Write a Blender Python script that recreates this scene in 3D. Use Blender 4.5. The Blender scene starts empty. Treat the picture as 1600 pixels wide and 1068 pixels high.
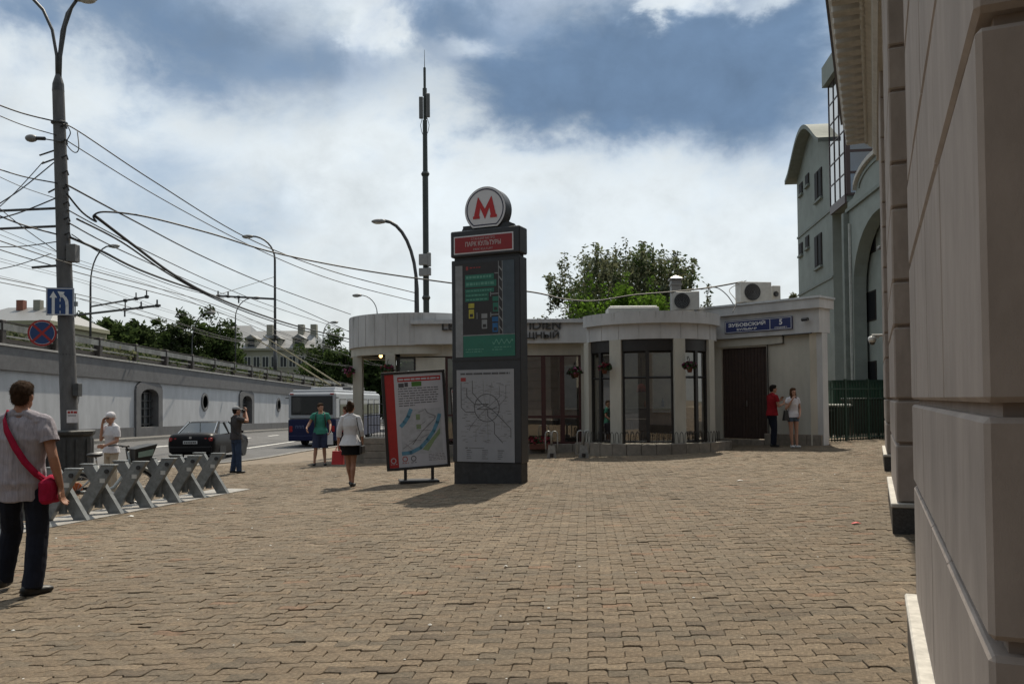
import bpy, bmesh, math, random
from math import radians, sin, cos, pi, atan2, sqrt
from mathutils import Vector, Matrix, Euler, noise as mnoise
random.seed(7)
S = bpy.context.scene
COL = S.collection

# ------------------------------------------------------------ camera
CAMZ, F = 1.41, 1300.0
PITCH, ROLL, SHIFT = radians(1.4), radians(0.55), 0.0377
CM = Matrix.Rotation(pi/2 + PITCH, 3, 'X') @ Matrix.Rotation(-ROLL, 3, 'Z')
cam = bpy.data.cameras.new('camera'); camo = bpy.data.objects.new('camera', cam); COL.objects.link(camo)
cam.sensor_width = 36; cam.lens = 36*F/1600; cam.shift_y = SHIFT; cam.clip_start = 0.05; cam.clip_end = 6000
camo.matrix_world = Matrix.Translation((0, 0, CAMZ)) @ CM.to_4x4()
S.camera = camo

def ray(px, py):
    return CM @ Vector(((px-800)/F, -(py-534-SHIFT*1600)/F, -1))
def P(px, py, D):                      # point seen at a pixel of the photograph, D metres ahead
    r = ray(px, py); return Vector((0, 0, CAMZ)) + r*(D/r.y)
GX, GY = 0.0305, -0.0095
def gz(x, y): return GX*x + GY*y       # the plaza slopes gently
def G(px, py):                         # where a pixel's ray meets the plaza
    r = ray(px, py); t = CAMZ/(GX*r.x + GY*r.y - r.z); return Vector((0, 0, CAMZ)) + r*t
def hit(px, py, A, B):                 # where a pixel's ray meets the upright plane through A and B
    r = ray(px, py); ex, ey = B[0]-A[0], B[1]-A[1]
    t = (A[0]*ey - A[1]*ex)/(r.x*ey - r.y*ex); return Vector((0, 0, CAMZ)) + r*t

# ------------------------------------------------------------ render, world, sun
S.render.engine = 'CYCLES'
S.cycles.use_denoising = True
S.cycles.max_bounces = 6; S.cycles.diffuse_bounces = 3; S.cycles.glossy_bounces = 3
S.cycles.transparent_max_bounces = 10; S.cycles.transmission_bounces = 3
S.cycles.caustics_reflective = False; S.cycles.caustics_refractive = False
S.cycles.sample_clamp_indirect = 6
S.view_settings.view_transform = 'Standard'; S.view_settings.look = 'None'
S.view_settings.exposure = 0.0; S.view_settings.gamma = 1.0
SUN_EL, SUN_AZ = radians(57), radians(13.5)
SUND = Vector((sin(SUN_AZ)*cos(SUN_EL), cos(SUN_AZ)*cos(SUN_EL), sin(SUN_EL)))
sun = bpy.data.lights.new('sun', 'SUN'); suno = bpy.data.objects.new('sun', sun); COL.objects.link(suno)
sun.energy = 4.9; sun.angle = radians(0.55); sun.color = (1.0, 0.90, 0.74)
suno.rotation_euler = SUND.to_track_quat('Z', 'Y').to_euler(); suno.location = SUND*60

W = bpy.data.worlds.new('World'); S.world = W; W.use_nodes = True
def build_sky():
    nt = W.node_tree; N = nt.nodes; L = nt.links; N.clear()
    def nd(t, **k):
        n = N.new(t)
        for a, v in k.items(): setattr(n, a, v)
        return n
    def m(op, a, b=None, c=None):
        n = nd('ShaderNodeMath', operation=op)
        for i, v in enumerate((a, b, c)):
            if v is None: continue
            if isinstance(v, (int, float)): n.inputs[i].default_value = v
            else: L.new(v, n.inputs[i])
        return n.outputs[0]
    def smooth(v, lo, hi, a=0.0, b=1.0):
        n = nd('ShaderNodeMapRange', interpolation_type='SMOOTHSTEP')
        L.new(v, n.inputs[0])
        for i, x in enumerate((lo, hi, a, b)): n.inputs[i+1].default_value = x
        return n.outputs[0]
    tc = nd('ShaderNodeTexCoord'); sep = nd('ShaderNodeSeparateXYZ'); L.new(tc.outputs['Generated'], sep.inputs[0])
    x, y, z = sep.outputs
    az = m('ARCTAN2', x, y); el = m('ARCSINE', z)
    def noise(scale, detail, rough, sx=1.0, sz=1.0, dist=0.0, off=0.0):
        c = nd('ShaderNodeCombineXYZ')
        L.new(m('MULTIPLY', az, sx), c.inputs[0]); L.new(m('MULTIPLY', el, sz), c.inputs[1]); c.inputs[2].default_value = off
        # noise on the direction itself, so that it has no seam behind the viewer
        v = nd('ShaderNodeVectorMath', operation='MULTIPLY'); L.new(tc.outputs['Generated'], v.inputs[0])
        v.inputs[1].default_value = (sx, sx, sz)
        v2 = nd('ShaderNodeVectorMath', operation='ADD'); L.new(v.outputs[0], v2.inputs[0]); v2.inputs[1].default_value = (off, off*.7, off*1.3)
        n = nd('ShaderNodeTexNoise'); L.new(v2.outputs[0], n.inputs['Vector'])
        n.inputs['Scale'].default_value = scale; n.inputs['Detail'].default_value = detail
        n.inputs['Roughness'].default_value = rough; n.inputs['Distortion'].default_value = dist
        return n.outputs['Fac']
    n1 = noise(2.6, 9, .56, 1, 1.7, .25, 3.1)
    n2 = noise(7.0, 9, .60, 1, 1.5, .3, 9.4)
    n3 = noise(16., 8, .60, 1, 1.3, .2, 1.7)
    warp1 = m('MULTIPLY', m('SUBTRACT', n2, .5), .26); warp2 = m('MULTIPLY', m('SUBTRACT', n3, .5), .055)
    waz = m('ADD', m('ADD', az, warp1), warp2)
    wel = m('ADD', m('ADD', el, m('MULTIPLY', m('SUBTRACT', n1, .5), .22)), warp2)
    def blob(px, py, wx, wy, amp, tilt=0.0, p=1.0):
        d = ray(px, py).normalized(); a0, e0 = atan2(d.x, d.y), math.asin(d.z)
        u = m('SUBTRACT', waz, a0); v = m('SUBTRACT', wel, e0)
        if tilt:
            ct, st = cos(tilt), sin(tilt)
            u2 = m('ADD', m('MULTIPLY', u, ct), m('MULTIPLY', v, st)); v = m('SUBTRACT', m('MULTIPLY', v, ct), m('MULTIPLY', u, st)); u = u2
        q = m('ADD', m('POWER', m('ABSOLUTE', m('DIVIDE', u, wx/F)), 2), m('POWER', m('ABSOLUTE', m('DIVIDE', v, wy/F)), 2))
        return m('MULTIPLY', m('EXPONENT', m('MULTIPLY', q, -1.0)), amp)
    dark = None   # the blue grey undersides of the thick clouds
    for b in ((290, 60, 210, 110, 1.15, -.35), (950, 110, 290, 110, 1.25, .0), (1130, 90, 210, 120, .9, .2), (1010, 190, 190, 50, .6, 0), (790, 150, 110, 70, .5, 0),
              (700, 15, 120, 45, .8, .3), (500, 60, 60, 70, .45, 0), (60, 10, 90, 45, .5, 0), (1260, 60, 60, 70, .3, 0),
              (1070, 0, 70, 22, -1.0, 0), (1010, 25, 26, 22, -.7, 0), (560, 15, 46, 30, -.7, 0), (740, 60, 70, 24, -.6, 0), (1200, 12, 60, 22, -.8, 0),
              (300, 320, 200, 50, .30, 0), (520, 260, 160, 70, -.25, 0), (850, 390, 60, 60, .22, 0), (440, 330, 40, 50, .16, 0)):
        o = blob(*b); dark = o if dark is None else m('ADD', dark, o)
    # away from the photograph's part of the sky the same kind of cloud goes on, by noise alone
    gen = m('MULTIPLY', smooth(n1, .50, .66), smooth(el, .42, .62))
    dark = m('ADD', dark, m('MULTIPLY', gen, .75))
    dark = m('ADD', dark, m('MULTIPLY', m('SUBTRACT', n2, .5), .85))
    dark = m('ADD', dark, m('MULTIPLY', m('SUBTRACT', n3, .5), .30))
    dmask = smooth(dark, -.05, 1.35)
    # thin gaps with clear sky between the bright clouds
    gap = m('ADD', m('MULTIPLY', n1, .7), m('MULTIPLY', n2, .5))
    gmask = m('MULTIPLY', smooth(gap, .52, .86), smooth(el, .03, .30, .55, 1.0))
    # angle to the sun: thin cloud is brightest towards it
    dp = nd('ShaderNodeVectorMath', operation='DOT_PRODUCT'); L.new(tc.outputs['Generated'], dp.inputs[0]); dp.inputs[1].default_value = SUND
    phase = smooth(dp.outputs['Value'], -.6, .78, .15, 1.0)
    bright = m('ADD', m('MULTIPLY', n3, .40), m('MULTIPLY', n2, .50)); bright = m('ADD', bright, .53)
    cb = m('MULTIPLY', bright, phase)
    ramp = nd('ShaderNodeValToRGB'); L.new(dmask, ramp.inputs[0])
    e = ramp.color_ramp.elements
    e[0].position = 0; e[0].color = (.83, .90, .94, 1); e[1].position = 1; e[1].color = (.165, .255, .395, 1)
    for pos, c in ((.25, (.60, .69, .78, 1)), (.5, (.40, .49, .61, 1)), (.75, (.25, .345, .48, 1))):
        k = e.new(pos); k.color = c
    hz = nd('ShaderNodeMix', data_type='RGBA'); L.new(smooth(el, .0, .22, .0, 1.0), hz.inputs[0])
    hz.inputs[6].default_value = (.86, .90, .89, 1); L.new(ramp.outputs[0], hz.inputs[7])
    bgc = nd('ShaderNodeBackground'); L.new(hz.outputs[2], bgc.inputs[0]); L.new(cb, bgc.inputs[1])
    sk = nd('ShaderNodeTexSky', sky_type='NISHITA'); sk.sun_disc = False
    sk.sun_elevation = SUN_EL; sk.sun_rotation = SUN_AZ; sk.altitude = 150; sk.air_density = 1.2; sk.dust_density = 1.2; sk.ozone_density = 1.2
    bgs = nd('ShaderNodeBackground'); L.new(sk.outputs[0], bgs.inputs[0]); bgs.inputs[1].default_value = 0.085
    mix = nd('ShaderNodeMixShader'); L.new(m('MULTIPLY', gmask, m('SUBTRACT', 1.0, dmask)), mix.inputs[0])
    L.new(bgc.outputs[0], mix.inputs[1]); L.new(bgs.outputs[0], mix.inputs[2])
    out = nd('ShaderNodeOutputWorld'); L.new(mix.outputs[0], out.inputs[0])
build_sky()
W.cycles.sampling_method = 'MANUAL'; W.cycles.sample_map_resolution = 512

# ------------------------------------------------------------ materials
MATS = {}
def mat(name, col, rough=.7, metal=0.0, var=.12, scale=8.0, bump=0.0, bscale=60.0, spec=.5, col2=None, stain=0.0, emit=None, attr=None, stretch=None, coat=0.0, sheen=0.0):
    if name in MATS: return MATS[name]
    m = bpy.data.materials.new(name); m.use_nodes = True; nt = m.node_tree; N = nt.nodes; L = nt.links
    b = N['Principled BSDF']; b.inputs['Roughness'].default_value = rough; b.inputs['Metallic'].default_value = metal
    b.inputs['Specular IOR Level'].default_value = spec
    if coat: b.inputs['Coat Weight'].default_value = coat; b.inputs['Coat Roughness'].default_value = .08
    tc = N.new('ShaderNodeTexCoord'); src = tc.outputs['Object']
    if stretch:
        mp = N.new('ShaderNodeMapping'); mp.inputs['Scale'].default_value = stretch; L.new(src, mp.inputs[0]); src = mp.outputs[0]
    c = (*col, 1)
    n = N.new('ShaderNodeTexNoise'); n.inputs['Scale'].default_value = scale; n.inputs['Detail'].default_value = 6; n.inputs['Roughness'].default_value = .65
    L.new(src, n.inputs['Vector'])
    r = N.new('ShaderNodeValToRGB'); L.new(n.outputs['Fac'], r.inputs[0])
    lo = tuple(max(0, v*(1-var*1.6)) for v in col); hi = tuple(min(1, v*(1+var*1.3)) for v in (col2 or col))
    r.color_ramp.elements[0].position = .3; r.color_ramp.elements[0].color = (*lo, 1)
    r.color_ramp.elements[1].position = .7; r.color_ramp.elements[1].color = (*hi, 1)
    out = r.outputs[0]
    if stain:
        n2 = N.new('ShaderNodeTexNoise'); n2.inputs['Scale'].default_value = scale*.23; n2.inputs['Detail'].default_value = 5
        n2.inputs['Distortion'].default_value = .6; L.new(src, n2.inputs['Vector'])
        mr = N.new('ShaderNodeMapRange'); L.new(n2.outputs['Fac'], mr.inputs[0]); mr.inputs[1].default_value = .45; mr.inputs[2].default_value = .75
        mr.inputs[3].default_value = 1; mr.inputs[4].default_value = 1-stain
        mx = N.new('ShaderNodeMix'); mx.data_type = 'RGBA'; mx.blend_type = 'MULTIPLY'; mx.inputs[0].default_value = 1
        L.new(out, mx.inputs[6]); L.new(mr.outputs[0], mx.inputs[7]); out = mx.outputs[2]
    if attr:
        at = N.new('ShaderNodeAttribute'); at.attribute_name = attr
        mx = N.new('ShaderNodeMix'); mx.data_type = 'RGBA'; mx.blend_type = 'MULTIPLY'; mx.inputs[0].default_value = 1
        L.new(out, mx.inputs[6]); L.new(at.outputs['Color'], mx.inputs[7]); out = mx.outputs[2]
    L.new(out, b.inputs['Base Color'])
    if bump:
        n3 = N.new('ShaderNodeTexNoise'); n3.inputs['Scale'].default_value = bscale; n3.inputs['Detail'].default_value = 5; L.new(src, n3.inputs['Vector'])
        bp = N.new('ShaderNodeBump'); bp.inputs['Strength'].default_value = min(1, bump); bp.inputs['Distance'].default_value = .02 if bump <= 1 else .02*bump
        L.new(n3.outputs['Fac'], bp.inputs['Height']); L.new(bp.outputs[0], b.inputs['Normal'])
    if emit:
        b.inputs['Emission Color'].default_value = (*emit[0], 1); b.inputs['Emission Strength'].default_value = emit[1]
    MATS[name] = m; return m
def glass(name, tint=(.02, .025, .025), fac=.10, trans=.55, rough=.02, tcol=(.75, .8, .78)):
    if name in MATS: return MATS[name]
    m = bpy.data.materials.new(name); m.use_nodes = True; nt = m.node_tree; N = nt.nodes; L = nt.links; N.clear()
    o = N.new('ShaderNodeOutputMaterial'); g = N.new('ShaderNodeBsdfGlossy'); g.inputs['Roughness'].default_value = rough
    t = N.new('ShaderNodeBsdfTransparent'); d = N.new('ShaderNodeBsdfDiffuse'); d.inputs[0].default_value = (*tint, 1); t.inputs[0].default_value = (*tcol, 1)
    a = N.new('ShaderNodeMixShader'); a.inputs[0].default_value = trans; L.new(d.outputs[0], a.inputs[1]); L.new(t.outputs[0], a.inputs[2])
    fr = N.new('ShaderNodeFresnel'); fr.inputs[0].default_value = 1.52
    ad = N.new('ShaderNodeMath'); ad.operation = 'ADD'; ad.use_clamp = True; L.new(fr.outputs[0], ad.inputs[0]); ad.inputs[1].default_value = fac
    x = N.new('ShaderNodeMixShader'); L.new(ad.outputs[0], x.inputs[0]); L.new(a.outputs[0], x.inputs[1]); L.new(g.outputs[0], x.inputs[2])
    L.new(x.outputs[0], o.inputs[0]); MATS[name] = m; return m

# ------------------------------------------------------------ mesh building
class MB:
    def __init__(s): s.v = []; s.f = []; s.mi = []; s.m = 0
    def add(s, vs, fs, M=None):
        o = len(s.v)
        s.v.extend([tuple(M @ Vector(p)) for p in vs] if M is not None else [tuple(p) for p in vs])
        s.f.extend([tuple(i+o for i in f) for f in fs]); s.mi.extend([s.m]*len(fs)); return s
    BF = [(0, 3, 2, 1), (4, 5, 6, 7), (0, 1, 5, 4), (1, 2, 6, 5), (2, 3, 7, 6), (3, 0, 4, 7)]
    def box(s, x0, x1, y0, y1, z0, z1, M=None):
        return s.add([(x0, y0, z0), (x1, y0, z0), (x1, y1, z0), (x0, y1, z0), (x0, y0, z1), (x1, y0, z1), (x1, y1, z1), (x0, y1, z1)], s.BF, M)
    def cbox(s, x0, x1, y0, y1, z0, z1, c, M=None):      # box with chamfered edges
        X, Y, Z = (x0, x1), (y0, y1), (z0, z1); vs = []; idx = {}
        for i in (0, 1):
            for j in (0, 1):
                for k in (0, 1):
                    sx, sy, sz = (1, -1)[i], (1, -1)[j], (1, -1)[k]
                    for a in range(3):
                        idx[i, j, k, a] = len(vs)
                        vs.append((X[i]+(0 if a == 0 else c*sx), Y[j]+(0 if a == 1 else c*sy), Z[k]+(0 if a == 2 else c*sz)))
        fs = []
        for i in (0, 1):
            q = [idx[i, j, k, 0] for j, k in ((0, 0), (1, 0), (1, 1), (0, 1))]; fs.append(q if i else q[::-1])
            q = [idx[j, i, k, 1] for j, k in ((0, 0), (1, 0), (1, 1), (0, 1))]; fs.append(q[::-1] if i else q)
            q = [idx[j, k, i, 2] for j, k in ((0, 0), (1, 0), (1, 1), (0, 1))]; fs.append(q if i else q[::-1])
        for j in (0, 1):
            for k in (0, 1):
                fs.append((idx[0, j, k, 1], idx[1, j, k, 1], idx[1, j, k, 2], idx[0, j, k, 2]))
                fs.append((idx[j, 0, k, 0], idx[j, 1, k, 0], idx[j, 1, k, 2], idx[j, 0, k, 2]))
                fs.append((idx[j, k, 0, 0], idx[j, k, 1, 0], idx[j, k, 1, 1], idx[j, k, 0, 1]))
        for i in (0, 1):
            for j in (0, 1):
                for k in (0, 1): fs.append(tuple(idx[i, j, k, a] for a in range(3)))
        return s.add(vs, fs, M)
    def quad(s, a, b, c, d): return s.add([a, b, c, d], [(0, 1, 2, 3)])
    def tube(s, pts, r, n=8, caps=True, sx=1.0):         # tube along a path; r a number or one per point
        pts = [Vector(p) for p in pts]; k = len(pts); rs = r if isinstance(r, (list, tuple)) else [r]*k
        vs = []; up = Vector((0, 0, 1)); prev = None
        for i, p in enumerate(pts):
            t = (pts[min(i+1, k-1)] - pts[max(i-1, 0)])
            t = t.normalized() if t.length > 1e-9 else Vector((0, 0, 1))
            if prev is None:
                a = t.cross(up)
                if a.length < 1e-3: a = Vector((1, 0, 0))
            else: a = prev - t*prev.dot(t)
            a.normalize(); prev = a; b = t.cross(a)
            for j in range(n):
                w = 2*pi*j/n; vs.append(p + (a*cos(w)*sx + b*sin(w))*rs[i])
        fs = [(i*n+j, i*n+(j+1) % n, (i+1)*n+(j+1) % n, (i+1)*n+j) for i in range(k-1) for j in range(n)]
        if caps: fs += [tuple(range(n))[::-1], tuple((k-1)*n+j for j in range(n))]
        return s.add(vs, fs)
    def lathe(s, prof, n=20, M=None, a0=0.0, a1=2*pi, caps=True):   # (r, z) profile about z
        full = abs(a1-a0-2*pi) < 1e-6; cnt = n if full else n+1
        vs = [(r*cos(a0+(a1-a0)*j/n), r*sin(a0+(a1-a0)*j/n), z) for r, z in prof for j in range(cnt)]
        fs = []
        for i in range(len(prof)-1):
            for j in range(n):
                j2 = (j+1) % cnt if full else j+1
                fs.append((i*cnt+j, i*cnt+j2, (i+1)*cnt+j2, (i+1)*cnt+j))
        if full and caps:
            if prof[0][0] > 1e-6: fs.append(tuple(range(cnt))[::-1])
            if prof[-1][0] > 1e-6: fs.append(tuple((len(prof)-1)*cnt+j for j in range(cnt)))
        return s.add(vs, fs, M)
    def prism(s, poly, z0, z1, M=None):                  # 2D outline (counter-clockwise) pulled up z
        n = len(poly); vs = [(x, y, z0) for x, y in poly] + [(x, y, z1) for x, y in poly]
        fs = [tuple(range(n))[::-1], tuple(range(n, 2*n))] + [(i, (i+1) % n, n+(i+1) % n, n+i) for i in range(n)]
        return s.add(vs, fs, M)
    def ell(s, c, r, n=12, m=8, M=None):                 # ellipsoid
        vs = [(c[0], c[1], c[2]-r[2])]
        for i in range(1, m):
            a = -pi/2 + pi*i/m
            for j in range(n): vs.append((c[0]+r[0]*cos(a)*cos(2*pi*j/n), c[1]+r[1]*cos(a)*sin(2*pi*j/n), c[2]+r[2]*sin(a)))
        vs.append((c[0], c[1], c[2]+r[2])); fs = []
        for j in range(n):
            fs.append((0, 1+(j+1) % n, 1+j)); e = len(vs)-1; fs.append((e, e-n+j, e-n+(j+1) % n))
        for i in range(m-2):
            for j in range(n): fs.append((1+i*n+j, 1+i*n+(j+1) % n, 1+(i+1)*n+(j+1) % n, 1+(i+1)*n+j))
        return s.add(vs, fs, M)
    def mesh(s, name, mats, smooth=False):
        me = bpy.data.meshes.new(name); me.from_pydata(s.v, [], s.f)
        for q in (mats if isinstance(mats, (list, tuple)) else [mats]): me.materials.append(q)
        if any(s.mi): me.polygons.foreach_set('material_index', s.mi)
        if smooth:
            me.polygons.foreach_set('use_smooth', [True]*len(me.polygons))
            if smooth != True: me.set_sharp_from_angle(angle=radians(smooth))
        me.update(); return me
    def build(s, name, mats, parent=None, smooth=False, M=None, loc=None):
        return link(name, s.mesh(name, mats, smooth), parent, M, loc)
def link(name, data, parent=None, M=None, loc=None):
    o = bpy.data.objects.new(name, data); COL.objects.link(o)
    if parent is not None: o.parent = parent
    if M is not None: o.matrix_local = M
    if loc is not None: o.location = loc
    return o
def tag(o, label, cat, group=None):
    o['label'] = label; o['category'] = cat
    if group: o['group'] = group
    return o
def struct(o): o['kind'] = 'structure'; return o
def thing(name, label, cat, loc=(0, 0, 0), rz=0.0, group=None):
    o = bpy.data.objects.new(name, None); COL.objects.link(o); o.location = loc; o.rotation_euler = (0, 0, rz); o.empty_display_size = .2
    return tag(o, label, cat, group)
def copytree(o, parent=None):
    c = o.copy(); COL.objects.link(c); c.parent = parent
    for ch in list(o.children): copytree(ch, c)
    return c
def text_mesh(txt, size, ext=0.002, align='CENTER', bold=0.0, spacing=1.0):
    cu = bpy.data.curves.new('lettering', 'FONT'); cu.body = txt; cu.size = size; cu.extrude = ext; cu.align_x = align; cu.align_y = 'CENTER'
    cu.offset = bold; cu.resolution_u = 3; cu.space_character = spacing
    o = bpy.data.objects.new('lettering', cu); COL.objects.link(o)
    dg = bpy.context.evaluated_depsgraph_get(); me = bpy.data.meshes.new_from_object(o.evaluated_get(dg))
    bpy.data.objects.remove(o); return me
def text(name, txt, size, material, parent, M, ext=.002, align='CENTER', bold=0.0, spacing=1.0, fit=None):
    me = text_mesh(txt, size, ext, align, bold, spacing); me.materials.clear(); me.materials.append(material)
    if fit:
        xs = [v.co.x for v in me.vertices]; w = max(xs)-min(xs); k = fit/w
        for v in me.vertices: v.co.x *= k
    return link(name, me, parent, M)
class Fr:                                                # upright frame: u along a wall, n out of it, z up
    def __init__(s, A, B, z=0.0, flip=False):
        s.A = Vector((A[0], A[1], z)); s.u = Vector((B[0]-A[0], B[1]-A[1], 0)); s.len = s.u.length; s.u.normalize()
        s.n = Vector((s.u.y, -s.u.x, 0)) * (-1 if flip else 1); s.B = B
        s.M = Matrix(((s.u.x, s.n.x, 0, s.A.x), (s.u.y, s.n.y, 0, s.A.y), (0, 0, 1, s.A.z), (0, 0, 0, 1)))
    def uz(s, px, py):
        p = hit(px, py, s.A, s.A+s.u); return ((p-s.A).dot(s.u), p.z-s.A.z)
    def pt(s, u, n, z): return s.A + s.u*u + s.n*n + Vector((0, 0, z))
    def face(s, u, n, z):                                # matrix for lettering read from outside
        x = -s.u if s.n.cross(Vector((0, 0, 1))).dot(s.u) > 0 else s.u
        x = Vector((0, 0, 1)).cross(s.n)
        p = s.pt(u, n, z); return Matrix(((x.x, 0, s.n.x, p.x), (x.y, 0, s.n.y, p.y), (0, 1, 0, p.z), (0, 0, 0, 1)))
# ============================================================ SETTING
c_joint = mat('joint_sand', (.045, .037, .028), .95, var=.3, scale=30)
c_pave = mat('paving_far', (.176, .138, .098), .85, var=.16, scale=5, stain=.2, bump=.5, bscale=40)
c_paver = mat('concrete_paver', (.185, .143, .097), .78, var=.34, scale=38, stain=.28, bump=.8, bscale=150, attr='tone', spec=.35)
c_asph = mat('asphalt', (.085, .085, .088), .8, var=.14, scale=3, stain=.25, bump=.5, bscale=90)
c_white_paint = mat('road_paint', (.62, .62, .60), .7, var=.18, scale=9, stain=.2)
c_kerb = mat('kerb_granite', (.22, .21, .195), .8, var=.2, scale=30, bump=.3)
c_far = mat('far_soil', (.09, .10, .06), .9, var=.3, scale=.05)

KERB = [(-15.5, -9), (-15.2, 5), (-14.6, 17), (-13.2, 23), (-10.6, 26.6), (-9.3, 29), (-8.9, 31.5), (-8.7, 35), (-7.8, 40), (-5, 46), (2, 52), (14, 56)]
def kerb_x(y):
    for (x0, y0), (x1, y1) in zip(KERB, KERB[1:]):
        if y <= y1: return x0 + (x1-x0)*(y-y0)/(y1-y0)
    return 1e3
def spline(pts, step):                         # Catmull-Rom resampled at equal steps
    pts = [Vector(p) for p in pts]; out = []
    for i in range(len(pts)-1):
        a, b, c, d = pts[max(i-1, 0)], pts[i], pts[i+1], pts[min(i+2, len(pts)-1)]
        for k in range(24):
            t = k/24; out.append(.5*((2*b)+(c-a)*t+(2*a-5*b+4*c-d)*t*t+(3*b-a-3*c+d)*t**3))
    out.append(pts[-1]); res = [out[0]]; acc = 0.0
    for p, q in zip(out, out[1:]):
        L = (q-p).length; 
        while acc + L >= step:
            f = (step-acc)/L; p = p.lerp(q, f); res.append(p.copy()); L = (q-p).length; acc = 0.0
        acc += L
    return res
kpts = spline([(x, y, 0) for x, y in KERB], 1.0)

g = MB(); poly = [(p.x, p.y) for p in kpts] + [(46, 56), (46, -9)]
g.add([(x, y, gz(x, y)-.034) for x, y in poly][::-1], [tuple(range(len(poly)))])
plaza = struct(g.build('plaza', c_pave))
g = MB(); R = 1600; g.quad((-R, -200, -3.4), (R, -200, -3.4), (R, 2600, -3.4), (-R, 2600, -3.4)); struct(g.build('ground', c_far))
kb = MB(); kerb = None
kroot = struct(link('kerb', None))
for p, q in zip(kpts[8:58], kpts[9:59]):
    d = (q-p).normalized(); n = Vector((-d.y, d.x, 0)); L = (q-p).length
    z = gz(p.x, p.y)
    M = Matrix(((d.x, n.x, 0, p.x), (d.y, n.y, 0, p.y), (0, 0, 1, z), (0, 0, 0, 1)))
    b = MB().cbox(.006, L-.006, -.03, .15, -.32, .012, .012); b.build('kerb_stone', c_kerb, kroot, M=M)

# pavers: wavy-edged stretcher bond, each a small stone with a chamfer
PL, PW = .208, .106
def paver_outline(par, j=.0018):
    st = .026                                             # half of each stone is set back by a step
    c = [(0, 0), (.46, 0), (.54, st), (.94, st)] if par == 0 else [(0, st), (.46, st), (.54, 0), (.94, 0)]
    e = 0 if par == 0 else st
    top = [(x*PL, y) for x, y in c] + [(PL, e)]
    top[0] = (.06*PL*.0, e); top = [(x+.0, y) for x, y in top]
    o = top + [(x, y-PW) for x, y in top[::-1]]
    cx, cy = PL/2, -PW/2+st/2
    return [((x-cx)*(1-2*j/PL), (y-cy)*(1-2*j/PW)) for x, y in o][::-1]
def paver_geo(par, detail):
    OUT = paver_outline(par); n = len(OUT); ch = .004; c1 = [(x*(1-2*ch/PL), y*(1-2*ch/PW), 0) for x, y in OUT]; c2 = [(x, y, -ch*.8) for x, y in OUT]
    vs = c1+c2; fs = [tuple(range(n))[::-1] if False else tuple(range(n))]
    fs += [(i, n+i, n+(i+1) % n, (i+1) % n) for i in range(n)]
    if detail:
        vs = vs + [(x, y, -.03) for x, y in OUT]; fs += [(n+i, 2*n+i, 2*n+(i+1) % n, n+(i+1) % n) for i in range(n)]
    return vs, fs
def orient(fs, vs):
    a, b, c = (Vector(vs[i]) for i in fs[0][:3]); return fs if (b-a).cross(c-a).z > 0 else [f[::-1] for f in fs]
PV = {(p, d): paver_geo(p, d) for p in (0, 1) for d in (0, 1)}; PV = {d: (v, orient(f, v)) for d, (v, f) in PV.items()}
ANG = radians(-5)
TD = Vector((.399, .917, 0)).normalized(); TN = Vector((TD.y, -TD.x, 0))       # along the tan facade, and into it
def tone(x, y):
    st = mnoise.noise((x*.9+7, y*.9, 2.0)); k = (1 - .13*max(0, min(1, (st-.28)*5))) * (1 + .16*mnoise.noise((x*.28, y*.28, 1.0))) + .10*mnoise.noise((x*1.7, y*1.7, 4.0)) + random.gauss(0, .05)
    r = random.random()
    if r < .03: return (k*1.15, k*.95, k*.88)
    if r < .05: return (k*1.22, k*1.22, k*1.22)
    if r < .08: return (k*.9, k*.9, k*.92)
    h = random.gauss(0, .02); return (k*(1+h), k, k*(1-h))
cells = []
ca, sa = cos(ANG), sin(ANG); NX, NY = int(50/PL), int(34/PW)
for j in range(-30, NY):
    for i in range(-NX//2-20, NX//2+20):
        u = (i + (.5 if j % 2 else 0))*PL; v = j*PW
        x, y = u*ca - v*sa, u*sa + v*ca
        if y < 2.6 or y > 26.2: continue
        if x < -.615*y-.9 or x > .50*y+.9: continue
        if x < kerb_x(y)+.22: continue
        if x*TN.x + y*TN.y > .60: continue
        cells.append((y, x, j % 2))
def cafe_in(x, y):                        # footprint of the cafe and of what it stands on
    if (x-4.12)**2+(y-25.0)**2 < 2.3**2: return True
    if x > 6 and (x-8.95)*.7274+(y-24.0)*.6862 > .0: return x < 9.1
    if -4.5 < x < 6.5 and y > 25.6: return True
    return False
cells = sorted(c for c in cells if not cafe_in(c[1], c[0]))
TILT = Vector((-GX, -GY, 1)).normalized()
def pose(x, y):
    z = gz(x, y) + random.gauss(0, .0022) + .004*mnoise.noise((x*.8, y*.8, 0))
    nrm = (TILT + Vector((random.gauss(0, .016), random.gauss(0, .020), 0))).normalized()
    ux = Vector((ca, sa, 0)); ux = (ux - nrm*ux.dot(nrm)).normalized(); uy = nrm.cross(ux)
    w = random.gauss(0, .018); ux, uy = ux*cos(w)+uy*sin(w), uy*cos(w)-ux*sin(w)
    return Matrix(((ux.x, uy.x, nrm.x, x), (ux.y, uy.y, nrm.y, y), (ux.z, uy.z, nrm.z, z), (0, 0, 0, 1)))
def tone_attr(me, cols):
    at = me.color_attributes.new('tone', 'FLOAT_COLOR', 'POINT')
    at.data.foreach_set('color', [q for c in cols for q in (c[0], c[1], c[2], 1.0)])
protos = []
for k in range(16):
    mb = MB(); mb.add(*PV[k % 2, 1]); me = mb.mesh('paver', c_paver); tone_attr(me, [tone(k*3.1, k*2.7)]*len(mb.v)); protos.append(me)
def in_view(x, y):
    c = CM.transposed() @ (Vector((x, y, gz(x, y)))-Vector((0, 0, CAMZ))); px = 800+F*c.x/-c.z; py = 534+SHIFT*1600-F*c.y/-c.z
    return 4 < px < 1596 and py < 1066
near = [c for c in cells if in_view(c[1], c[0])][:300]; nset = set(near)
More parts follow.
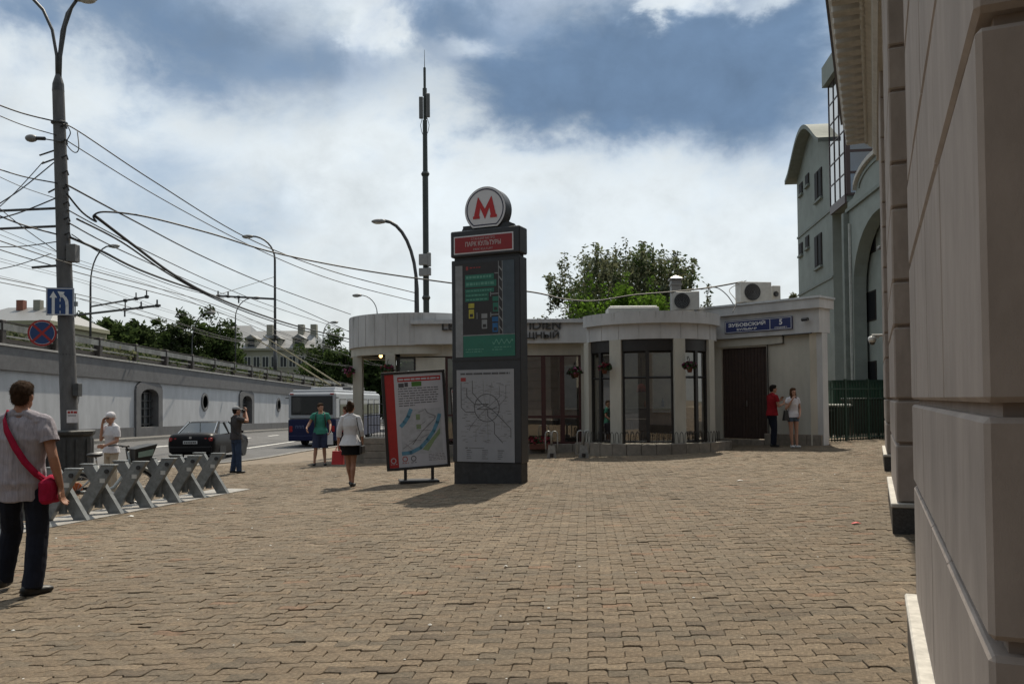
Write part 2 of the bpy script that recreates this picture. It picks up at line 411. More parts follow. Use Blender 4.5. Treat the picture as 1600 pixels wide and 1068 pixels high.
for y, x, p in near: link('paver', random.choice(protos[p::2]), plaza, pose(x, y))
mb = MB(); cols = []
for y, x, p in cells:
    if (y, x, p) in nset: continue
    vs, fs = PV[p, 1 if y < 11 else 0]; mb.add(vs, fs, pose(x, y)); cols += [tone(x, y)]*len(vs)
me = mb.mesh('paver_field', c_paver); tone_attr(me, cols); pf = link('paver_field', me, plaza); pf['kind'] = 'stuff'
g = MB(); fr_ = [(x, y) for x, y in ((-2.6, 2.4), (1.25, 2.4), (11.7, 26.4), (-9.6, 26.4), (-12.9, 23), (-12.9, 19))]
g.add([(x, y, gz(x, y)-.022) for x, y in fr_], [tuple(range(len(fr_)))]); g.build('joint_bed', c_joint, plaza)

# road along the flyover
def wall_base(y): return CAMZ - .97 - .0164*y
def road_z(x, y):
    zn = -.2745-.0095*y-.17; t = min(1, max(0, (-12.5-x)/5.7)); t = t*t*(3-2*t); return zn + (wall_base(y)-.12-zn)*t
g = MB(); xs = [16, 4, -6, -9, -11, -12.5, -13.4, -14.2, -15, -16, -17, -18.2]; ys = list(range(-8, 150, 4))
vs = [(x, y, road_z(x, y)) for y in ys for x in xs]; n = len(xs)
g.add(vs, [(j*n+i, j*n+i+1, (j+1)*n+i+1, (j+1)*n+i)[::-1] for j in range(len(ys)-1) for i in range(n-1)])
road = struct(g.build('road', c_asph, smooth=True))
def mark(x0, w, y0, y1):
    g = MB(); k = max(1, int((y1-y0)/2)); ys = [y0+(y1-y0)*i/k for i in range(k+1)]
    for a, b in zip(ys, ys[1:]):
        g.quad(*[(x, y, road_z(x, y)+.006) for x, y in ((x0, a), (x0+w, a), (x0+w, b), (x0, b))])
    g.build('lane_marking', c_white_paint, road)
mark(-13.3, .17, 24, 90)
for k in range(12): mark(-15.9, .14, 30+6*k, 32.4+6*k)
# pavement strip under the flyover wall with its kerb
WX = lambda y: -19.5+.012*(y-45)
c_walk = mat('sidewalk_asphalt', (.13, .125, .12), .85, var=.15, scale=4, bump=.3)
g = MB()
for y in range(-8, 148, 4):
    g.quad((-18.05, y, wall_base(y)), (-18.05, y+4, wall_base(y+4)), (-20.5, y+4, wall_base(y+4)+.02), (-20.5, y, wall_base(y)+.02))
sw = struct(g.build('sidewalk', c_walk))
for y in range(26, 110, 2):
    b = MB(); b.add([(-18.2, y+.01, wall_base(y)-.2), (-18.03, y+.01, wall_base(y)-.2), (-18.03, y+1.99, wall_base(y+2)-.2), (-18.2, y+1.99, wall_base(y+2)-.2),
                     (-18.2, y+.01, wall_base(y)+.012), (-18.03, y+.01, wall_base(y)+.012), (-18.03, y+1.99, wall_base(y+2)+.012), (-18.2, y+1.99, wall_base(y+2)+.012)], MB.BF)
    b.build('kerb_stone', c_kerb, sw)

# ------------------------------------------------------------ flyover ramp with the white wall
c_wall = mat('white_render', (.46, .47, .49), .8, var=.08, scale=2.2, stain=.22, bump=.15, bscale=8, stretch=(1, .8, .3))
c_gband = mat('grey_render', (.135, .135, .14), .8, var=.1, scale=4, stain=.2, bump=.25, bscale=25)
c_cap = mat('coping_cap', (.42, .41, .39), .7, var=.12, scale=6)
c_dark = mat('dark_recess', (.025, .026, .028), .6)
c_bar = mat('window_bars', (.03, .03, .032), .5)
c_paneg = mat('dim_panes', (.06, .066, .072), .25, var=.2, scale=3)
def wtop(y): return CAMZ + 2.4 - .0169*(y-31.7)
fly = thing('flyover_ramp', 'long white rendered ramp wall with grey band and arched barred windows beside the road', 'flyover', (0, 0, 0))
Y0, Y1 = 16, 124
WINS = [29.0, 44.6, 60.4, 76.0, 91.6]; RND = [37.0, 52.5, 68.4, 84.0]
def strip(name, off, zlo, zhi, th, m, y0=Y0, y1=Y1, step=4):
    g = MB(); ys = [y0+(y1-y0)*i/max(1, round((y1-y0)/step)) for i in range(max(1, round((y1-y0)/step))+1)]
    for y in ys: g.v += [(WX(y)+off, y, zlo(y)), (WX(y)+off, y, zhi(y)), (WX(y)+off-th, y, zhi(y)), (WX(y)+off-th, y, zlo(y))]
    for i in range(len(ys)-1):
        for k in range(4): g.f.append((4*i+k, 4*i+(k+1) % 4, 4*i+4+(k+1) % 4, 4*i+4+k)); g.mi.append(0)
    g.f += [(3, 2, 1, 0), tuple(4*(len(ys)-1)+k for k in range(4))]; g.mi += [0, 0]
    return g.build(name, m, fly)
HW = 1.1                                                    # half an opening
cuts = [Y0]
for w in WINS: cuts += [w-HW, w+HW]
cuts.append(Y1)
for a, b in zip(cuts[::2], cuts[1::2]): strip('wall', 0, lambda y: wall_base(y)-.3, lambda y: wtop(y)-.9, .5, c_wall, a, b)
strip('coping_band', .12, lambda y: wtop(y)-1.0, lambda y: wtop(y)-.08, .7, c_gband)
strip('coping_cap', .17, lambda y: wtop(y)-.08, lambda y: wtop(y), .8, c_cap)
for a, b in zip(cuts[::2], cuts[1::2]): strip('wall_plinth', .07, lambda y: wall_base(y)-.3, lambda y: wall_base(y)+.5, .3, c_gband, a, b)
for w in WINS:
    zb = wall_base(w)+.5; zt = min(zb+2.35, wtop(w)-1.05); base = zb-.5
    F2 = Fr((WX(w), w-3), (WX(w), w+3))                     # u runs along +y, n towards the road
    if F2.n.x < 0: F2 = Fr((WX(w), w-3), (WX(w), w+3), flip=True)
    def arch(h, r, z0, z1, rise, k=10):                     # outline in (u, z): an arched door shape
        o = [(-h, z0), (h, z0), (h, z1-rise)]
        return o + [(h*cos(pi*i/k), z1-rise+rise*sin(pi*i/k)) for i in range(1, k)] + [(-h, z1-rise)]
    M = Matrix(((F2.u.x, 0, F2.n.x, WX(w)), (F2.u.y, 0, F2.n.y, w), (0, 1, 0, 0), (0, 0, 0, 1)))
    win = link('window', None, fly)
    o1 = arch(1.62, 0, base-.2, zt+.18, .55); i1 = arch(HW-.02, 0, zb, zt-.3, .4)
    g = MB(); k = len(o1)
    for zz in (.10, -.3): g.v += [tuple(M @ Vector((x, y, zz))) for x, y in o1] + [tuple(M @ Vector((x, y, zz))) for x, y in i1]
    for i in range(k):
        j = (i+1) % k
        g.f += [(i, j, k+j, k+i), (i, 2*k+i, 2*k+j, j), (k+i, k+j, 3*k+j, 3*k+i)]; g.mi += [0]*3
    g.build('surround', c_gband, win)
    g = MB(); g.box(-HW, HW, zb-.05, zt, -.34, -.3, M); g.build('pane', c_paneg, win)
    for u in (-.66, 0, .66): MB().box(u-.035, u+.035, zb, zt-.32, -.29, -.22, M).build('bar', c_bar, win)
    for i in range(5): MB().box(-HW+.02, HW-.02, zb+.12+i*.42, zb+.17+i*.42, -.28, -.21, M).build('bar', c_bar, win)
for w in RND:
    zc = wall_base(w)+1.95
    M = Matrix(((0, 0, 1, WX(w)-.02), (1, 0, 0, w), (0, 1, 0, zc), (0, 0, 0, 1)))
    g = MB(); g.lathe([(.42, 0), (.42, .09), (.55, .09), (.58, .05), (.58, 0)], 24, M, caps=False); rd = g.build('roundel', c_gband, fly)
    MB().lathe([(0, .035), (.43, .035)], 24, M).build('roundel_grille', c_bar, rd)
# the deck, and the barriers on it
c_rail = mat('guard_rail_steel', (.20, .20, .19), .5, metal=.5, var=.25, scale=3, stain=.3)
c_railpost = mat('dark_rail_post', (.035, .030, .028), .7, var=.3, scale=6)
c_railbar = mat('pale_rail', (.33, .32, .30), .5, metal=.2)
g = MB()
for y in range(Y0, Y1, 4): g.quad(*[(WX(yy)+o, yy, wtop(yy)-.1) for yy, o in ((y, -.4), (y+4, -.4), (y+4, -17), (y, -17))])
g.build('deck', c_asph, fly)
y = 17.5
while y < 118:
    r = thing('guard_rail', 'dark post with steel guard rails on top of the white ramp wall', 'guard rail', (WX(y)-.35, y, wtop(y)-.02), 0, 'guard rail bays on the ramp wall')
    dz = -.0169*3.75
    MB().cbox(-.16, .16, -.15, .15, 0, 1.0, .03).build('post', c_railpost, r)
    def beam(name, z0, z1, x0, x1, m):
        MB().add([(x0, -.1, z0), (x1, -.1, z0), (x1, 3.74, z0+dz), (x0, 3.74, z0+dz), (x0, -.1, z1), (x1, -.1, z1), (x1, 3.74, z1+dz), (x0, 3.74, z1+dz)], MB.BF).build(name, m, r)
    beam('rail', .60, .86, .10, .17, c_rail)
    beam('rail', .36, .42, .02, .08, c_railbar)
    beam('rail', .93, .98, -.05, .05, c_railpost)
    beam('rail', .12, .30, -.10, -.02, c_railpost)
    y += 3.75
g = MB()
for y in range(Y0, Y1, 4): g.add([(WX(yy)-o, yy, wtop(yy)+h) for yy in (y, y+4) for o, h in ((16.6, -.1), (16.6, .9), (17, .9), (17, -.1))], [(0, 4, 5, 1), (1, 5, 6, 2), (2, 6, 7, 3)])
g.build('far_parapet', c_gband, fly)
# ============================================================ TAN BUILDING ON THE RIGHT
c_tan = mat('tan_render', (.33, .282, .25), .9, var=.08, scale=9, stain=.2, bump=.12, bscale=380, stretch=(1, 1, .45))
c_tanj = mat('tan_joint', (.27, .215, .18), .9, var=.1)
c_gran = mat('dark_granite', (.045, .043, .042), .45, var=.35, scale=40, bump=.15)
c_ledge = mat('plinth_ledge', (.52, .50, .46), .8, var=.15, scale=14, stain=.25)
c_stucco = mat('cornice_stucco', (.50, .485, .455), .85, var=.08, scale=9, stain=.15, bump=.3, bscale=60)
c_eave = mat('eave_metal', (.05, .035, .035), .5)
TM = Matrix(((TD.x, TN.x, 0, 0), (TD.y, TN.y, 0, 0), (0, 0, 1, 0), (0, 0, 0, 1)))   # (t along, s into wall, z)
tan = thing('facade_building', 'tan rusticated facade with dark plinth and heavy stucco cornice along the plaza', 'building', TM.translation)
WS, TEND = .19, 23.0
joints = [CAMZ+h for h in (-.473, -.026, .72, 1.18)]
while joints[-1] < 6.6: joints.append(joints[-1] + (.75 if len(joints) % 2 == 0 else .455))
ZTOP = 7.55
joints = [j for j in joints if j < ZTOP-.3] + [ZTOP]
gt = lambda t, s: gz(t*TD.x+s*TN.x, t*TD.y+s*TN.y)
tint = lambda: None
for k, t0 in enumerate((-5.2, 1.80, 9.30, 16.75)):
    t1 = t0 + (3.3 if k == 1 else 3.0)
    gzm = gt(t0, WS)
    MB().box(t0+.035, t1-.035, WS+.035, WS+.6, gzm-.2, ZTOP, TM).build('pilaster_core', c_tanj, tan)
    zs = [gzm+.30] + joints
    for c, (a, b) in enumerate(zip(zs, zs[1:])):
        if b-a < .05: continue
        L = t1-t0; n = 3 if c % 2 else 4; off = .0 if c % 2 else .18
        cutp = [t0] + [t0 + L*(i+off)/n + .06*((c*7+i*3) % 5-2)/2 for i in range(1, n)] + [t1]
        if k != 1: cutp = [t0, t1]
        for u0, u1 in zip(cutp, cutp[1:]):
            e = .0035
            MB().cbox(u0+(e if u0 > t0 else 0), u1-(e if u1 < t1 else 0), WS+random.uniform(-.0015, .0015), WS+.55, a+.014, b-.014, .011 if k == 1 else .015, TM).build('stone_block', c_tan, tan)
    pl = MB().box(t0-.05, t1+.05, WS-.045, WS+.6, gzm-.25, gzm+.26, TM).build('plinth', c_gran, tan)
    MB().cbox(t0-.06, t1+.06, WS-.055, WS+.59, gzm+.26, gzm+.305, .008, TM).build('ledge', c_ledge, pl)
MB().box(-8, TEND, WS+.50, WS+6, -.4, ZTOP+.3, TM).build('wall', c_tan, tan)
MB().box(-8, TEND, WS+.44, WS+.52, -.4, .38, TM).build('plinth', c_gran, tan)
# windows of the bays between the pilasters, hardly seen from the plaza's side
c_win = glass('dark_window', (.015, .017, .02), .06, .0)
for t in (5.9, 13.2, 20.4):
    for z0 in (1.0, 4.4):
        f = MB().box(t, t+2.2, WS+.44, WS+.53, z0-.12, z0+2.4, TM).build('window', c_stucco, tan)
        MB().box(t+.12, t+2.08, WS+.42, WS+.45, z0, z0+2.28, TM).build('pane', c_win, f)
# cornice: stepped profile drawn out along the facade
prof = [(WS+.5, 7.45), (WS-.03, 7.45), (WS-.03, 7.58), (WS-.10, 7.64), (WS-.12, 7.80), (WS-.22, 7.86), (WS-.25, 7.98), (WS-.74, 8.12), (WS-.74, 8.30), (WS-.80, 8.36), (WS-.80, 8.48), (WS+.5, 8.6)]
g = MB(); n = len(prof)
for t in (-8, TEND+.1): g.v += [tuple(TM @ Vector((t, s, z))) for s, z in prof]
for i in range(n): g.f.append((i, (i+1) % n, n+(i+1) % n, n+i)); g.mi.append(0)
g.f += [tuple(range(n))[::-1], tuple(range(n, 2*n))]; g.mi += [0, 0]
cor = g.build('cornice', c_stucco, tan)
MB().box(-8, TEND+.12, WS-.86, WS+.3, 8.49, 8.56, TM).build('eave_edge', c_eave, cor)
t = 4.0; mod = MB().cbox(-.11, .11, -.24, .24, -.11, .11, .03); mm = mod.mesh('bracket', c_stucco)
egg = MB(); egg.ell((0, 0, 0), (.085, .05, .075), 8, 6); em = egg.mesh('egg_moulding', c_stucco, True)
while t < TEND-.1:
    link('bracket', mm, cor, TM @ Matrix.Translation((t, WS-.50, 8.0))); t += .46
t = 5.0
while t < TEND-.1:
    link('egg_moulding', em, cor, TM @ Matrix.Translation((t, WS-.25, 7.90))); t += .21
# security camera on the facade's far end
sc = P(1373, 527, 20.3)
cctv = thing('security_camera', 'white dome security camera on a short arm at the far end of the tan facade', 'camera', sc)
c_offw = mat('offwhite_plastic', (.62, .62, .60), .45, var=.05)
MB().tube([(0, 0, 0), (-.18, -.02, .05), (.36, .0, .06)], .028, 8).build('arm', c_offw, cctv)
MB().lathe([(.0, -.14), (.07, -.12), (.095, -.06), (.095, .0), (.06, .03), (0, .035)], 16, Matrix.Translation((-.16, 0, .0))).build('housing', c_offw, cctv, True)
MB().ell((-.16, 0, -.1), (.075, .075, .085)).build('dome', c_win, cctv, True)
fl = P(1382, 388, 20.6)
spot = thing('floodlight', 'small grey floodlight bracket sticking out of the tan facade', 'lamp', fl)
MB().tube([(.25, 0, -.03), (0, 0, 0), (-.06, -.03, .02)], .03, 8).build('arm', c_gran, spot)
MB().cbox(-.16, -.02, -.08, .08, -.02, .06, .012).build('head', mat('grey_metal', (.18, .18, .175), .5, metal=.3), spot)

# ============================================================ GREY-GREEN BUILDING BEHIND
c_gg = mat('greygreen_render', (.245, .275, .258), .85, var=.07, scale=1.6, stain=.15, bump=.2, bscale=20)
c_ggd = mat('greygreen_trim', (.19, .215, .20), .8, var=.1, scale=3)
c_roof = mat('roof_metal_grey', (.30, .31, .32), .4, metal=.6, var=.12, scale=2)
c_mull = mat('brown_mullion', (.07, .045, .045), .5)
c_cw = glass('curtain_glass', (.05, .06, .075), .38, .0, .03)
c_wdk = mat('window_dark', (.012, .013, .015), .6, spec=.08)
c_frm = mat('window_frame_brown', (.03, .026, .024), .7, spec=.15)
gb = thing('office_building', 'grey green rendered building with wavy gable, glass bay and tall arched niche', 'building')
GA, GB = Vector((10+.115*24, 24, 0)), Vector((10+.115*45, 45, 0))
FG = Fr(GA, GB, 0, False)
if FG.n.x > 0: FG = Fr(GA, GB, 0, True)
guz = lambda px, py: FG.uz(px, py)
uf, ez = guz(1245, 283); uc, _ = guz(1300, 320); un, _ = guz(1324, 320)
DEEP = 9
# far block with a wavy gable
zE = ez; g = MB(); k = 24; top = []
for i in range(k+1):
    q = i/k; u = uc+(uf-uc)*q
    top.append((u, zE + (1.55*max(0, sin(pi*min(1, (1-q)*1.0)))**1.3 if True else 0)))
poly = [(uf, -.8), (uc, -.8)] + top
Mx = FG.M @ Matrix(((1, 0, 0, 0), (0, 0, 1, 0), (0, 1, 0, 0), (0, 0, 0, 1)))
g.prism(poly, -DEEP, 0, Mx); g.build('gable_wall', c_gg, gb)
g = MB(); rim = [(u, z+.02) for u, z in top]; rim[-1] = (uf+.35, zE-.08)
out = rim + [(u, z+.20) for u, z in rim[::-1]]
g.prism(out, -DEEP, .55, Mx); g.build('wavy_eave', c_ggd, gb)
for zz in (guz(1247, 372)[1], guz(1247, 462)[1]):
    MB().box(uc, uf, 0, .05, zz-.05, zz+.05, FG.M).build('string_course', c_ggd, gb)
def gwin(px0, py0, px1, py1, bars=1, nb=.0):
    u0, z0 = guz(px0, py1); u1, z1 = guz(px1, py0); u0, u1 = min(u0, u1), max(u0, u1)
    f = MB().box(u0-.06, u1+.06, nb-.02, nb+.05, z0-.06, z1+.06, FG.M).build('window', c_frm, gb)
    MB().box(u0+.03, u1-.03, nb+.05, nb+.06, z0+.03, z1-.03, FG.M).build('pane', c_wdk, f)
    if bars: MB().box((u0+u1)/2-.04, (u0+u1)/2+.04, nb+.05, nb+.09, z0, z1, FG.M).build('mullion', c_frm, f)
    MB().box(u0-.12, u1+.12, nb, nb+.12, z0-.16, z0-.06, FG.M).build('sill', c_ggd, f)
gwin(1275, 263, 1284, 314); gwin(1275, 365, 1284, 418); gwin(1275, 470, 1284, 520)
for a, b in ((1252, 295), (1262, 281), (1252, 389), (1262, 378)): gwin(a-2, b-9, a+2, b+9, 0)
# glass bay tower: its left face mirrors the bright sky, its near face is dark
zt = guz(1300, 98)[1]; zb = guz(1300, 324)[1]
MB().box(un, uc, -DEEP, .02, zb-.3, zt-.9, FG.M).build('bay_core', c_ggd, gb)
MB().box(un-.1, uc+.15, -DEEP, .30, zt-.9, zt, FG.M).build('bay_parapet', c_gg, gb)
bay = MB().box(un, uc, .02, .10, zb-.35, zb, FG.M).build('bay_sill', c_mull, gb)
nu, nz = 3, 6
for i in range(nu):
    for j in range(nz):
        a, b = un+.05+(uc-un-.05)*i/nu, un+.05+(uc-un-.05)*(i+1)/nu; z0, z1 = zb+(zt-.9-zb)*j/nz, zb+(zt-.9-zb)*(j+1)/nz
        MB().box(a+.03, b-.03, .03, .06, z0+.03, z1-.03, FG.M).build('glass_pane', c_cw, bay)
for i in range(nu+1):
    a = un+.05+(uc-un-.05)*i/nu; MB().box(a-.02, a+.02, .03, .09, zb, zt-.9, FG.M).build('mullion', c_mull, bay)
for j in range(nz+1):
    z = zb+(zt-.9-zb)*j/nz; MB().box(un, uc, .03, .08, z-.025, z+.025, FG.M).build('mullion', c_mull, bay)
for i in range(4):                       # near face of the bay
    for j in range(nz):
        z0, z1 = zb+(zt-.9-zb)*j/nz, zb+(zt-.9-zb)*(j+1)/nz
        MB().box(un-.06, un-.02, -1.9*(i+1)+.05, -1.9*i-.05, z0+.04, z1-.04, FG.M).build('glass_pane', c_cw, bay)
MB().box(un-.10, un-.01, -.12, .05, zb, zt-.9, FG.M).build('mullion', c_mull, bay)
for i in range(1, 4): MB().box(un-.10, un-.01, -1.9*i-.05, -1.9*i+.05, zb, zt-.9, FG.M).build('mullion', c_mull, bay)
for j in range(nz+1):
    z = zb+(zt-.9-zb)*j/nz; MB().box(un-.09, un-.01, -8, -.0, z-.05, z+.05, FG.M).build('mullion', c_mull, bay)
# near block: curved gable over a tall arched niche
u0a = 1.2; ca_, ha = guz(1372, 300)[0], 3.3; z_led = guz(1328, 327)[1]; zsp = 1.41+4.4; rise = 2.5
outer = [(un, -.8)] + [(u0a, -.8)][::-1]
def arcpts(c, h, z, r, k=16): return [(c-h*cos(pi*i/k), z+r*sin(pi*i/k)) for i in range(k+1)]
topc = arcpts(guz(1366, 250)[0], 2.3, z_led+.55, guz(1366, 244)[1]-z_led-.55, 14)
left, right = u0a, un
shape = [(right, -.8), (right, z_led+.35), (topc[-1][0]+.5, z_led+.35)] + topc[::-1] + [(topc[0][0]-.5, z_led+.35), (left, z_led+.35), (left, -.8)]
a_in = arcpts(ca_, ha, zsp, rise)
if a_in[0][0] < left: left = a_in[0][0]-.6; shape[-1] = (left, -.8); shape[-2] = (left, z_led+.35)
full = shape[:1] + shape[1:] + [(a_in[0][0], -.8)] + a_in + [(a_in[-1][0], -.8)]
g = MB(); g.prism(full[::-1], -.5, 0, Mx)
gw = g.build('arched_wall', c_gg, gb)
rimc = [(u, z) for u, z in topc]; g = MB(); g.prism(rimc + [(u*1.0, z+.16) for u, z in rimc[::-1]], -.5, .14, Mx); g.build('gable_rim', c_stucco, gb)
inn = [((u-ca_)*.83+ca_ - (0), (z-z_led)*.72+z_led+.12) for u, z in topc]; g = MB()
g.prism(inn + [(u, z+.10) for u, z in inn[::-1]], -.1, .05, Mx); g.build('gable_moulding', c_ggd, gb)
MB().box(left, right, 0, .10, z_led-.08, z_led+.06, FG.M).build('string_course', c_ggd, gb)
MB().box(left, right-.02, -1.6, -.60, -.8, z_led+.3, FG.M).build('niche_wall', c_gg, gb)
for a, b, c, d in ((1345, 352, 1366, 405), (1342, 452, 1367, 507), (1345, 563, 1368, 598)):
    NB = FG.A - FG.n*.57; pA, pB_ = hit(a, d, NB, NB+FG.u), hit(c, b, NB, NB+FG.u); uA, zA, uB, zB = (pA-FG.A).dot(FG.u), pA.z, (pB_-FG.A).dot(FG.u), pB_.z; uA, uB = min(uA, uB), max(uA, uB)
    f = MB().box(uA-.05, uB+.05, -.62, -.575, zA, zB, FG.M).build('window', c_frm, gb); MB().box(uA+.04, uB-.04, -.575, -.565, zA+.06, zB-.06, FG.M).build('pane', c_wdk, f)
MB().box(un-.18, un+.12, 0, .22, -.6, z_led-.1, FG.M).build('corner_pilaster', c_ggd, gb)
MB().box(un-.45, un-.38, .02, .10, -.6, z_led-.6, FG.M).build('downpipe', mat('pale_pipe', (.5, .52, .5), .5), gb)
pr = MB().box(un+.2, uf, -6, -4.5, zE-.5, zE+1.5, FG.M).build('back_roof', c_roof, gb)
sk = MB(); sk.add([FG.pt(uc+.1, -.6, zE+1.2), FG.pt(uc+1.9, -.6, zE+1.0), FG.pt(uc+.1, -.6, zE+3.0), FG.pt(uc+.1, -3, zE+1.2), FG.pt(uc+1.9, -3, zE+1.0), FG.pt(uc+.1, -3, zE+3.0)], [(0, 1, 2), (3, 5, 4), (0, 3, 4, 1), (1, 4, 5, 2), (2, 5, 3, 0)])
sk.build('glazed_slope', c_cw, gb)

# fence, bins and container in the yard
c_green = mat('green_paint', (.02, .05, .035), .45, var=.2, scale=12)
c_green2 = mat('green_container', (.03, .085, .055), .5, var=.2, scale=3, stain=.3)
c_bin = mat('bin_plastic', (.026, .034, .028), .55, var=.2, scale=6)
fa, fb = P(1286, 690, 25.6), P(1392, 690, 26.6)
FF = Fr(fa, fb, 0); 
if FF.n.y > 0: FF = Fr(fa, fb, 0, True)
fence = thing('yard_fence', 'dark green upright bar fence between the cafe corner and the tan facade', 'fence', (fa.x, fa.y, gz(fa.x, fa.y)))
inv = Matrix.Translation((-fa.x, -fa.y, -gz(fa.x, fa.y)))
zg = gz(fa.x, fa.y); nb = 24
for i in range(nb+1):
    u = FF.len*i/nb; big = i % 8 == 0; r = .03 if big else .011
    MB().box(u-r, u+r, -r, r, zg-.02, zg+(1.95 if big else 1.86), inv @ FF.M).build('post' if big else 'bar', c_green, fence)
for z in (.12, 1.62): MB().box(0, FF.len, .012, .04, zg+z, zg+z+.04, inv @ FF.M).build('rail', c_green, fence)
def dumpster(px0, px1, pyt, D, h, label, m, lidm):
    a, b = P(px0, 690, D), P(px1, 690, D); w = b.x-a.x; z = gz((a.x+b.x)/2, D)
    t = thing('waste_bin', label, 'bin', ((a.x+b.x)/2, D, z))
    g = MB(); g.add([(-w/2*.86, -.35, .14), (w/2*.86, -.35, .14), (w/2*.86, .35, .14), (-w/2*.86, .35, .14), (-w/2, -.48, h), (w/2, -.48, h), (w/2, .48, h), (-w/2, .48, h)], MB.BF)
    g.build('bin_body', m, t)
    MB().cbox(-w/2-.03, w/2+.03, -.52, .52, h, h+.09, .03).build('lid', lidm, t)
    for sx in (-1, 1):
        for sy in (-1, 1):
            MB().lathe([(0, -.03), (.07, -.03), (.08, 0), (.07, .03), (0, .03)], 12, Matrix.Translation((sx*w*.34, sy*.26, .08)) @ Matrix.Rotation(pi/2, 4, 'Y')).build('wheel', c_gran, t)
    MB().tube([(-w/2-.02, -.4, h-.12), (-w/2-.10, -.4, h-.12), (-w/2-.10, .4, h-.12), (-w/2-.02, .4, h-.12)], .016, 6).build('handle', c_gran, t)
dumpster(1325, 1388, 630, 27.8, 1.22, 'wide dark plastic wheeled waste bin behind the bar fence', c_bin, c_bin)
dumpster(1300, 1322, 635, 27.5, 1.05, 'narrow dark waste bin with pale lid behind the bar fence', c_bin, mat('bin_lid_pale', (.5, .52, .5), .5))
a = P(1303, 600, 31); b = P(1392, 600, 31); z = gz(a.x, 31)
ct = thing('green_container', 'green ribbed metal container in the yard behind the waste bins', 'container', ((a.x+b.x)/2, 31.8, z))
w = (b.x-a.x)/2
MB().box(-w, w, -.7, 1.2, .1, 1.9, None).build('shell', c_green2, ct)
for i in range(14): MB().box(-w+.05+i*(2*w/14), -w+.05+i*(2*w/14)+w*.07, -.74, -.70, .2, 1.8).build('rib', c_green2, ct)
MB().box(-w-.04, w+.04, -.76, 1.22, 1.9, 2.0).build('rim', c_green, ct)
# ============================================================ CAFE
c_cw_ = mat('cafe_white', (.50, .505, .51), .8, var=.08, scale=3.0, stain=.2, stretch=(1, 1, .3), bump=.12, bscale=25)
c_cream = mat('cafe_cream', (.47, .455, .40), .8, var=.08, scale=3.0, stain=.2, stretch=(1, 1, .3), bump=.12, bscale=25)
c_tile = mat('plinth_tile', (.235, .205, .17), .75, var=.16, scale=7, stain=.2, bump=.2, bscale=50)
c_redfr = mat('oxblood_frame', (.055, .018, .018), .4, var=.15)
c_blkfr = mat('black_frame', (.018, .016, .016), .4)
c_door = mat('dark_brown_door', (.038, .021, .016), .6, var=.2, scale=6)
c_glass = glass('cafe_glass', (.012, .013, .013), .20, .70, .01)
c_inw = mat('interior_wall', (.42, .36, .28), .8, var=.15, scale=2)
c_infl = mat('interior_floor', (.06, .045, .035), .5)
c_wood = mat('counter_wood', (.13, .08, .05), .5, var=.2, scale=5)
c_metal = mat('grey_metal2', (.22, .22, .22), .45, metal=.5, var=.1)
c_ledgem = mat('roof_flashing', (.50, .51, .52), .4, metal=.4, var=.1)
cafe = thing('cafe', 'low white cafe pavilion with bowed glass front and round portico', 'cafe')
def zrel(h): return CAMZ+h
# --- right wing, running back to the left
R0, R1 = Vector((8.95, 24.0, 0)), Vector((6.45, 26.65, 0))
FR = Fr(R1, R0)
if FR.n.y > 0: FR = Fr(R1, R0, 0, True)
LR = FR.len; q = lambda px, py: FR.uz(px, py)
zb = gz(8, 25)-.1
du0, dz1 = q(1127, 545); du1, dz0 = q(1200, 686)
fz0, fz1 = q(1200, 525)[1], q(1200, 489)[1]; ptop = zrel(2.9)
def cb(name, *a, m=c_cw_, p=None, M=FR.M): return MB().box(*a, M).build(name, m, p or cafe)
cb('wall', -.4, du0, -.35, 0, zb, fz0+.1, m=c_cream); cb('wall', du1, LR, -.35, 0, zb, fz0+.1, m=c_cream); cb('wall', du0, du1, -.35, 0, dz1, fz0+.1, m=c_cream)
cb('fascia', -.5, LR+.02, -.5, .16, fz0, fz1); cb('parapet', -.5, LR+.10, -.6, .30, fz1, ptop-.03); cb('flashing', -.5, LR+.14, -.62, .34, ptop-.03, ptop+.03, m=c_ledgem)
cb('lintel', du0-.15, du1+.55, 0, .05, dz1+.05, fz0-.02, m=c_cream)
cb('corner_strip', LR-.18, LR+.03, -.3, .03, zb, fz0-.01, m=c_cw_)
# flank of the wing behind its corner
fk = Fr(R0-Vector((.03, .0, 0)), R0+Vector((.31, .95, 0))*6); MB().box(.05, 6, -.3, 0, zb, ptop-.05, fk.M).build('flank_wall', c_cream, cafe)
gate = link('gate', None, cafe)
for i in range(2):
    a = du0+(du1-du0)*i/2; MB().cbox(a+.01, a+(du1-du0)/2-.01, -.14, -.08, dz0, dz1, .006, FR.M).build('gate_leaf', c_door, gate)
    n = 7
    for k in range(n):
        w = (du1-du0)/2/n; MB().cbox(a+k*w+.012, a+(k+1)*w-.012, -.085, -.065, dz0+.03, dz1-.03, .006, FR.M).build('board', c_door, gate)
MB().tube([FR.pt((du0+du1)/2+.08, -.02, dz0+1.0), FR.pt((du0+du1)/2+.08, -.02, dz0+1.18)], .012, 6).build('handle', c_metal, gate)
n = 8
for k in range(n):
    a, b = LR*k/n, LR*(k+1)/n; MB().cbox(a+.006, b-.006, -.1, .10, zb-.2, dz0-.02 if b < du1+.2 else gz(8, 24.6)+.34, .008, FR.M).build('plinth_tile', c_tile, cafe)
MB().tube([FR.pt(*z) for z in ((LR-.2, .18, fz0-.01), (du1+.62, .18, fz0-.02), (du1+.60, .06, fz0-.05), (du1+.60, .05, dz1+.06), (du1+.06, .05, dz1+.04), (du1+.05, .03, dz0+.1))], .018, 6).build('cable_duct', c_blkfr, cafe)
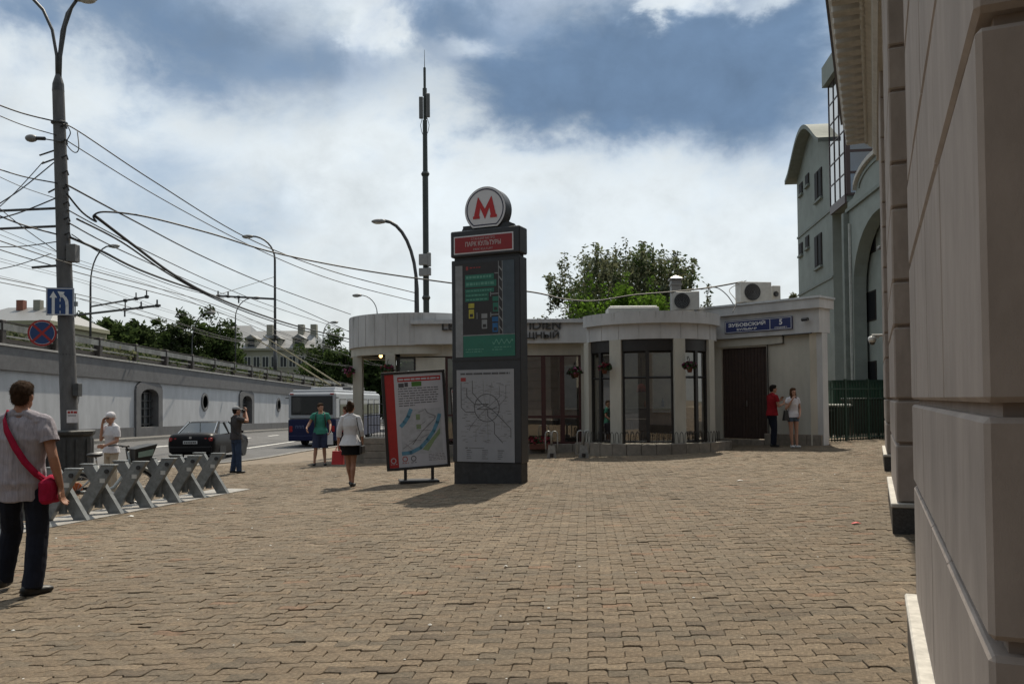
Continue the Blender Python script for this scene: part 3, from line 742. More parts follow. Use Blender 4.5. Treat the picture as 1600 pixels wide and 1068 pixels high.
# street name plate
u0, z0 = q(1138, 522); u1, z1 = q(1243, 494); pu, pz, pw, ph = (u0+u1)/2, (z0+z1)/2, u1-u0, z1-z0
c_blue = mat('sign_blue', (.012, .022, .11), .4, var=.08); c_sw = mat('sign_white', (.72, .72, .72), .5, var=.04)
sp = thing('street_name_plate', 'dark blue plate with white street name and number 5 on the cafe fascia', 'sign', FR.pt(pu, .17, pz))
Mi = Matrix.Translation(-FR.pt(pu, .17, pz))
MB().cbox(pu-pw/2, pu+pw/2, .17, .205, pz-ph/2, pz+ph/2, .006, Mi @ FR.M).build('plate', c_blue, sp)
fm = lambda du, dz: Mi @ FR.face(pu+du, .208, pz+dz)
sg = 1 if (FR.face(0, 0, 0).to_3x3() @ Vector((1, 0, 0))).dot(FR.u) > 0 else -1
text('lettering', 'ЗУБОВСКИЙ', ph*.36, c_sw, sp, fm(sg*-pw*.16, ph*.12), bold=.004, fit=pw*.56)
text('lettering', 'БУЛЬВАР', ph*.22, c_sw, sp, fm(sg*-pw*.16, -ph*.24), bold=.002, fit=pw*.30)
text('lettering', '5', ph*.58, c_sw, sp, fm(sg*pw*.34, ph*.10), bold=.006)
text('lettering', 'СТРОЕНИЕ 1', ph*.17, c_sw, sp, fm(sg*pw*.34, -ph*.32), bold=.001)
MB().box(pu+sg*pw*.185-.008, pu+sg*pw*.185+.008, .204, .209, pz-ph*.38, pz+ph*.38, Mi @ FR.M).build('divider', c_sw, sp)
for sx in (-1, 1):
    MB().box(pu+sx*pw*.485-.006, pu+sx*pw*.485+.006, .204, .208, pz-ph*.44, pz+ph*.44, Mi @ FR.M).build('border', c_sw, sp)
for sz in (-1, 1):
    MB().box(pu-pw*.485, pu+pw*.485, .2035, .2075, pz+sz*ph*.43-.006, pz+sz*ph*.43+.006, Mi @ FR.M).build('border', c_sw, sp)
# little camera and lamp arm beside it
u, z = q(1263, 500); o = FR.pt(u, .18, z); wl = thing('wall_camera', 'small black bullet camera beside the street name plate', 'camera', o)
MB().tube([(0, 0, .04), FR.n*.14], .02, 6).build('arm', c_blkfr, wl); MB().tube([FR.n*.10-FR.u*.05, FR.n*.16+FR.u*.16], .05, 8).build('housing', c_blkfr, wl)

# --- bowed glass front
BC = Vector((4.12, 25.0, 0)); BR = 1.95
bA0, bA1 = radians(196), radians(344)
zt0, zt1 = zrel(1.69), zrel(2.45); zlip = zrel(2.12); zsill = zrel(-1.20); zg = gz(4.2, 23)
TB = Matrix.Translation(BC)
def ringpart(name, r0, r1, z0, z1, m, a0=bA0, a1=bA1, n=40, p=None, M=TB):
    g = MB(); g.lathe([(r0, z0), (r1, z0), (r1, z1), (r0, z1), (r0, z0)], n, M, a0, a1)
    c = n+1
    for j in (0, n): g.f.append(tuple(k*c+j for k in range(4))); g.mi.append(0)
    return g.build(name, m, p or cafe, 35)
ringpart('bow_fascia', BR-.3, BR+.04, zt0, zlip, c_cw_); ringpart('bow_lip', BR-.3, BR+.15, zlip, zt1, c_cw_)
MB().lathe([(0, zt1+.02), (BR+.15, zt1)], 40, TB, radians(180), radians(360)).build('bow_roof', c_metal, cafe)
def ang(px):                                                # where a pixel column meets the bow
    r = ray(px, 620); d = Vector((r.x, r.y, 0)).normalized(); b = d.dot(BC); c = BC.length_squared-BR**2
    p = d*(b-sqrt(max(0, b*b-c))); return atan2(p.y-BC.y, p.x-BC.x) % (2*pi)
cols_px = [(916, 923), (955, 972), (1053, 1070), (1106, 1114)]
ca2 = [(ang(a), ang(b)) for a, b in cols_px]
for a0, a1 in ca2: ringpart('column', BR-.22, BR+.06, zsill-.02, zt0, c_cream, a0, a1, 3)
ringpart('bow_head', BR-.10, BR-.02, zrel(1.36), zt0, c_blkfr, ca2[0][0], ca2[-1][1], 30)
for k, ((_, a0), (a1, _)) in enumerate(zip(ca2, ca2[1:])):
    w = link('window', None, cafe); nseg = 2; zt = zrel(1.36); zm = zrel(.62)
    for i in range(nseg):
        s0, s1 = a0+(a1-a0)*i/nseg, a0+(a1-a0)*(i+1)/nseg
        for za, zb2 in ((zsill+.05, zm-.02), (zm+.02, zt)):
            g = MB(); P0, P1 = [BC + Vector((cos(s), sin(s), 0))*(BR-.07) for s in (s0, s1)]
            g.quad((P0.x, P0.y, za), (P1.x, P1.y, za), (P1.x, P1.y, zb2), (P0.x, P0.y, zb2)); g.build('pane', c_glass, w)
    for s in [a0+(a1-a0)*i/nseg for i in range(nseg+1)]:
        p = BC + Vector((cos(s), sin(s), 0))*(BR-.07); MB().box(-.04, .04, -.05, .05, zsill, zt, Matrix.Translation(p) @ Matrix.Rotation(s, 4, 'Z')).build('mullion', c_blkfr, w)
    pp = [BC + Vector((cos(s), sin(s), 0))*(BR-.07) for s in [a0+(a1-a0)*i/nseg for i in range(nseg+1)]]
    for z in (zsill+.03, zm, zt-.02):
        for A, B in zip(pp, pp[1:]): MB().tube([(A.x, A.y, z), (B.x, B.y, z)], .032, 4).build('mullion', c_blkfr, w)
nt_ = 15
for k in range(nt_):
    a0, a1 = bA0-.02+(bA1-bA0+.04)*k/nt_, bA0-.02+(bA1-bA0+.04)*(k+1)/nt_; ringpart('plinth_tile', BR-.4, BR+.42+random.uniform(-.008, .008), zg-.25, zsill+random.uniform(-.03, .0), c_tile, a0+.003, a1-.003, 3)
# low hoop railing on the plinth
hoops = thing('hoop_railing', 'low row of dark wire hoops on the ledge under the bowed window', 'railing', BC + Vector((0, -BR, zsill)))
a = ca2[0][1]-.05
while a < ca2[-1][0]+.12:
    s0, s1 = a+.008, a+.062; pts = []
    for i in range(9):
        w = i/8; s = s0+(s1-s0)*w; h = .20 + .10*sin(pi*w) if 0 < i < 8 else 0
        pts.append(Vector((cos(s), sin(s), 0))*(BR+.22)+Vector((0, BR, h)))
    MB().tube(pts, .009, 5).build('hoop', c_blkfr, hoops); a += .07

# --- middle front
MA, MB_ = Vector((-1.55, 26.0, 0)), Vector((2.35, 26.0, 0)); FM = Fr(MA, MB_)
if FM.n.y > 0: FM = Fr(MA, MB_, 0, True)
qm = lambda px, py: FM.uz(px, py)
ml = FM.len; zm0 = gz(1, 26)-.1; mz0, mz1 = zrel(1.78), zrel(2.5); wz1, wz0 = zrel(1.42), zrel(-1.33)
uL, uR = qm(826, 600)[0], qm(908, 600)[0]
cbm = lambda name, *a, m=c_cw_: MB().box(*a, FM.M).build(name, m, cafe)
uE = qm(650, 520)[0]; cbm('fascia', uE, ml, -.4, .30, mz0, mz1-.10); cbm('flashing', uE-.13, ml, -.45, .40, mz1-.10, mz1+.02, m=c_ledgem)
cbm('wall_band', uE-.5, ml, -.3, 0, wz1, mz0+.02, m=c_cream)
cbm('wall', uR, uR+.26, -.3, .03, zm0, mz0, m=c_cream)
cbm('wall', uL-2.3, uL-1.3, -.3, .0, zm0, mz0, m=c_cream)
for k in range(9):
    a, b = -.5+(ml+.5)*k/9, -.5+(ml+.5)*(k+1)/9; MB().cbox(a+.006, b-.006, -.2, .14, zm0-.2, wz0-.02, .008, FM.M).build('plinth_tile', c_tile, cafe)
def window(F_, u0, u1, z0, z1, nu, rows, m, fw=.07):
    w = link('window', None, cafe); du = (u1-u0)/nu
    for i in range(nu+1): MB().box(u0+i*du-fw, u0+i*du+fw, -.16, -.04, z0, z1, F_.M).build('mullion', m, w)
    zz = [z0]+[z0+(z1-z0)*r for r in rows]+[z1]
    for z in zz: MB().box(u0, u1, -.15, -.05, z-fw*.6, z+fw*.6, F_.M).build('mullion', m, w)
    for i in range(nu):
        for a, b in zip(zz, zz[1:]):
            g = MB(); g.quad(*[F_.pt(u, -.10, z) for u, z in ((u0+i*du, a), (u0+(i+1)*du, a), (u0+(i+1)*du, b), (u0+i*du, b))]); g.build('pane', c_glass, w)
window(FM, uL-1.3, uR, wz0, wz1, 5, (.30,), c_redfr)
# cafe name in raised dark letters
cn = thing('cafe_sign', 'two rows of raised dark letters on the cafe fascia half hidden by the pylon', 'sign', FM.pt(1.5, .2, zrel(2.15)))
Mi2 = Matrix.Translation(-FM.pt(1.5, .2, zrel(2.15)))
c_let = mat('letter_black', (.03, .03, .03), .5)
ua, ub = qm(692, 515)[0], qm(875, 515)[0]
FMf = lambda px, py: Mi2 @ FM.face(qm(px, py)[0], .34, qm(px, py)[1])
text('lettering', 'LE PAIN QUOTIDIEN', .34, c_let, cn, FMf(783.5, 511), ext=.03, fit=ub-ua, bold=.004)
text('lettering', 'ХЛЕБ НАСУЩНЫЙ', .26, c_let, cn, FMf(800, 526), ext=.03, fit=(ub-ua)*.80, bold=.004)
# --- left: entrance block and round portico
PC = Vector((-3.15, 28.0, 0)); PR = 2.25; TP = Matrix.Translation(PC)
pz0, pz1, pzb = zrel(1.76), zrel(2.77), zrel(1.49)
ringpart('portico_fascia', PR-.30, PR+.03, pz0, pz1, c_cw_, radians(60), radians(330), 56, M=TP)
ringpart('portico_beam', PR-.24, PR-.03, pzb, pz0, c_cream, radians(60), radians(330), 56, M=TP)
MB().lathe([(0, pz1-.02), (PR, pz1-.05)], 40, TP).build('portico_roof', c_metal, cafe)
MB().lathe([(0, pzb+.12), (PR-.1, pzb+.12)], 40, TP).build('portico_ceiling', c_cream, cafe)
zp = gz(-3.5, 25)
def pang(px, far=False):
    r = ray(px, 620); d = Vector((r.x, r.y, 0)).normalized(); b = d.dot(PC); c = PC.length_squared-(PR-.14)**2
    s = sqrt(max(0, b*b-c)); return d*(b+s if far else b-s)
zfl = zrel(-1.08)
for px in (560, 611):
    p = pang(px); MB().cbox(p.x-.15, p.x+.15, p.y-.15, p.y+.15, zp-.2, pzb, .01).build('column', c_cream, cafe)
xa = lambda px, py=620: qm(px, py)[0]
cbm('wall', xa(650), xa(696), -.3, .02, zm0, zrel(1.38), m=c_cream)
window(FM, xa(622), xa(649), zrel(-1.2), zrel(1.38), 1, (.72,), c_blkfr, .05)
window(FM, xa(697), uL-1.75, zrel(-1.2), zrel(1.38), 2, (.3,), c_redfr, .05)
# platform and steps of the portico
for k, (rr, zz) in enumerate(((PR+1.5, zfl-.36), (PR+1.1, zfl-.18), (PR+.7, zfl))):
    g = MB(); g.lathe([(0, zp-.35-.01*k), (rr, zp-.35-.01*k), (rr, zz), (0, zz)], 48, TP, radians(235), radians(285)); g.build('step', c_tile, cafe, 30)
b = MB(); pB = P(592, 700, 24.6); 
for z in range(4): MB().cbox(pB.x-.36, pB.x+.44, pB.y-.5, pB.y+.9, zp-.05+z*.195, zp+.14+z*.195, .012).build('plinth_tile', c_tile, cafe)
rl = thing('portico_railing', 'black mesh railing standing on the portico step wall', 'railing', (pB.x-.1, pB.y+.0, zp+.73))
for i in range(7): MB().tube([(-.22+i*.09, 0, 0), (-.22+i*.09, 0, .98)], .012 if i % 6 else .02, 5).build('bar', c_blkfr, rl)
for z in (.05, .35, .65, .97): MB().tube([(-.22, 0, z), (.32, 0, z)], .012, 5).build('rail', c_blkfr, rl)
lp = P(595, 556, 27.6)
bulb = thing('ceiling_lamp', 'small lit warm bulb under the portico ceiling', 'lamp', lp)
MB().tube([(0, 0, .04), (0, 0, pzb+.12-lp.z)], .012, 6).build('cord', c_blkfr, bulb)
MB().ell((0, 0, 0), (.06, .06, .06)).build('bulb', mat('warm_bulb', (1, .7, .3), .4, emit=((1, .62, .22), 4.0)), bulb, True)
# --- body, roof and what shows of the interior
MB().box(-2.9, 6.4, 25.9, 31, zrel(2.30), zrel(2.36)).build('flat_roof', c_metal, cafe)
MB().box(-2.9, 9.0, 30.5, 30.7, zm0-.2, zrel(2.38)).build('interior_wall', c_inw, cafe)
MB().box(-3.0, 9.0, 30.8, 31.0, zm0-.4, zrel(2.3)).build('rear_wall', c_cream, cafe)
MB().box(-3.0, -2.85, 27.5, 30.8, zm0-.3, zrel(2.38)).build('side_wall', c_cream, cafe)
MB().box(-3.2, 7.0, 26.2, 30.5, zrel(-1.36), zrel(-1.30)).build('interior_floor', c_infl, cafe); MB().lathe([(0, zrel(-1.31)), (BR-.2, zrel(-1.31))], 30, TB, radians(180), radians(360)).build('bow_floor', c_infl, cafe)
MB().box(-3.2, 6.3, 26.0, 30.5, zrel(1.95), zrel(2.0)).build('interior_ceiling', c_inw, cafe)
def table(x, y, lab):
    t = thing('cafe_table', lab, 'table', (x, y, zrel(-1.30)))
    MB().cbox(-.4, .4, -.35, .35, .71, .75, .01).build('table_top', c_wood, t); MB().tube([(0, 0, .0), (0, 0, .71)], .04, 8).build('leg', c_blkfr, t); MB().lathe([(.25, 0), (.25, .02), (0, .04)], 16).build('foot', c_blkfr, t)
table(3.5, 24.4, 'wooden cafe table behind the wide bowed window pane'); table(5.1, 24.5, 'wooden cafe table behind the right pane of the bowed window')
ctr = thing('cafe_counter', 'wooden serving counter inside the cafe behind the bowed window', 'counter', (3.6, 28.2, zrel(-1.30)))
MB().cbox(-2.2, 2.6, -.3, .4, 0, 1.0, .02).build('counter_body', c_wood, ctr); MB().cbox(-2.3, 2.7, -.36, .44, 1.0, 1.05, .01).build('counter_top', c_inw, ctr)
for i, (x, h, c) in enumerate(((-1.2, .3, (.4, .12, .05)), (-.9, .25, (.5, .45, .35)), (.1, .34, (.05, .12, .05)), (.35, .3, (.3, .28, .22)), (.9, .22, (.5, .2, .08)), (1.5, .3, (.05, .06, .1)))):
    b = MB().lathe([(.05, 0), (.05, h*.6), (.02, h*.78), (.02, h), (0, h)], 10).build('bottle', mat('bottle%d' % i, c, .25), None, True, loc=(3.6+x, 28.2, zrel(-.25)))
    tag(b, ('orange', 'cream', 'dark green', 'grey', 'amber', 'navy')[i] + ' bottle standing on the wooden counter inside the cafe', 'bottle', 'bottles on the cafe counter')
sh = thing('pendant_shade', 'dark orange pendant shade hanging inside the bowed window', 'lamp', P(1002, 607, 25.6))
MB().lathe([(.16, -.1), (.12, .1), (.03, .16)], 14).build('lamp_shade', mat('shade_orange', (.35, .07, .03), .6), sh, True); MB().tube([(0, 0, .15), (0, 0, .95)], .008, 5).build('cord', c_blkfr, sh)

# ------------------------------------------------------------ things on and around the cafe
c_flower = [mat('petal_magenta', (.17, .02, .075), .6, var=.3, scale=30), mat('petal_red', (.20, .018, .03), .6, var=.3, scale=30), mat('petal_pink', (.45, .14, .28), .6, var=.3)]
c_fleaf = mat('basket_leaf', (.035, .07, .025), .6, var=.3, scale=30); c_pot = mat('terracotta', (.13, .045, .028), .8, var=.15)
def basket(p, r, lab, kinds, wallp):
    r *= .78
    t = thing('flower_basket', lab, 'flowers', p)
    MB().lathe([(r*.30, -r*1.0), (r*.55, -r*.25), (r*.6, -.05*r), (0, -.05*r)], 14).build('pot', c_pot, t, True)
    MB().tube([(0, 0, 0), (0, .02, r*1.2), (0, wallp*.6, r*1.6), (0, wallp, r*1.6), (0, wallp, r*1.1)], .010, 5).build('hook', c_blkfr, t)
    for nm, ms, cnt, sz in (('leaves', [c_fleaf], 90, .045), ('blossoms', kinds, 70, .034)):
        g = MB()
        for i in range(cnt):
            a, e = random.uniform(0, 2*pi), random.uniform(-.5, 1.3); rr = r*random.uniform(.55, 1.05)*(1 if nm == 'blossoms' else .92)
            c = Vector((cos(a)*cos(e)*rr*1.15, sin(a)*cos(e)*rr*.9, sin(e)*rr*.75)); g.m = random.randrange(len(ms))
            R_ = Euler((random.uniform(0, 6), random.uniform(0, 6), random.uniform(0, 6))).to_matrix()
            for kk in range(2):
                q_ = Euler((kk*1.2, kk*.7, 0)).to_matrix() @ R_
                g.add([c + q_ @ Vector(v)*sz*random.uniform(.7, 1.2) for v in ((-1, -.6, 0), (0, -1, .2), (1, -.5, 0), (.7, .8, .2), (-.6, .9, 0))], [(0, 1, 2, 3, 4)])
        o = g.build(nm, ms, t); o['kind'] = 'stuff'
basket(P(545, 580, 26.6), .24, 'hanging pink flower basket outside the left portico column', [c_flower[0], c_flower[2]], .0)
pc = pang(611); basket(Vector((pc.x-.05, pc.y-.38, P(606, 577, pc.y-.3).z)), .25, 'hanging red flower basket on the portico column beside the map board', [c_flower[1], c_flower[0]], .25)
basket(Vector((P(900, 580, 25.6).x, 25.6, P(900, 580, 25.6).z)), .24, 'hanging magenta flower basket beside the oxblood window frame', [c_flower[0], c_flower[2]], .4)
for (px, py, lab, ks) in ((956, 574, 'hanging red flower basket on the column left of the wide bowed window', [c_flower[1], c_flower[0]]), (1068, 572, 'hanging purple flower basket on the column right of the wide bowed window', [c_flower[0]])):
    s = ang(px); pt = BC + Vector((cos(s), sin(s), 0))*(BR+.34); basket(Vector((pt.x, pt.y, P(px, py, pt.y).z)), .22, lab, ks, .28)
wl_ = thing('window_box', 'low planter with red flowers at the foot of the oxblood window', 'flowers', FM.pt(uL+.35, .25, wz0-.05))
MB().cbox(-.35, .35, -.11, .11, -.12, .06, .015).build('planter', c_pot, wl_)
g = MB()
for i in range(120):
    c = Vector((random.uniform(-.36, .36), random.uniform(-.15, .15), random.uniform(.05, .26))); R_ = Euler((random.uniform(0, 6), random.uniform(0, 6), 0)).to_matrix(); g.m = 0 if i % 3 else 1
    g.add([c + R_ @ Vector(v)*.04 for v in ((-1, -.6, 0), (0, -1, .2), (1, -.5, 0), (.7, .8, .2), (-.6, .9, 0))], [(0, 1, 2, 3, 4)])
o = g.build('blossoms', [c_flower[1], c_fleaf], wl_); o['kind'] = 'stuff'
# cycle stands: two bent hoops on a post
c_galv = mat('galvanised', (.30, .31, .31), .45, metal=.7, var=.2, scale=12)
for px, lab in ((862, 'grey steel looped cycle stand in front of the oxblood window'), (912, 'grey steel looped cycle stand beside the bowed window corner')):
    p = G(px, 715); t = thing('cycle_stand', lab, 'bike stand', p, 0, 'looped cycle stands by the cafe')
    for sx in (-1, 1):
        pts = [(sx*.13+.02*sx, -.02, .12), (sx*.17, -.02, .40), (sx*.17, -.02, .66)] + [(sx*.17-sx*.085+sx*.085*cos(w), -.02, .66+.085*sin(w)) for w in (.8, 1.57, 2.3)] + [(0.0+sx*.012, -.02, .60), (sx*.012, -.02, .35)]
        MB().tube(pts, .019, 7).build('loop', c_galv, t, True)
    MB().add([(-.13, -.05, 0), (.13, -.05, 0), (.13, .05, 0), (-.13, .05, 0), (-.09, -.03, .36), (.09, -.03, .36), (.09, .03, .36), (-.09, .03, .36)], MB.BF).build('post', c_galv, t)
    MB().tube([(0, -.08, .03), (0, -.08, .13)], .05, 8).build('foot', c_blkfr, t)
# roof units
c_ac = mat('ac_casing', (.52, .51, .48), .5, var=.06, stain=.2); c_fan = mat('fan_black', (.02, .02, .022), .5)
def ac_unit(px0, px1, py0, py1, D, lab, rz):
    a, b = P(px0, py1, D), P(px1, py0, D); w, h = b.x-a.x, b.z-a.z
    t = thing('air_conditioner', lab, 'air conditioner', ((a.x+b.x)/2, D, a.z), rz)
    MB().cbox(-w/2, w/2, -.18, .22, .05, h, .015).build('casing', c_ac, t)
    fx = -w*.12; r = min(w*.30, h*.38)
    Mf = Matrix.Translation((fx, -.185, .05+(h-.05)/2)) @ Matrix.Rotation(pi/2, 4, 'X')
    f = MB().lathe([(0, .0), (r, .0), (r, .02), (r*.96, .025)], 24, Mf).build('fan_opening', c_fan, t)
    for k in range(5): MB().lathe([(r*(k+1)/5.2, .022), (r*(k+1)/5.2+.008, .03)], 20, Mf, caps=False).build('guard_ring', c_metal, f)
    for sx in (-1, 1): MB().box(sx*w*.35-.04, sx*w*.35+.04, -.2, .24, 0, .05).build('foot', c_metal, t)
    return t
ac_unit(1050, 1092, 456, 488, 26.3, 'small white air conditioner unit on the roof beside the vent pipe', radians(-12))
ac_unit(1152, 1203, 441, 476, 27.2, 'large beige air conditioner unit on the roof above the street plate', radians(10))
ac_unit(1203, 1216, 447, 476, 27.6, 'narrow pale air conditioner unit on the roof beside the large beige one', radians(10))
v0 = P(1056, 488, 27.4); vt = thing('roof_vent', 'square grey metal vent pipe with cap on the cafe roof', 'vent', v0)
hv = P(1056, 432, 27.4).z-v0.z
MB().cbox(-.16, .16, -.16, .16, -.25, hv-.12, .01).build('duct', c_metal, vt); MB().lathe([(.30, hv-.12), (.30, hv-.07), (.02, hv+.04)], 4, Matrix.Rotation(pi/4, 4, 'Z')).build('cap', c_metal, vt)
MB().box(-.19, .19, -.19, .19, hv-.30, hv-.24).build('collar', c_metal, vt)
sl = P(975, 487, 27.2); slt = thing('roof_skylight', 'low flat skylight box on the cafe roof behind the bow', 'skylight', sl)
MB().cbox(-.55, 1.1, -.3, .5, -.1, .12, .02).build('kerb', c_ac, slt); MB().cbox(-.5, 1.05, -.25, .45, .12, .17, .02).build('cover', c_ledgem, slt)

# panel seams and rain runs on the fascias
c_seam = mat('panel_seam', (.40, .40, .40), .9); c_run = mat('rain_run', (.40, .40, .39), .9, var=.2, scale=12)
for k in range(9):
    a = bA0+.1+(bA1-bA0-.2)*k/8; p = BC + Vector((cos(a), sin(a), 0))*(BR+.045)
    MB().box(-.004, .004, -.005, .005, zt0+.01, zlip-.005, Matrix.Translation(p) @ Matrix.Rotation(a, 4, 'Z')).build('panel_seam', c_seam, cafe)
for k in range(12):
    a = radians(180)+radians(110)*k/11; p = PC + Vector((cos(a), sin(a), 0))*(PR+.034)
    MB().box(-.004, .004, -.005, .005, pz0+.01, pz1-.02, Matrix.Translation(p) @ Matrix.Rotation(a, 4, 'Z')).build('panel_seam', c_seam, cafe)
rs = random.Random(3)
for k in range(16):
    a = rs.uniform(bA0+.1, bA1-.1); p = BC + Vector((cos(a), sin(a), 0))*(BR+.154); h = rs.uniform(.08, .26); w = rs.uniform(.006, .02)
    MB().add([(.0, -w, zt1-.005), (.0, w, zt1-.005), (.0, w*.2, zt1-h), (.0, -w*.4, zt1-h*.9)], [(0, 1, 2, 3)], Matrix.Translation(p) @ Matrix.Rotation(a, 4, 'Z')).build('rain_run', c_run, cafe)
for k in range(14):
    a = rs.uniform(radians(182), radians(280)); p = PC + Vector((cos(a), sin(a), 0))*(PR+.036); h = rs.uniform(.12, .5); w = rs.uniform(.006, .022)
    MB().add([(.0, -w, pz1-.005), (.0, w, pz1-.005), (.0, w*.2, pz1-h), (.0, -w*.4, pz1-h*.9)], [(0, 1, 2, 3)], Matrix.Translation(p) @ Matrix.Rotation(a, 4, 'Z')).build('rain_run', c_run, cafe)
# ============================================================ METRO PYLON
c_pyl = mat('pylon_anthracite', (.028, .030, .036), .42, var=.12, scale=6, stain=.2)
c_pylb = mat('pylon_base', (.026, .026, .028), .6, var=.3, scale=9, stain=.3)
c_lb = mat('lightbox_white', (.60, .60, .63), .45, var=.03)
c_mred = mat('metro_red', (.42, .018, .022), .45, var=.05)
c_dred = mat('panel_red', (.24, .014, .018), .45, var=.06)
c_navy = mat('ring_navy', (.012, .014, .05), .45)
bl, br_ = G(714, 753), G(823, 757)
YAW = radians(-24)
pc = (bl+br_)/2; WY, DY = 1.46, .34
pyl = thing('metro_pylon', 'tall dark metro pylon with round red M sign, advert and metro map', 'sign', (pc.x, pc.y+.1, gz(pc.x, pc.y)), YAW)
zz = lambda py: P(765, py, pc.y).z - gz(pc.x, pc.y)
hb, h1, h2, h3 = zz(722), zz(404), zz(358), zz(292)
hw = WY/2
MB().box(-hw+.02, hw-.02, -DY/2+.02, DY/2-.02, -.1, hb).build('base', c_pylb, pyl)
MB().cbox(-hw, hw, -DY/2, DY/2, hb, h1, .012).build('cabinet', c_pyl, pyl)
MB().box(-hw+.05, hw-.05, -DY/2+.04, DY/2-.04, h1, h1+.06).build('joint', c_fan, pyl)
MB().cbox(-hw-.01, hw+.01, -DY/2-.015, DY/2+.015, h1+.06, h2, .02).build('header', c_pyl, pyl)
MB().box(-hw+.01, hw-.01, -DY/2-.012, -DY/2, zz(563), zz(563)+.025).build('seam', c_fan, pyl)
MB().box(-.50, .50, -DY/2+.06, DY/2-.06, h2, h2+.10).build('neck', c_pyl, pyl)
for sx in (-1, 1):
    MB().tube([(sx*.52+.05*cos(w), 0, h2+.02+.06*sin(w)) for w in [pi*i/8 for i in range(9)]], .012, 6).build('lifting_eye', c_pyl, pyl)
# M disc: a drum cut flat at the bottom
cr = (h3-h2-.03)/1.80; cz = h3-cr
def dpoly(r, cut):
    a = math.acos(min(1, cut/r)); return [(r*sin(w), -r*cos(w)) for w in [a+(2*pi-2*a)*i/48 for i in range(49)]]
def disc(name, r, cut, y0, y1, m, par):
    Mx_ = Matrix(((1, 0, 0, 0), (0, 0, 1, 0), (0, 1, 0, cz), (0, 0, 0, 1))); return MB().prism(dpoly(r, cut), y0, y1, Mx_).build(name, m, par, 30)
disc('drum', cr, cr*.80, -DY/2+.03, DY/2-.03, c_pyl, pyl)
for sgn in (-1, 1):
    f0 = sgn*(DY/2-.03)
    fc = disc('disc_face', cr*.985, cr*.785, *sorted((f0, f0+sgn*.010)), c_lb, pyl)
    g = MB(); o, i_ = dpoly(cr*.905, cr*.71), dpoly(cr*.855, cr*.66); n = len(o); y_ = f0+sgn*.013
    g.v = [(x, y_, cz+z) for x, z in o+i_]; g.f = [(k, (k+1) % n, n+(k+1) % n, n+k) for k in range(n)]; g.mi = [0]*n
    g.build('ring', c_navy, pyl)
    # the letter, drawn as an outline: splayed legs with feet
    Lm = [(-.62, -.42), (-.62, -.30), (-.57, -.30), (-.36, .50), (-.33, .50), (0, -.02), (.33, .50), (.36, .50), (.57, -.30), (.62, -.30), (.62, -.42), (.27, -.42), (.27, -.30), (.30, -.30), (.235, .03), (0, -.46), (-.235, .03), (-.30, -.30), (-.27, -.30), (-.27, -.42)]
    g = MB(); y_ = f0+sgn*.016; g.v = [(x*cr*.94, y_, cz+(z+.03)*cr*1.02) for x, z in Lm]
    for q4 in ((0, 1, 2, 17, 18, 19), (2, 3, 4, 16, 17), (4, 5, 15, 16), (5, 6, 7, 14, 15)[0:0] or (5, 6, 14, 15), (6, 7, 8, 13, 14), (8, 9, 10, 11, 12, 13)): g.f.append(q4); g.mi.append(0)
    g.build('letter_m', c_mred, pyl)
FY = -DY/2
def panel(name, x0, x1, z0, z1, y, m, par=None, th=.006): return MB().box(x0, x1, y-th, y, z0, z1).build(name, m, par or pyl)
FT = lambda x, y, z: Matrix(((1, 0, 0, x), (0, 0, -1, y), (0, 1, 0, z), (0, 0, 0, 1)))
rz0, rz1 = zz(395), zz(367)
rp = panel('station_panel', -hw+.07, hw-.12, rz0, rz1, FY-.015, c_lb); panel('panel_field', -hw+.095, hw-.145, rz0+.025, rz1-.025, FY-.021, c_dred)
cxp = (-hw+.07+hw-.12)/2; hp = rz1-rz0; c_pt = mat('panel_text', (.42, .34, .34), .5)
text('lettering', 'СТАНЦИЯ МЕТРО', hp*.17, c_pt, pyl, FT(cxp, FY-.029, rz0+hp*.78), ext=.001)
text('lettering', 'ПАРК КУЛЬТУРЫ', hp*.34, c_pt, pyl, FT(cxp, FY-.029, rz0+hp*.50), ext=.001, fit=WY*.52, bold=.003)
text('lettering', 'PARK KULTURY', hp*.17, c_pt, pyl, FT(cxp, FY-.029, rz0+hp*.20), ext=.001)
# advert behind glass
az0, az1 = zz(557), zz(410); ax0, ax1 = -hw+.09, hw-.11
c_adk = mat('advert_dark', (.022, .020, .022), .5); c_adg = mat('advert_green', (.018, .135, .095), .5, var=.05); c_adw = mat('advert_grey', (.22, .23, .24), .5); c_adt = mat('advert_pale_green', (.10, .27, .21), .5)
c_ay = mat('advert_yellow', (.40, .36, .05), .5); c_ab = mat('advert_blue', (.012, .10, .26), .5); c_ar = mat('advert_red', (.25, .03, .03), .5); c_asl = mat('advert_slate', (.055, .075, .095), .5)
panel('poster', ax0, ax1, az0, az1, FY-.002, c_adk)
X = lambda f: ax0+(ax1-ax0)*f
Z = lambda f: az1-(az1-az0)*f
pr_ = MB(); PM = [c_adg, c_adw, c_adt, c_ay, c_ab, c_ar, c_asl, c_adk]
lay = [0]
def ink(mi, fx0, fx1, fz0, fz1, l=1): pr_.m = mi; y = FY-.008-.0012*l; pr_.quad((X(fx0), y, Z(fz1)), (X(fx1), y, Z(fz1)), (X(fx1), y, Z(fz0)), (X(fx0), y, Z(fz0)))
ink(1, 0, .125, .02, 1.0); ink(6, .80, 1.0, 0, .77); ink(0, .13, 1.0, .775, 1.0); ink(1, .13, 1.0, .765, .776)
for (a, b, c, d) in ((.17, .66, .125, .185), (.17, .70, .19, .26), (.17, .66, .275, .32), (.17, .57, .325, .365), (.17, .57, .37, .41)): ink(0, a, b, c, d, 2)
random.seed(11)
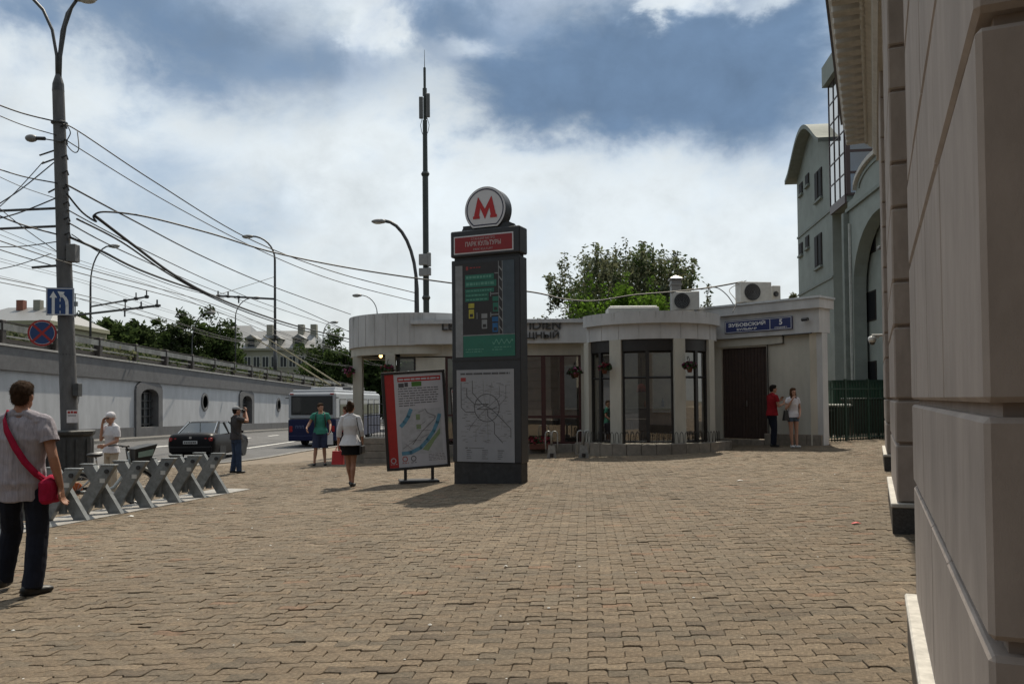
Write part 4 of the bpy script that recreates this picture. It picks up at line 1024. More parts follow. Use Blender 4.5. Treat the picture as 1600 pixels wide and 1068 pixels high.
def words(mi, x0, x1, z, h, l=3, wmin=.02, wmax=.06):
    x = x0
    while x < x1-.01:
        w = min(random.uniform(wmin, wmax), x1-x); ink(mi, x, x+w, z, z+h, l); x += w+.014
for (a, b, z, h) in ((.19, .63, .14, .025), (.19, .67, .21, .03), (.19, .62, .292, .012), (.19, .54, .34, .012), (.19, .54, .385, .012)): words(2, a, b, z, h)
ink(5, .185, .225, .035, .075, 2); words(5, .25, .45, .045, .012, 2)
for k in range(7):
    z = .04+k*.105
    pr_.m = 1; y = FY-.012; pr_.quad((X(.735), y, Z(z)), (X(.735), y, Z(z+.02)), (X(.80), y, Z(z+.075)), (X(.80), y, Z(z+.055)))
ink(1, .733, .743, .0, .765, 2); ink(1, .795, .805, 0, .765, 2)
for z, x0 in ((.12, .67), (.335, .60), (.555, .60)): ink(1, x0, .735, z, z+.011, 2)
for z in (.335, .555): ink(1, .595, .61, z-.02, z+.03, 2)
ink(1, .365, .375, .53, .60, 2)
def car_ic(mi, x, z, l=3):
    ink(mi, x, x+.10, z, z+.05, l); ink(mi, x+.005, x+.095, z+.065, z+.16, l); ink(7, x+.022, x+.078, z+.112, z+.145, l+1)
car_ic(3, .225, .43); car_ic(1, .445, .545); car_ic(4, .625, .585); car_ic(0, .635, .37)
words(2, .17, .48, .915, .01); words(2, .17, .45, .94, .01); words(2, .66, .95, .90, .01); words(2, .62, .80, .925, .01)
pr_.m = 2
sq = [(.63+.34*t/40, .845+.022*sin(t*.62)*(1 if t < 22 else .8)) for t in range(41)]
for (a, b), (c, d) in zip(sq, sq[1:]): pr_.quad((X(a), FY-.013, Z(b+.012)), (X(c), FY-.013, Z(d+.012)), (X(c), FY-.013, Z(d-.006)), (X(a), FY-.013, Z(b-.006)))
o = pr_.build('poster_print', PM, pyl); o['kind'] = 'stuff'
# metro map
mz0, mz1 = zz(721), zz(577); ax0, ax1, az0, az1 = -hw+.10, hw-.14, mz0, mz1
c_mapw = mat('map_paper', (.27, .275, .295), .55, var=.05, scale=3); c_mapl = [mat('map_ink%d' % i, c, .6) for i, c in enumerate(((.06, .06, .065), (.12, .12, .13), (.20, .20, .21), (.26, .03, .03), (.05, .05, .09)))]
panel('map_sheet', ax0, ax1, az0, az1, FY-.002, c_mapw)
pr_ = MB(); W_ = ax1-ax0; H_ = az1-az0; asp = H_/W_
def stroke(mi, pts, w=.008, l=2):
    pr_.m = mi; y = FY-.008-.0012*l
    for (a, b), (c, d) in zip(pts, pts[1:]):
        p, q_ = Vector((X(a), 0, Z(b))), Vector((X(c), 0, Z(d))); dd = (q_-p); n_ = Vector((-dd.z, 0, dd.x)).normalized()*w*W_/2; e = dd.normalized()*w*W_*.3
        pr_.quad(*[(v.x, y, v.z) for v in (p-n_-e, q_-n_+e, q_+n_+e, p+n_-e)])
cxm, cym, rm = .53, .415, .215
stroke(0, [(cxm+rm*cos(w), cym+rm/asp*sin(w)) for w in [2*pi*i/36 for i in range(37)]], .010)
for c, pts in ((0, [(.08, .14), (.08, .41), (.16, .46), (.32, .46)]), (0, [(.18, .20), (.18, .29), (.33, .385)]), (0, [(.28, .12), (.28, .25), (.45, .375), (.60, .425), (.73, .50), (.94, .64), (.94, .735)]), (1, [(.75, .18), (.75, .30), (.60, .38), (.40, .50), (.24, .62), (.22, .66)]),
               (1, [(.86, .18), (.86, .31), (.75, .385), (.74, .42), (.62, .43)]), (0, [(.33, .375), (.56, .375), (.36, .43), (.62, .43), (.70, .405)]), (0, [(.54, .43), (.54, .50), (.66, .575), (.66, .695), (.80, .79)]),
               (2, [(.47, .12), (.48, .30), (.52, .38), (.50, .55), (.34, .66), (.33, .78)]), (2, [(.62, .14), (.58, .35), (.54, .60), (.55, .76)]), (2, [(.80, .5), (.78, .65)])): stroke(c, pts, .007 if c else .010)
for i in range(210):
    x, z = random.uniform(.07, .90), random.uniform(.12, .79)
    if (x-cxm)**2+((z-cym)*asp)**2 < (rm*.75)**2 and random.random() < .6: continue
    w = random.uniform(.03, .085); ink(1 if random.random() < .35 else 2, x, min(.97, x+w), z, z+.005, 1)
words(0, .07, .93, .035, .018, 2, .03, .16); ink(3, .075, .165, .085, .125, 2)
for c_ in range(3):
    for k in range(5): ink(1 if k else 0, .17+c_*.27, .17+c_*.27+random.uniform(.05, .12), .872+k*.022, .878+k*.022, 2)
ink(0, .15, .19, .845, .855, 2); ink(1, .21, .48, .847, .853, 2)
o = pr_.build('map_print', c_mapl, pyl); o['kind'] = 'stuff'

# ============================================================ STANDING MAP BOARD
bl2, br2 = G(622, 757), G(686, 749)
c_frame = mat('board_frame_black', (.02, .019, .02), .45); c_bred = mat('board_red', (.36, .022, .022), .5, var=.05); c_bpap = mat('board_paper', (.46, .46, .50), .5, var=.03)
d = br2-bl2; yawb = radians(12)
Db = (bl2.y+br2.y)/2; mid = (bl2+br2)/2
board = thing('map_board', 'black framed street map board with red band standing beside the pylon', 'sign', (mid.x, mid.y, gz(mid.x, mid.y)), yawb)
zz2 = lambda py: P(650, py, Db).z-gz(mid.x, mid.y)
bw = (P(698, 650, Db).x-P(603, 650, Db).x)/2/cos(yawb)*1.02; q0, q1 = zz2(732), zz2(579)
lean = radians(-3.2)                         # the board sags to one side
LB = Matrix.Translation((0, 0, q0)) @ Matrix.Rotation(lean, 4, 'Y') @ Matrix.Translation((0, 0, -q0))
for a in ((-bw, bw, q0, q0+.055), (-bw, bw, q1-.055, q1)): MB().cbox(a[0], a[1], -.035, .035, a[2], a[3], .006, LB).build('frame', c_frame, board)
for sx in (-1, 1): MB().cbox(sx*bw-.03-sx*.03, sx*bw+.03-sx*.03, -.034, .034, q0+.055, q1-.055, .006, LB).build('frame', c_frame, board)
for u in (-.37, .37):
    MB().cbox(u*bw*1.15-.03, u*bw*1.15+.03, -.03, .03, .05, q0+.02, .004).build('leg', c_frame, board)
MB().cbox(-bw*.62, bw*.60, -.26, .26, .0, .055, .008).build('base', c_frame, board)
for sd in (-1, 1):
    Yb = sd*.012
    MB().box(-bw+.05, bw-.05, *sorted((Yb, Yb*1.6)), q0+.05, q1-.05, LB).build('sheet', c_bpap, board)
    PMb = [c_bred, mat('map_blue', (.10, .25, .36), .5), mat('map_green', (.20, .27, .15), .5), mat('map_ground', (.40, .41, .44), .5), mat('map_road', (.13, .12, .13), .5), c_bpap, mat('map_text', (.07, .07, .08), .5), mat('photo_green', (.06, .16, .03), .5)]
    pr_ = MB(); ax0, ax1, az0, az1 = (-bw+.05), (bw-.05), q0+.05, q1-.05
    if sd > 0: ax0, ax1 = ax1, ax0
    FYo = FY
    ybase = Yb*1.6
    def ink(mi, fx0, fx1, fz0, fz1, l=1): pr_.m = mi; y = ybase+sd*.0012*l; pr_.add([(X(fx0), y, Z(fz1)), (X(fx1), y, Z(fz1)), (X(fx1), y, Z(fz0)), (X(fx0), y, Z(fz0))], [(0, 1, 2, 3)], LB)
    def stroke(mi, pts, w=.008, l=2):
        pr_.m = mi; y = ybase+sd*.0012*l; W_ = abs(ax1-ax0)
        for (a, b), (c, d_) in zip(pts, pts[1:]):
            p, q_ = Vector((X(a), 0, Z(b))), Vector((X(c), 0, Z(d_))); dd = (q_-p); n_ = Vector((-dd.z, 0, dd.x)).normalized()*w*W_/2; e = dd.normalized()*w*W_*.3
            pr_.add([(v.x, y, v.z) for v in (p-n_-e, q_-n_+e, q_+n_+e, p+n_-e)], [(0, 1, 2, 3)], LB)
    ink(0, 0, .165, 0, 1); ink(0, .225, .96, .035, .085); words(5, .245, .94, .052, .018, 2, .03, .10)
    ink(6, .235, .33, .10, .145); ink(6, .34, .40, .095, .14); ink(7, .46, .63, .09, .14)
    for k in range(8): words(6, .225, .92-.1*(k == 7)-random.uniform(0, .05) if k < 7 else .5, .155+k*.026, .009, 1, .02, .10)
    ink(3, .235, .93, .385, .865, 1)
    stroke(1, [(.245, .555), (.30, .52), (.37, .46), (.42, .39)], .065); stroke(1, [(.245, .85), (.38, .845), (.55, .80), (.68, .72), (.79, .63), (.86, .54), (.905, .46)], .062)
    pr_.m = 2; pr_.add([(X(a), ybase+sd*.003, Z(b)) for a, b in ((.58, .82), (.70, .74), (.82, .66), (.90, .60), (.90, .66), (.80, .73), (.68, .84))], [tuple(range(7))], LB)
    ink(2, .50, .57, .44, .50, 2); ink(2, .50, .58, .55, .60, 2)
    stroke(4, [(.42, .76), (.60, .62), (.82, .50), (.83, .47), (.70, .43), (.66, .385)], .010, 3)
    for a, b, c, d_ in ((.36, .72, .56, .72), (.50, .615, .74, .62), (.72, .48, .84, .48), (.25, .80, .50, .70), (.30, .75, .42, .82), (.55, .42, .64, .40), (.52, .58, .66, .52), (.56, .70, .70, .66)): stroke(4, [(a, b), (c, d_)], .006, 3)
    for k in range(26):
        x, z = random.uniform(.26, .8), random.uniform(.42, .8); stroke(5, [(x, z), (x+.08, z-.03)], .004, 2)
    for x, m_ in ((.275, 0), (.42, 6)):
        stroke(m_, [(x+.04*cos(w), .91+.026*sin(w)) for w in [2*pi*i/12 for i in range(13)]], .012)
        words(m_, x-.05, x+.06, .95, .006, 1, .02, .05)
    stroke(5, [(.08+.04*cos(w), .92+.026*sin(w)) for w in [2*pi*i/12 for i in range(13)]], .014); words(5, .03, .14, .955, .006, 2, .02, .05)
    for k in range(5): words(4, .68, .97, .875+k*.016, .005, 1, .02, .06)
    o = pr_.build('map_print', PMb, board); o['kind'] = 'stuff'

# ============================================================ POLES AND LAMPS
c_conc = mat('pole_concrete', (.105, .105, .108), .8, var=.18, scale=6, stain=.3, bump=.4, bscale=40, stretch=(1, 1, .35))
c_steel = mat('pole_steel', (.06, .062, .065), .5, metal=.3, var=.2, scale=5)
c_lamp = mat('lamp_head_grey', (.20, .20, .20), .5, var=.1); c_lens = mat('lamp_lens', (.45, .45, .42), .3)
pb = Vector((-11.75, 22.0, 0)); pb.z = gz(pb.x, pb.y)
bigp = thing('catenary_pole', 'thick concrete pole on a round pedestal carrying signs, brackets and wires', 'pole', pb)
topz = P(91, 140, 22).z-pb.z; tx = P(91, 140, 22).x-pb.x; bx = P(109, 672, 22).x-pb.x; hp0 = P(109, 672, 22).z-pb.z
pole_at = lambda z: Vector((bx+(tx-bx)*(z-hp0)/(topz-hp0), 0, z))
MB().tube([pole_at(hp0-.1), pole_at(hp0+4.5)], [.215, .19], 24).build('lower_shaft', c_conc, bigp, 40)
MB().tube([pole_at(hp0+4.5), pole_at(topz)], [.175, .145], 24).build('upper_shaft', c_conc, bigp, 40)
g = MB(); g.lathe([(.62, -.2), (.62, .10), (.56, .16), (.54, hp0-.16), (.60, hp0-.10), (.62, hp0-.02), (.58, hp0), (0, hp0+.01)], 12, Matrix.Translation((bx, 0, 0))); g.build('pedestal', mat('cast_iron', (.035, .037, .038), .6, var=.25, scale=7, bump=.2), bigp)
for k in range(12):
    w = 2*pi*(k+.5)/12; MB().box(-.035, .035, -.012, .012, .22, hp0-.22, Matrix.Translation((bx+.565*cos(w), .565*sin(w), 0)) @ Matrix.Rotation(w+pi/2, 4, 'Z')).build('fin', MATS['cast_iron'], bigp)
for z in (hp0+2.0, hp0+4.5, topz-.9): MB().lathe([(.19, -.03), (.205, -.02), (.205, .02), (.19, .03)], 16, Matrix.Translation(pole_at(z))).build('band', c_steel, bigp)
tp = pole_at(topz)
MB().lathe([(.15, -.05), (.14, .15), (.07, .4), (0, .42)], 14, Matrix.Translation(tp)).build('cap', c_steel, bigp)
for q_, hd in (((-.55, 1.6, -.0), 0), ((.15, 1.5, .3), 0), ((.42, 1.55, -.05), 1)):
    e = Vector((q_[0], q_[2], 0)); pts = [tp + Vector((.03*(1 if q_[0] > 0 else -1), 0, .1)), tp + Vector((e.x*.08, e.y*.08, .9)), tp + Vector((e.x*.3, e.y*.3, 1.6)), tp + Vector((e.x*.75, e.y*.75, 2.15)), tp + Vector((e.x*1.5, e.y*1.5, 2.6)), tp + Vector((e.x*2.6, e.y*2.6, 2.95))]
    if hd: pts = [tp + Vector((.04, 0, .1)), tp + Vector((.06, 0, .9)), tp + Vector((.18, 0, 1.7)), tp + Vector((.36, -.02, 2.2)), tp + Vector((.52, -.03, 2.42))]
    arm = MB().tube(pts, .042, 8).build('lamp_arm', c_steel, bigp, True)
    Mh = Matrix.Translation(pts[-1]) @ Matrix.Rotation(0 if q_[0] > 0 else pi, 4, 'Z')
    MB().ell((.22, 0, .02), (.34, .15, .10), M=Mh).build('lamp_head', c_lamp, arm, True); MB().ell((.28, 0, -.04), (.22, .12, .08), M=Mh).build('lens', c_lens, arm, True)
for py, ln, dx in ((232, .55, -1), (245, .5, -1), (290, .35, -1), (325, 1.7, -1), (353, 1.7, -1), (414, .85, -1)):
    z = P(90, py, 22).z-pb.z; p0 = pole_at(z); MB().tube([p0, p0 + Vector((dx*ln*1.0, 0, -.06 if ln > .8 else -.18))], .035 if ln > .8 else .022, 6).build('bracket', c_steel, bigp)
for k in range(9):
    z = P(105, 200+k*24, 22).z-pb.z; p0 = pole_at(z); MB().tube([p0 + Vector((.1, -.12, 0)), p0 + Vector((.24, -.14, .05)), p0 + Vector((.27, -.14, -.07))], .022, 6).build('insulator', c_fan, bigp)
zb_ = P(120, 397, 22).z-pb.z; p0 = pole_at(zb_); MB().cbox(p0.x+.16, p0.x+.40, -.2, .06, zb_-.22, zb_+.24, .01).build('cable_box', mat('box_grey', (.12, .12, .12), .6), bigp)
zb_ = P(121, 607, 22).z-pb.z; p0 = pole_at(zb_); bxo = MB().cbox(p0.x+.19, p0.x+.34, -.16, .06, zb_-.20, zb_+.14, .01).build('switch_box', c_steel, bigp)
# signs and notice on the pole
Zp = lambda px, py, D: P(px, py, D)
cs = Zp(94, 471, 21.72); lane = thing('lane_sign', 'square blue lane sign with two white arrows on the concrete pole', 'sign', cs, radians(14))
hs = .335
g = MB(); g.cbox(-hs, hs, -.012, .012, -hs*1.08, hs*1.08, .008); g.build('plate', mat('traffic_blue', (.014, .045, .15), .4, var=.05), lane)
c_tw = mat('traffic_white', (.62, .64, .66), .4, var=.04)
def flat(pts, name, par, y=-.0145, m=c_tw): return MB().add([(x, y, z) for x, z in pts], [tuple(range(len(pts)))]).build(name, m, par)
for a in ((-hs+.012, hs-.012, hs*1.08-.03, hs*1.08-.012), (-hs+.012, hs-.012, -hs*1.08+.012, -hs*1.08+.03)): flat([(a[0], a[2]), (a[1], a[2]), (a[1], a[3]), (a[0], a[3])], 'border', lane)
for sx in (-1, 1): flat([(sx*(hs-.03), -hs*1.08+.03), (sx*(hs-.012), -hs*1.08+.03), (sx*(hs-.012), hs*1.08-.03), (sx*(hs-.03), hs*1.08-.03)], 'border', lane)
flat([(-.16-.035, -.33), (-.16+.035, -.33), (-.16+.035, .10), (-.16-.035, .10)], 'arrow_shaft', lane); flat([(-.16-.09, .10), (-.16+.09, .10), (-.16, .27)], 'arrow_head', lane)
cv = [(.17-.0, -.33), (.17, -.1), (.155, .03), (.11, .11), (.05, .17)]
g = MB()
for i in range(len(cv)-1):
    (x0, z0), (x1, z1) = cv[i], cv[i+1]; w0 = .037
    g.add([(x0-w0, -.0145, z0-(.02 if i else 0)), (x0+w0, -.0145, z0), (x1+w0, -.0145, z1+.02), (x1-w0, -.0145, z1)], [(0, 1, 2, 3)])
g.build('arrow_shaft', c_tw, lane); flat([(-.06, .27), (.11, .25), (.02, .09)], 'arrow_head', lane)
for k in range(3): flat([(-.006, -.32+k*.16), (.010, -.32+k*.16), (.010, -.24+k*.16), (-.006, -.24+k*.16)], 'dash', lane)
cs = Zp(66, 520, 21.72); ns = thing('no_stopping_sign', 'round blue no stopping sign with red rim and cross beside the pole', 'sign', cs, radians(14))
MR = Matrix.Rotation(pi/2, 4, 'X'); rr = .345; c_tred = mat('traffic_red', (.30, .018, .018), .4, var=.05)
MB().lathe([(0, -.012), (rr, -.012), (rr, .012), (0, .012)], 40, MR).build('plate', MATS['traffic_blue'], ns); MB().lathe([(rr*.86, .0135), (rr, .0135)], 40, MR, caps=False).build('rim', c_tred, ns)
MB().lathe([(rr*.84, .0132), (rr*.865, .0132)], 40, MR, caps=False).build('rim_line', c_tw, ns)
for a in (pi/4, -pi/4):
    Mr = Matrix.Rotation(a, 4, 'Y'); MB().box(-rr*.86, rr*.86, -.0150-(.001 if a > 0 else 0), -.0140, -.030, .030, Mr).build('cross_bar', c_tred, ns)
MB().tube([(.0, .02, .0), (.28, .1, .02), (.5, .28, .02)], .02, 6).build('bracket', c_steel, ns)
cs = Zp(113, 650, 21.74); nt2 = thing('paper_notice', 'white paper notice with red heading pasted on the concrete pole', 'notice', cs, radians(20))
MB().box(-.13, .13, -.006, .0, -.17, .16).build('sheet', mat('notice_paper', (.66, .64, .66), .7), nt2)
for x0, x1, z in ((-.11, -.05, .105), (-.04, .02, .11), (.03, .11, .105)): MB().box(x0, x1, -.0075, -.0062, z-.03, z+.03).build('print', c_tred, nt2)
for k in range(2): MB().box(-.1, .09, -.0075, -.0062, .03-k*.03, .04-k*.03).build('print', MATS['map_text'], nt2)

def street_lamp(label, px_base, D, zbase, lamp_px, lamp_py, r0=.10, straight=.72, hd=.3, group=None):
    top = P(lamp_px, lamp_py, D); b = Vector((P(px_base, 600, D).x, D, zbase)); H = top.z-zbase; dx = top.x-b.x
    t = thing('street_lamp', label, 'street lamp', b, 0, group)
    pts = [(0, 0, 0), (0, 0, H*.30)]; MB().tube(pts, r0, 10).build('base_tube', c_steel, t, True)
    pts = [(0, 0, H*.30), (0, 0, H*.5), (0, 0, H*straight)]; rs = [r0*.75, r0*.7, r0*.6]
    for i in range(1, 9):
        w = pi/2*i/8; pts.append((dx*(1-cos(w)), 0, H*straight+(H*(1-straight))*sin(w))); rs.append(r0*.45)
    MB().tube(pts, rs, 8).build('pole', c_steel, t, True)
    sx = 1 if dx > 0 else -1
    h = MB().ell((dx+sx*hd*.6, 0, H-.02), (hd, hd*.42, hd*.3)).build('lamp_head', c_lamp, t, True)
    MB().ell((dx+sx*hd*.75, 0, H-hd*.16), (hd*.7, hd*.36, hd*.25)).build('lens', c_lens, h, True)
    return t
street_lamp('curved steel street lamp beside the tall antenna mast behind the cafe', 652, 33, gz(-3.8, 33), 600, 345, .15, .70, .32)
street_lamp('tall street lamp on the ramp edge carrying a trolley wire arm', 430, 75, wtop(75)-.1, 393, 369, .17, .84, .55)
street_lamp('street lamp rising from the ramp behind the concrete pole', 141, 66, wtop(66)-.1, 172, 384, .13, .72, .5)
street_lamp('thin street lamp beyond the ramp next to the pale apartment block', 368, 108, wtop(108)-.3, 396, 465, .14, .8, .6)
street_lamp('curved street lamp rising out of the trees behind the ramp', 300, 95, wtop(95)-.1, 324, 488, .13, .6, .6)
street_lamp('small far street lamp seen above the portico roof', 590, 96, -.6, 563, 461, .11, .85, .6)
street_lamp('farthest street lamp above the tree behind the trolleybus', 505, 125, -.9, 519, 503, .12, .85, .6)
# cantilever of the ramp-edge lamp with insulators
# antenna mast
D = 38; mb0 = Vector((P(666, 480, D).x, D, gz(-4, 38))); mast = thing('antenna_mast', 'tall slim dark green antenna mast rising behind the cafe', 'mast', mb0)
mz = lambda py: P(666, py, D).z-mb0.z
c_mast = mat('mast_green', (.035, .045, .042), .5, var=.15, scale=3)
MB().tube([(0, 0, 0), (0, 0, mz(275))], [.145, .135], 14).build('shaft', c_mast, mast, 40); MB().tube([(0, 0, mz(275)), (0, 0, mz(188))], [.115, .105], 14).build('shaft', c_mast, mast, 40)
MB().tube([(0, 0, mz(188)), (0, 0, mz(106))], .06, 10).build('top_tube', c_mast, mast); MB().tube([(0, 0, mz(106)), (0, 0, mz(78))], [.018, .008], 6).build('whip', c_mast, mast)
for py in (272, 465): MB().lathe([(.15, -.10), (.20, 0), (.15, .10)], 14, Matrix.Translation((0, 0, mz(py)))).build('flange', c_mast, mast)
c_ant = mat('antenna_grey', (.11, .115, .12), .5)
for x, y, a, b in ((-.17, -.05, 186, 152), (.15, -.06, 184, 147), (0, .2, 184, 150)): MB().cbox(x-.09, x+.09, y-.06, y+.06, mz(a), mz(b), .02).build('panel_antenna', c_ant, mast)
for x in (-.05, .05): MB().tube([(x, 0, mz(150)), (x, 0, mz(138))], .05, 6).build('antenna_head', c_ant, mast)
c_rru = mat('radio_box_grey', (.26, .265, .27), .5, var=.08)
for x, a, b in ((-.10, 415, 398), (.17, 417, 396), (-.10, 432, 420), (.17, 431, 419)): MB().cbox(x-(.20 if x < 0 else .08), x+(.20 if x < 0 else .08), -.28, -.08, mz(a), mz(b), .02).build('radio_box', c_rru, mast)
for sx in (-1, 1): MB().tube([(sx*.12, -.05, mz(186)), (sx*.2, -.05, mz(196)), (sx*.15, -.05, mz(206)), (sx*.08, -.1, mz(212))], .014, 5).build('feeder_cable', c_fan, mast)

# ============================================================ BIKE DOCKS
c_dock = mat('dock_galvanised', (.21, .222, .226), .5, metal=.35, var=.22, scale=9, stain=.35); c_dockp = mat('dock_plate', (.27, .26, .245), .7, var=.15, scale=8)
a0, a1 = G(-60, 832), G(362, 770); 
d0, d1 = G(36, 826), G(326, 772)
rd = (d1-d0); rd.z = 0; rl_ = rd.length; rdir = rd.normalized(); yawd = atan2(rdir.y, rdir.x)-pi/2
plate = thing('dock_base_plate', 'long pale ground plate under the row of crossed bike docks', 'base plate', (d0.x, d0.y, gz(d0.x, d0.y)), yawd)
sl_ = (gz(d1.x, d1.y)-gz(d0.x, d0.y))/rl_
g = MB(); g.add([(-.36, -1.8, .012-1.8*sl_), (.36, -1.8, .012-1.8*sl_), (.36, rl_+.9, .012+(rl_+.9)*sl_), (-.36, rl_+.9, .012+(rl_+.9)*sl_)], [(0, 1, 2, 3)])
g.add([(-.36, -1.8, -.03-1.8*sl_), (.36, -1.8, -.03-1.8*sl_), (.36, rl_+.9, -.03+(rl_+.9)*sl_), (-.36, rl_+.9, -.03+(rl_+.9)*sl_)], [(3, 2, 1, 0)])
g = MB(); L0, L1 = -1.8, rl_+.9
g.add([(-.36, L0, -.05+L0*sl_), (.36, L0, -.05+L0*sl_), (.36, L1, -.05+L1*sl_), (-.36, L1, -.05+L1*sl_), (-.36, L0, .022+L0*sl_), (.36, L0, .022+L0*sl_), (.36, L1, .022+L1*sl_), (-.36, L1, .022+L1*sl_)], MB.BF)
g.build('plate', c_dockp, plate)
dock0 = thing('bike_dock', 'grey crossed steel bike dock in the row on the ground plate', 'bike dock', (0, 0, 0), 0, 'crossed bike docks in a row')
def slab(x0, x1, w, y0, y1, h, bow=.0):                      # a slanted board with rounded top shoulder
    k = 8; L = [(x0-w/2+(x1-x0)*i/k, h*i/k) for i in range(k+1)]; Rr = [(x+w, z) for x, z in L]
    poly = Rr + L[::-1]; Mx_ = Matrix(((1, 0, 0, 0), (0, 0, 1, 0), (0, 1, 0, 0), (0, 0, 0, 1))); g = MB(); g.prism(poly[::-1], y0, y1, Mx_); return g
slab(-.26, .235, .235, -.12, -.03, .77).build('front_arm', c_dock, dock0); slab(.26, -.235, .215, .03, .12, .77).build('rear_arm', c_dock, dock0)
MB().cbox(.11, .36, -.13, -.02, .765, .785, .006).build('top_cap', c_dock, dock0); MB().cbox(-.35, -.12, .02, .13, .765, .785, .006).build('top_cap', c_dock, dock0)
MB().lathe([(0, 0), (.035, 0), (.035, .02), (0, .02)], 12, Matrix.Translation((.22, -.12, .68)) @ Matrix.Rotation(pi/2, 4, 'X')).build('lock', c_fan, dock0)
MB().box(-.05, .05, -.03, .03, .10, .5).build('web', c_dock, dock0)
MB().box(.10, .19, -.1225, -.1205, .50, .57).build('number_label', mat('dock_label', (.5, .5, .48), .5), dock0)
for bx2, bz2 in ((-.27, .05), (-.19, .05), (-.27, .11)): MB().lathe([(0, 0), (.012, 0), (.012, .012), (0, .014)], 8, Matrix.Translation((bx2+.02, -.12, bz2)) @ Matrix.Rotation(pi/2, 4, 'X')).build('bolt', c_metal, dock0)
nd_ = 7
for k in range(nd_):
    o = dock0 if k == 0 else copytree(dock0)
    p = d0.lerp(d1, k/(nd_-1)); o.location = (p.x, p.y, gz(p.x, p.y)+.018); o.rotation_euler = (0, 0, yawd*.6)
    o['label'] = ('bike dock at the open road end of the dock row' if k == nd_-1 else 'bike dock %s from the road end of the dock row' % ('seventh', 'sixth', 'fifth', 'fourth', 'third', 'second')[k])

# hire bicycle at the docks
c_tyre = mat('tyre', (.018, .018, .019), .8); c_rim = mat('rim_alloy', (.45, .45, .45), .35, metal=.8); c_bframe = mat('bike_grey', (.40, .42, .41), .4, var=.05); c_bblk = mat('bike_black', (.02, .02, .021), .5); c_orange = mat('bike_orange', (.45, .10, .02), .5)
w1, w2 = P(138, 777, 14.3), P(200, 771, 14.3)
bk = thing('bicycle', 'grey hire bicycle with black front basket standing behind the docks', 'bicycle', ((w1.x+w2.x)/2, 14.3, gz((w1.x+w2.x)/2, 14.3)), radians(48))
bk.scale = (.93, .93, .93)
wb = 1.08; rw = .335
for nm, x in (('rear_wheel', -wb/2), ('front_wheel', wb/2)):
    w = link(nm, None, bk, Matrix.Translation((x, 0, rw)))
    g = MB()
    for mat_, r_, q_ in ((c_tyre, rw-.022, .024), (c_rim, rw-.052, .013)):
        MB().tube([(r_*cos(2*pi*i/28), 0, r_*sin(2*pi*i/28)) for i in range(29)], q_, 8, False).build('tyre' if mat_ is c_tyre else 'rim', mat_, w, True)
    for i in range(10):
        a = 2*pi*i/10; MB().tube([(.03*cos(a+.5), 0, .03*sin(a+.5)), ((rw-.05)*cos(a), 0, (rw-.05)*sin(a))], .003, 4).build('spoke', c_rim, w)
    MB().tube([(0, -.06, 0), (0, .06, 0)], .035, 10).build('hub', c_bblk, w)
    MB().tube([((rw+.03)*cos(a), 0, (rw+.03)*sin(a)) for a in [radians(d) for d in range(20 if x > 0 else 30, 190 if x < 0 else 160, 10)]], .03, 6, sx=1).build('mudguard', c_bframe, w, True)
    if x > 0 or True: MB().ell((.0 if x < 0 else -.2, .02, .05), (.10, .012, .12)).build('skirt_guard', c_orange, w, True)
fr = lambda pts, r, nm='frame_tube', m=c_bframe: MB().tube(pts, r, 8).build(nm, m, bk, True)
fr([(-wb/2, 0, rw), (-.08, 0, .29)], .022); fr([(-.08, 0, .29), (-.20, 0, .78)], .028); fr([(-.08, 0, .29), (.10, 0, .36), (.32, 0, .62), (.37, 0, .86)], .035); fr([(wb/2, 0, rw), (.42, 0, .70), (.36, 0, 1.02)], .022, 'fork')
fr([(-wb/2, 0, rw), (-.18, 0, .66)], .016); fr([(-.20, 0, .78), (-.22, 0, .95)], .014, 'seat_post', c_rim)
MB().ell((-.24, 0, .98), (.15, .09, .045)).build('saddle', c_bblk, bk, True)
fr([(.36, 0, 1.02), (.33, 0, 1.10)], .02, 'stem', c_bblk); fr([(.12, -.30, 1.12), (.24, -.28, 1.13), (.33, -.12, 1.11), (.33, .12, 1.11), (.24, .28, 1.13), (.12, .30, 1.12)], .014, 'handlebar', c_bblk)
g = MB(); g.add([(.42, -.17, .80), (.72, -.17, .84), (.72, .17, .84), (.42, .17, .80), (.40, -.22, 1.06), (.82, -.22, 1.14), (.82, .22, 1.14), (.40, .22, 1.06)], MB.BF); bsk = g.build('basket', c_bblk, bk)
MB().add([(.45, -.232, .90), (.72, -.232, .93), (.75, -.232, 1.05), (.45, -.232, 1.0)], [(0, 1, 2, 3)]).build('basket_panel', mat('basket_sign', (.22, .30, .25), .5), bsk)
fr([(-.08, .05, .29), (.03, .09, .18)], .012, 'crank', c_bblk); MB().box(-.02, .09, .06, .16, .16, .19).build('pedal', c_bblk, bk)
MB().box(-wb/2-.15, -.25, .03, .07, rw-.05, rw+.07).build('chain_guard', c_bblk, bk)

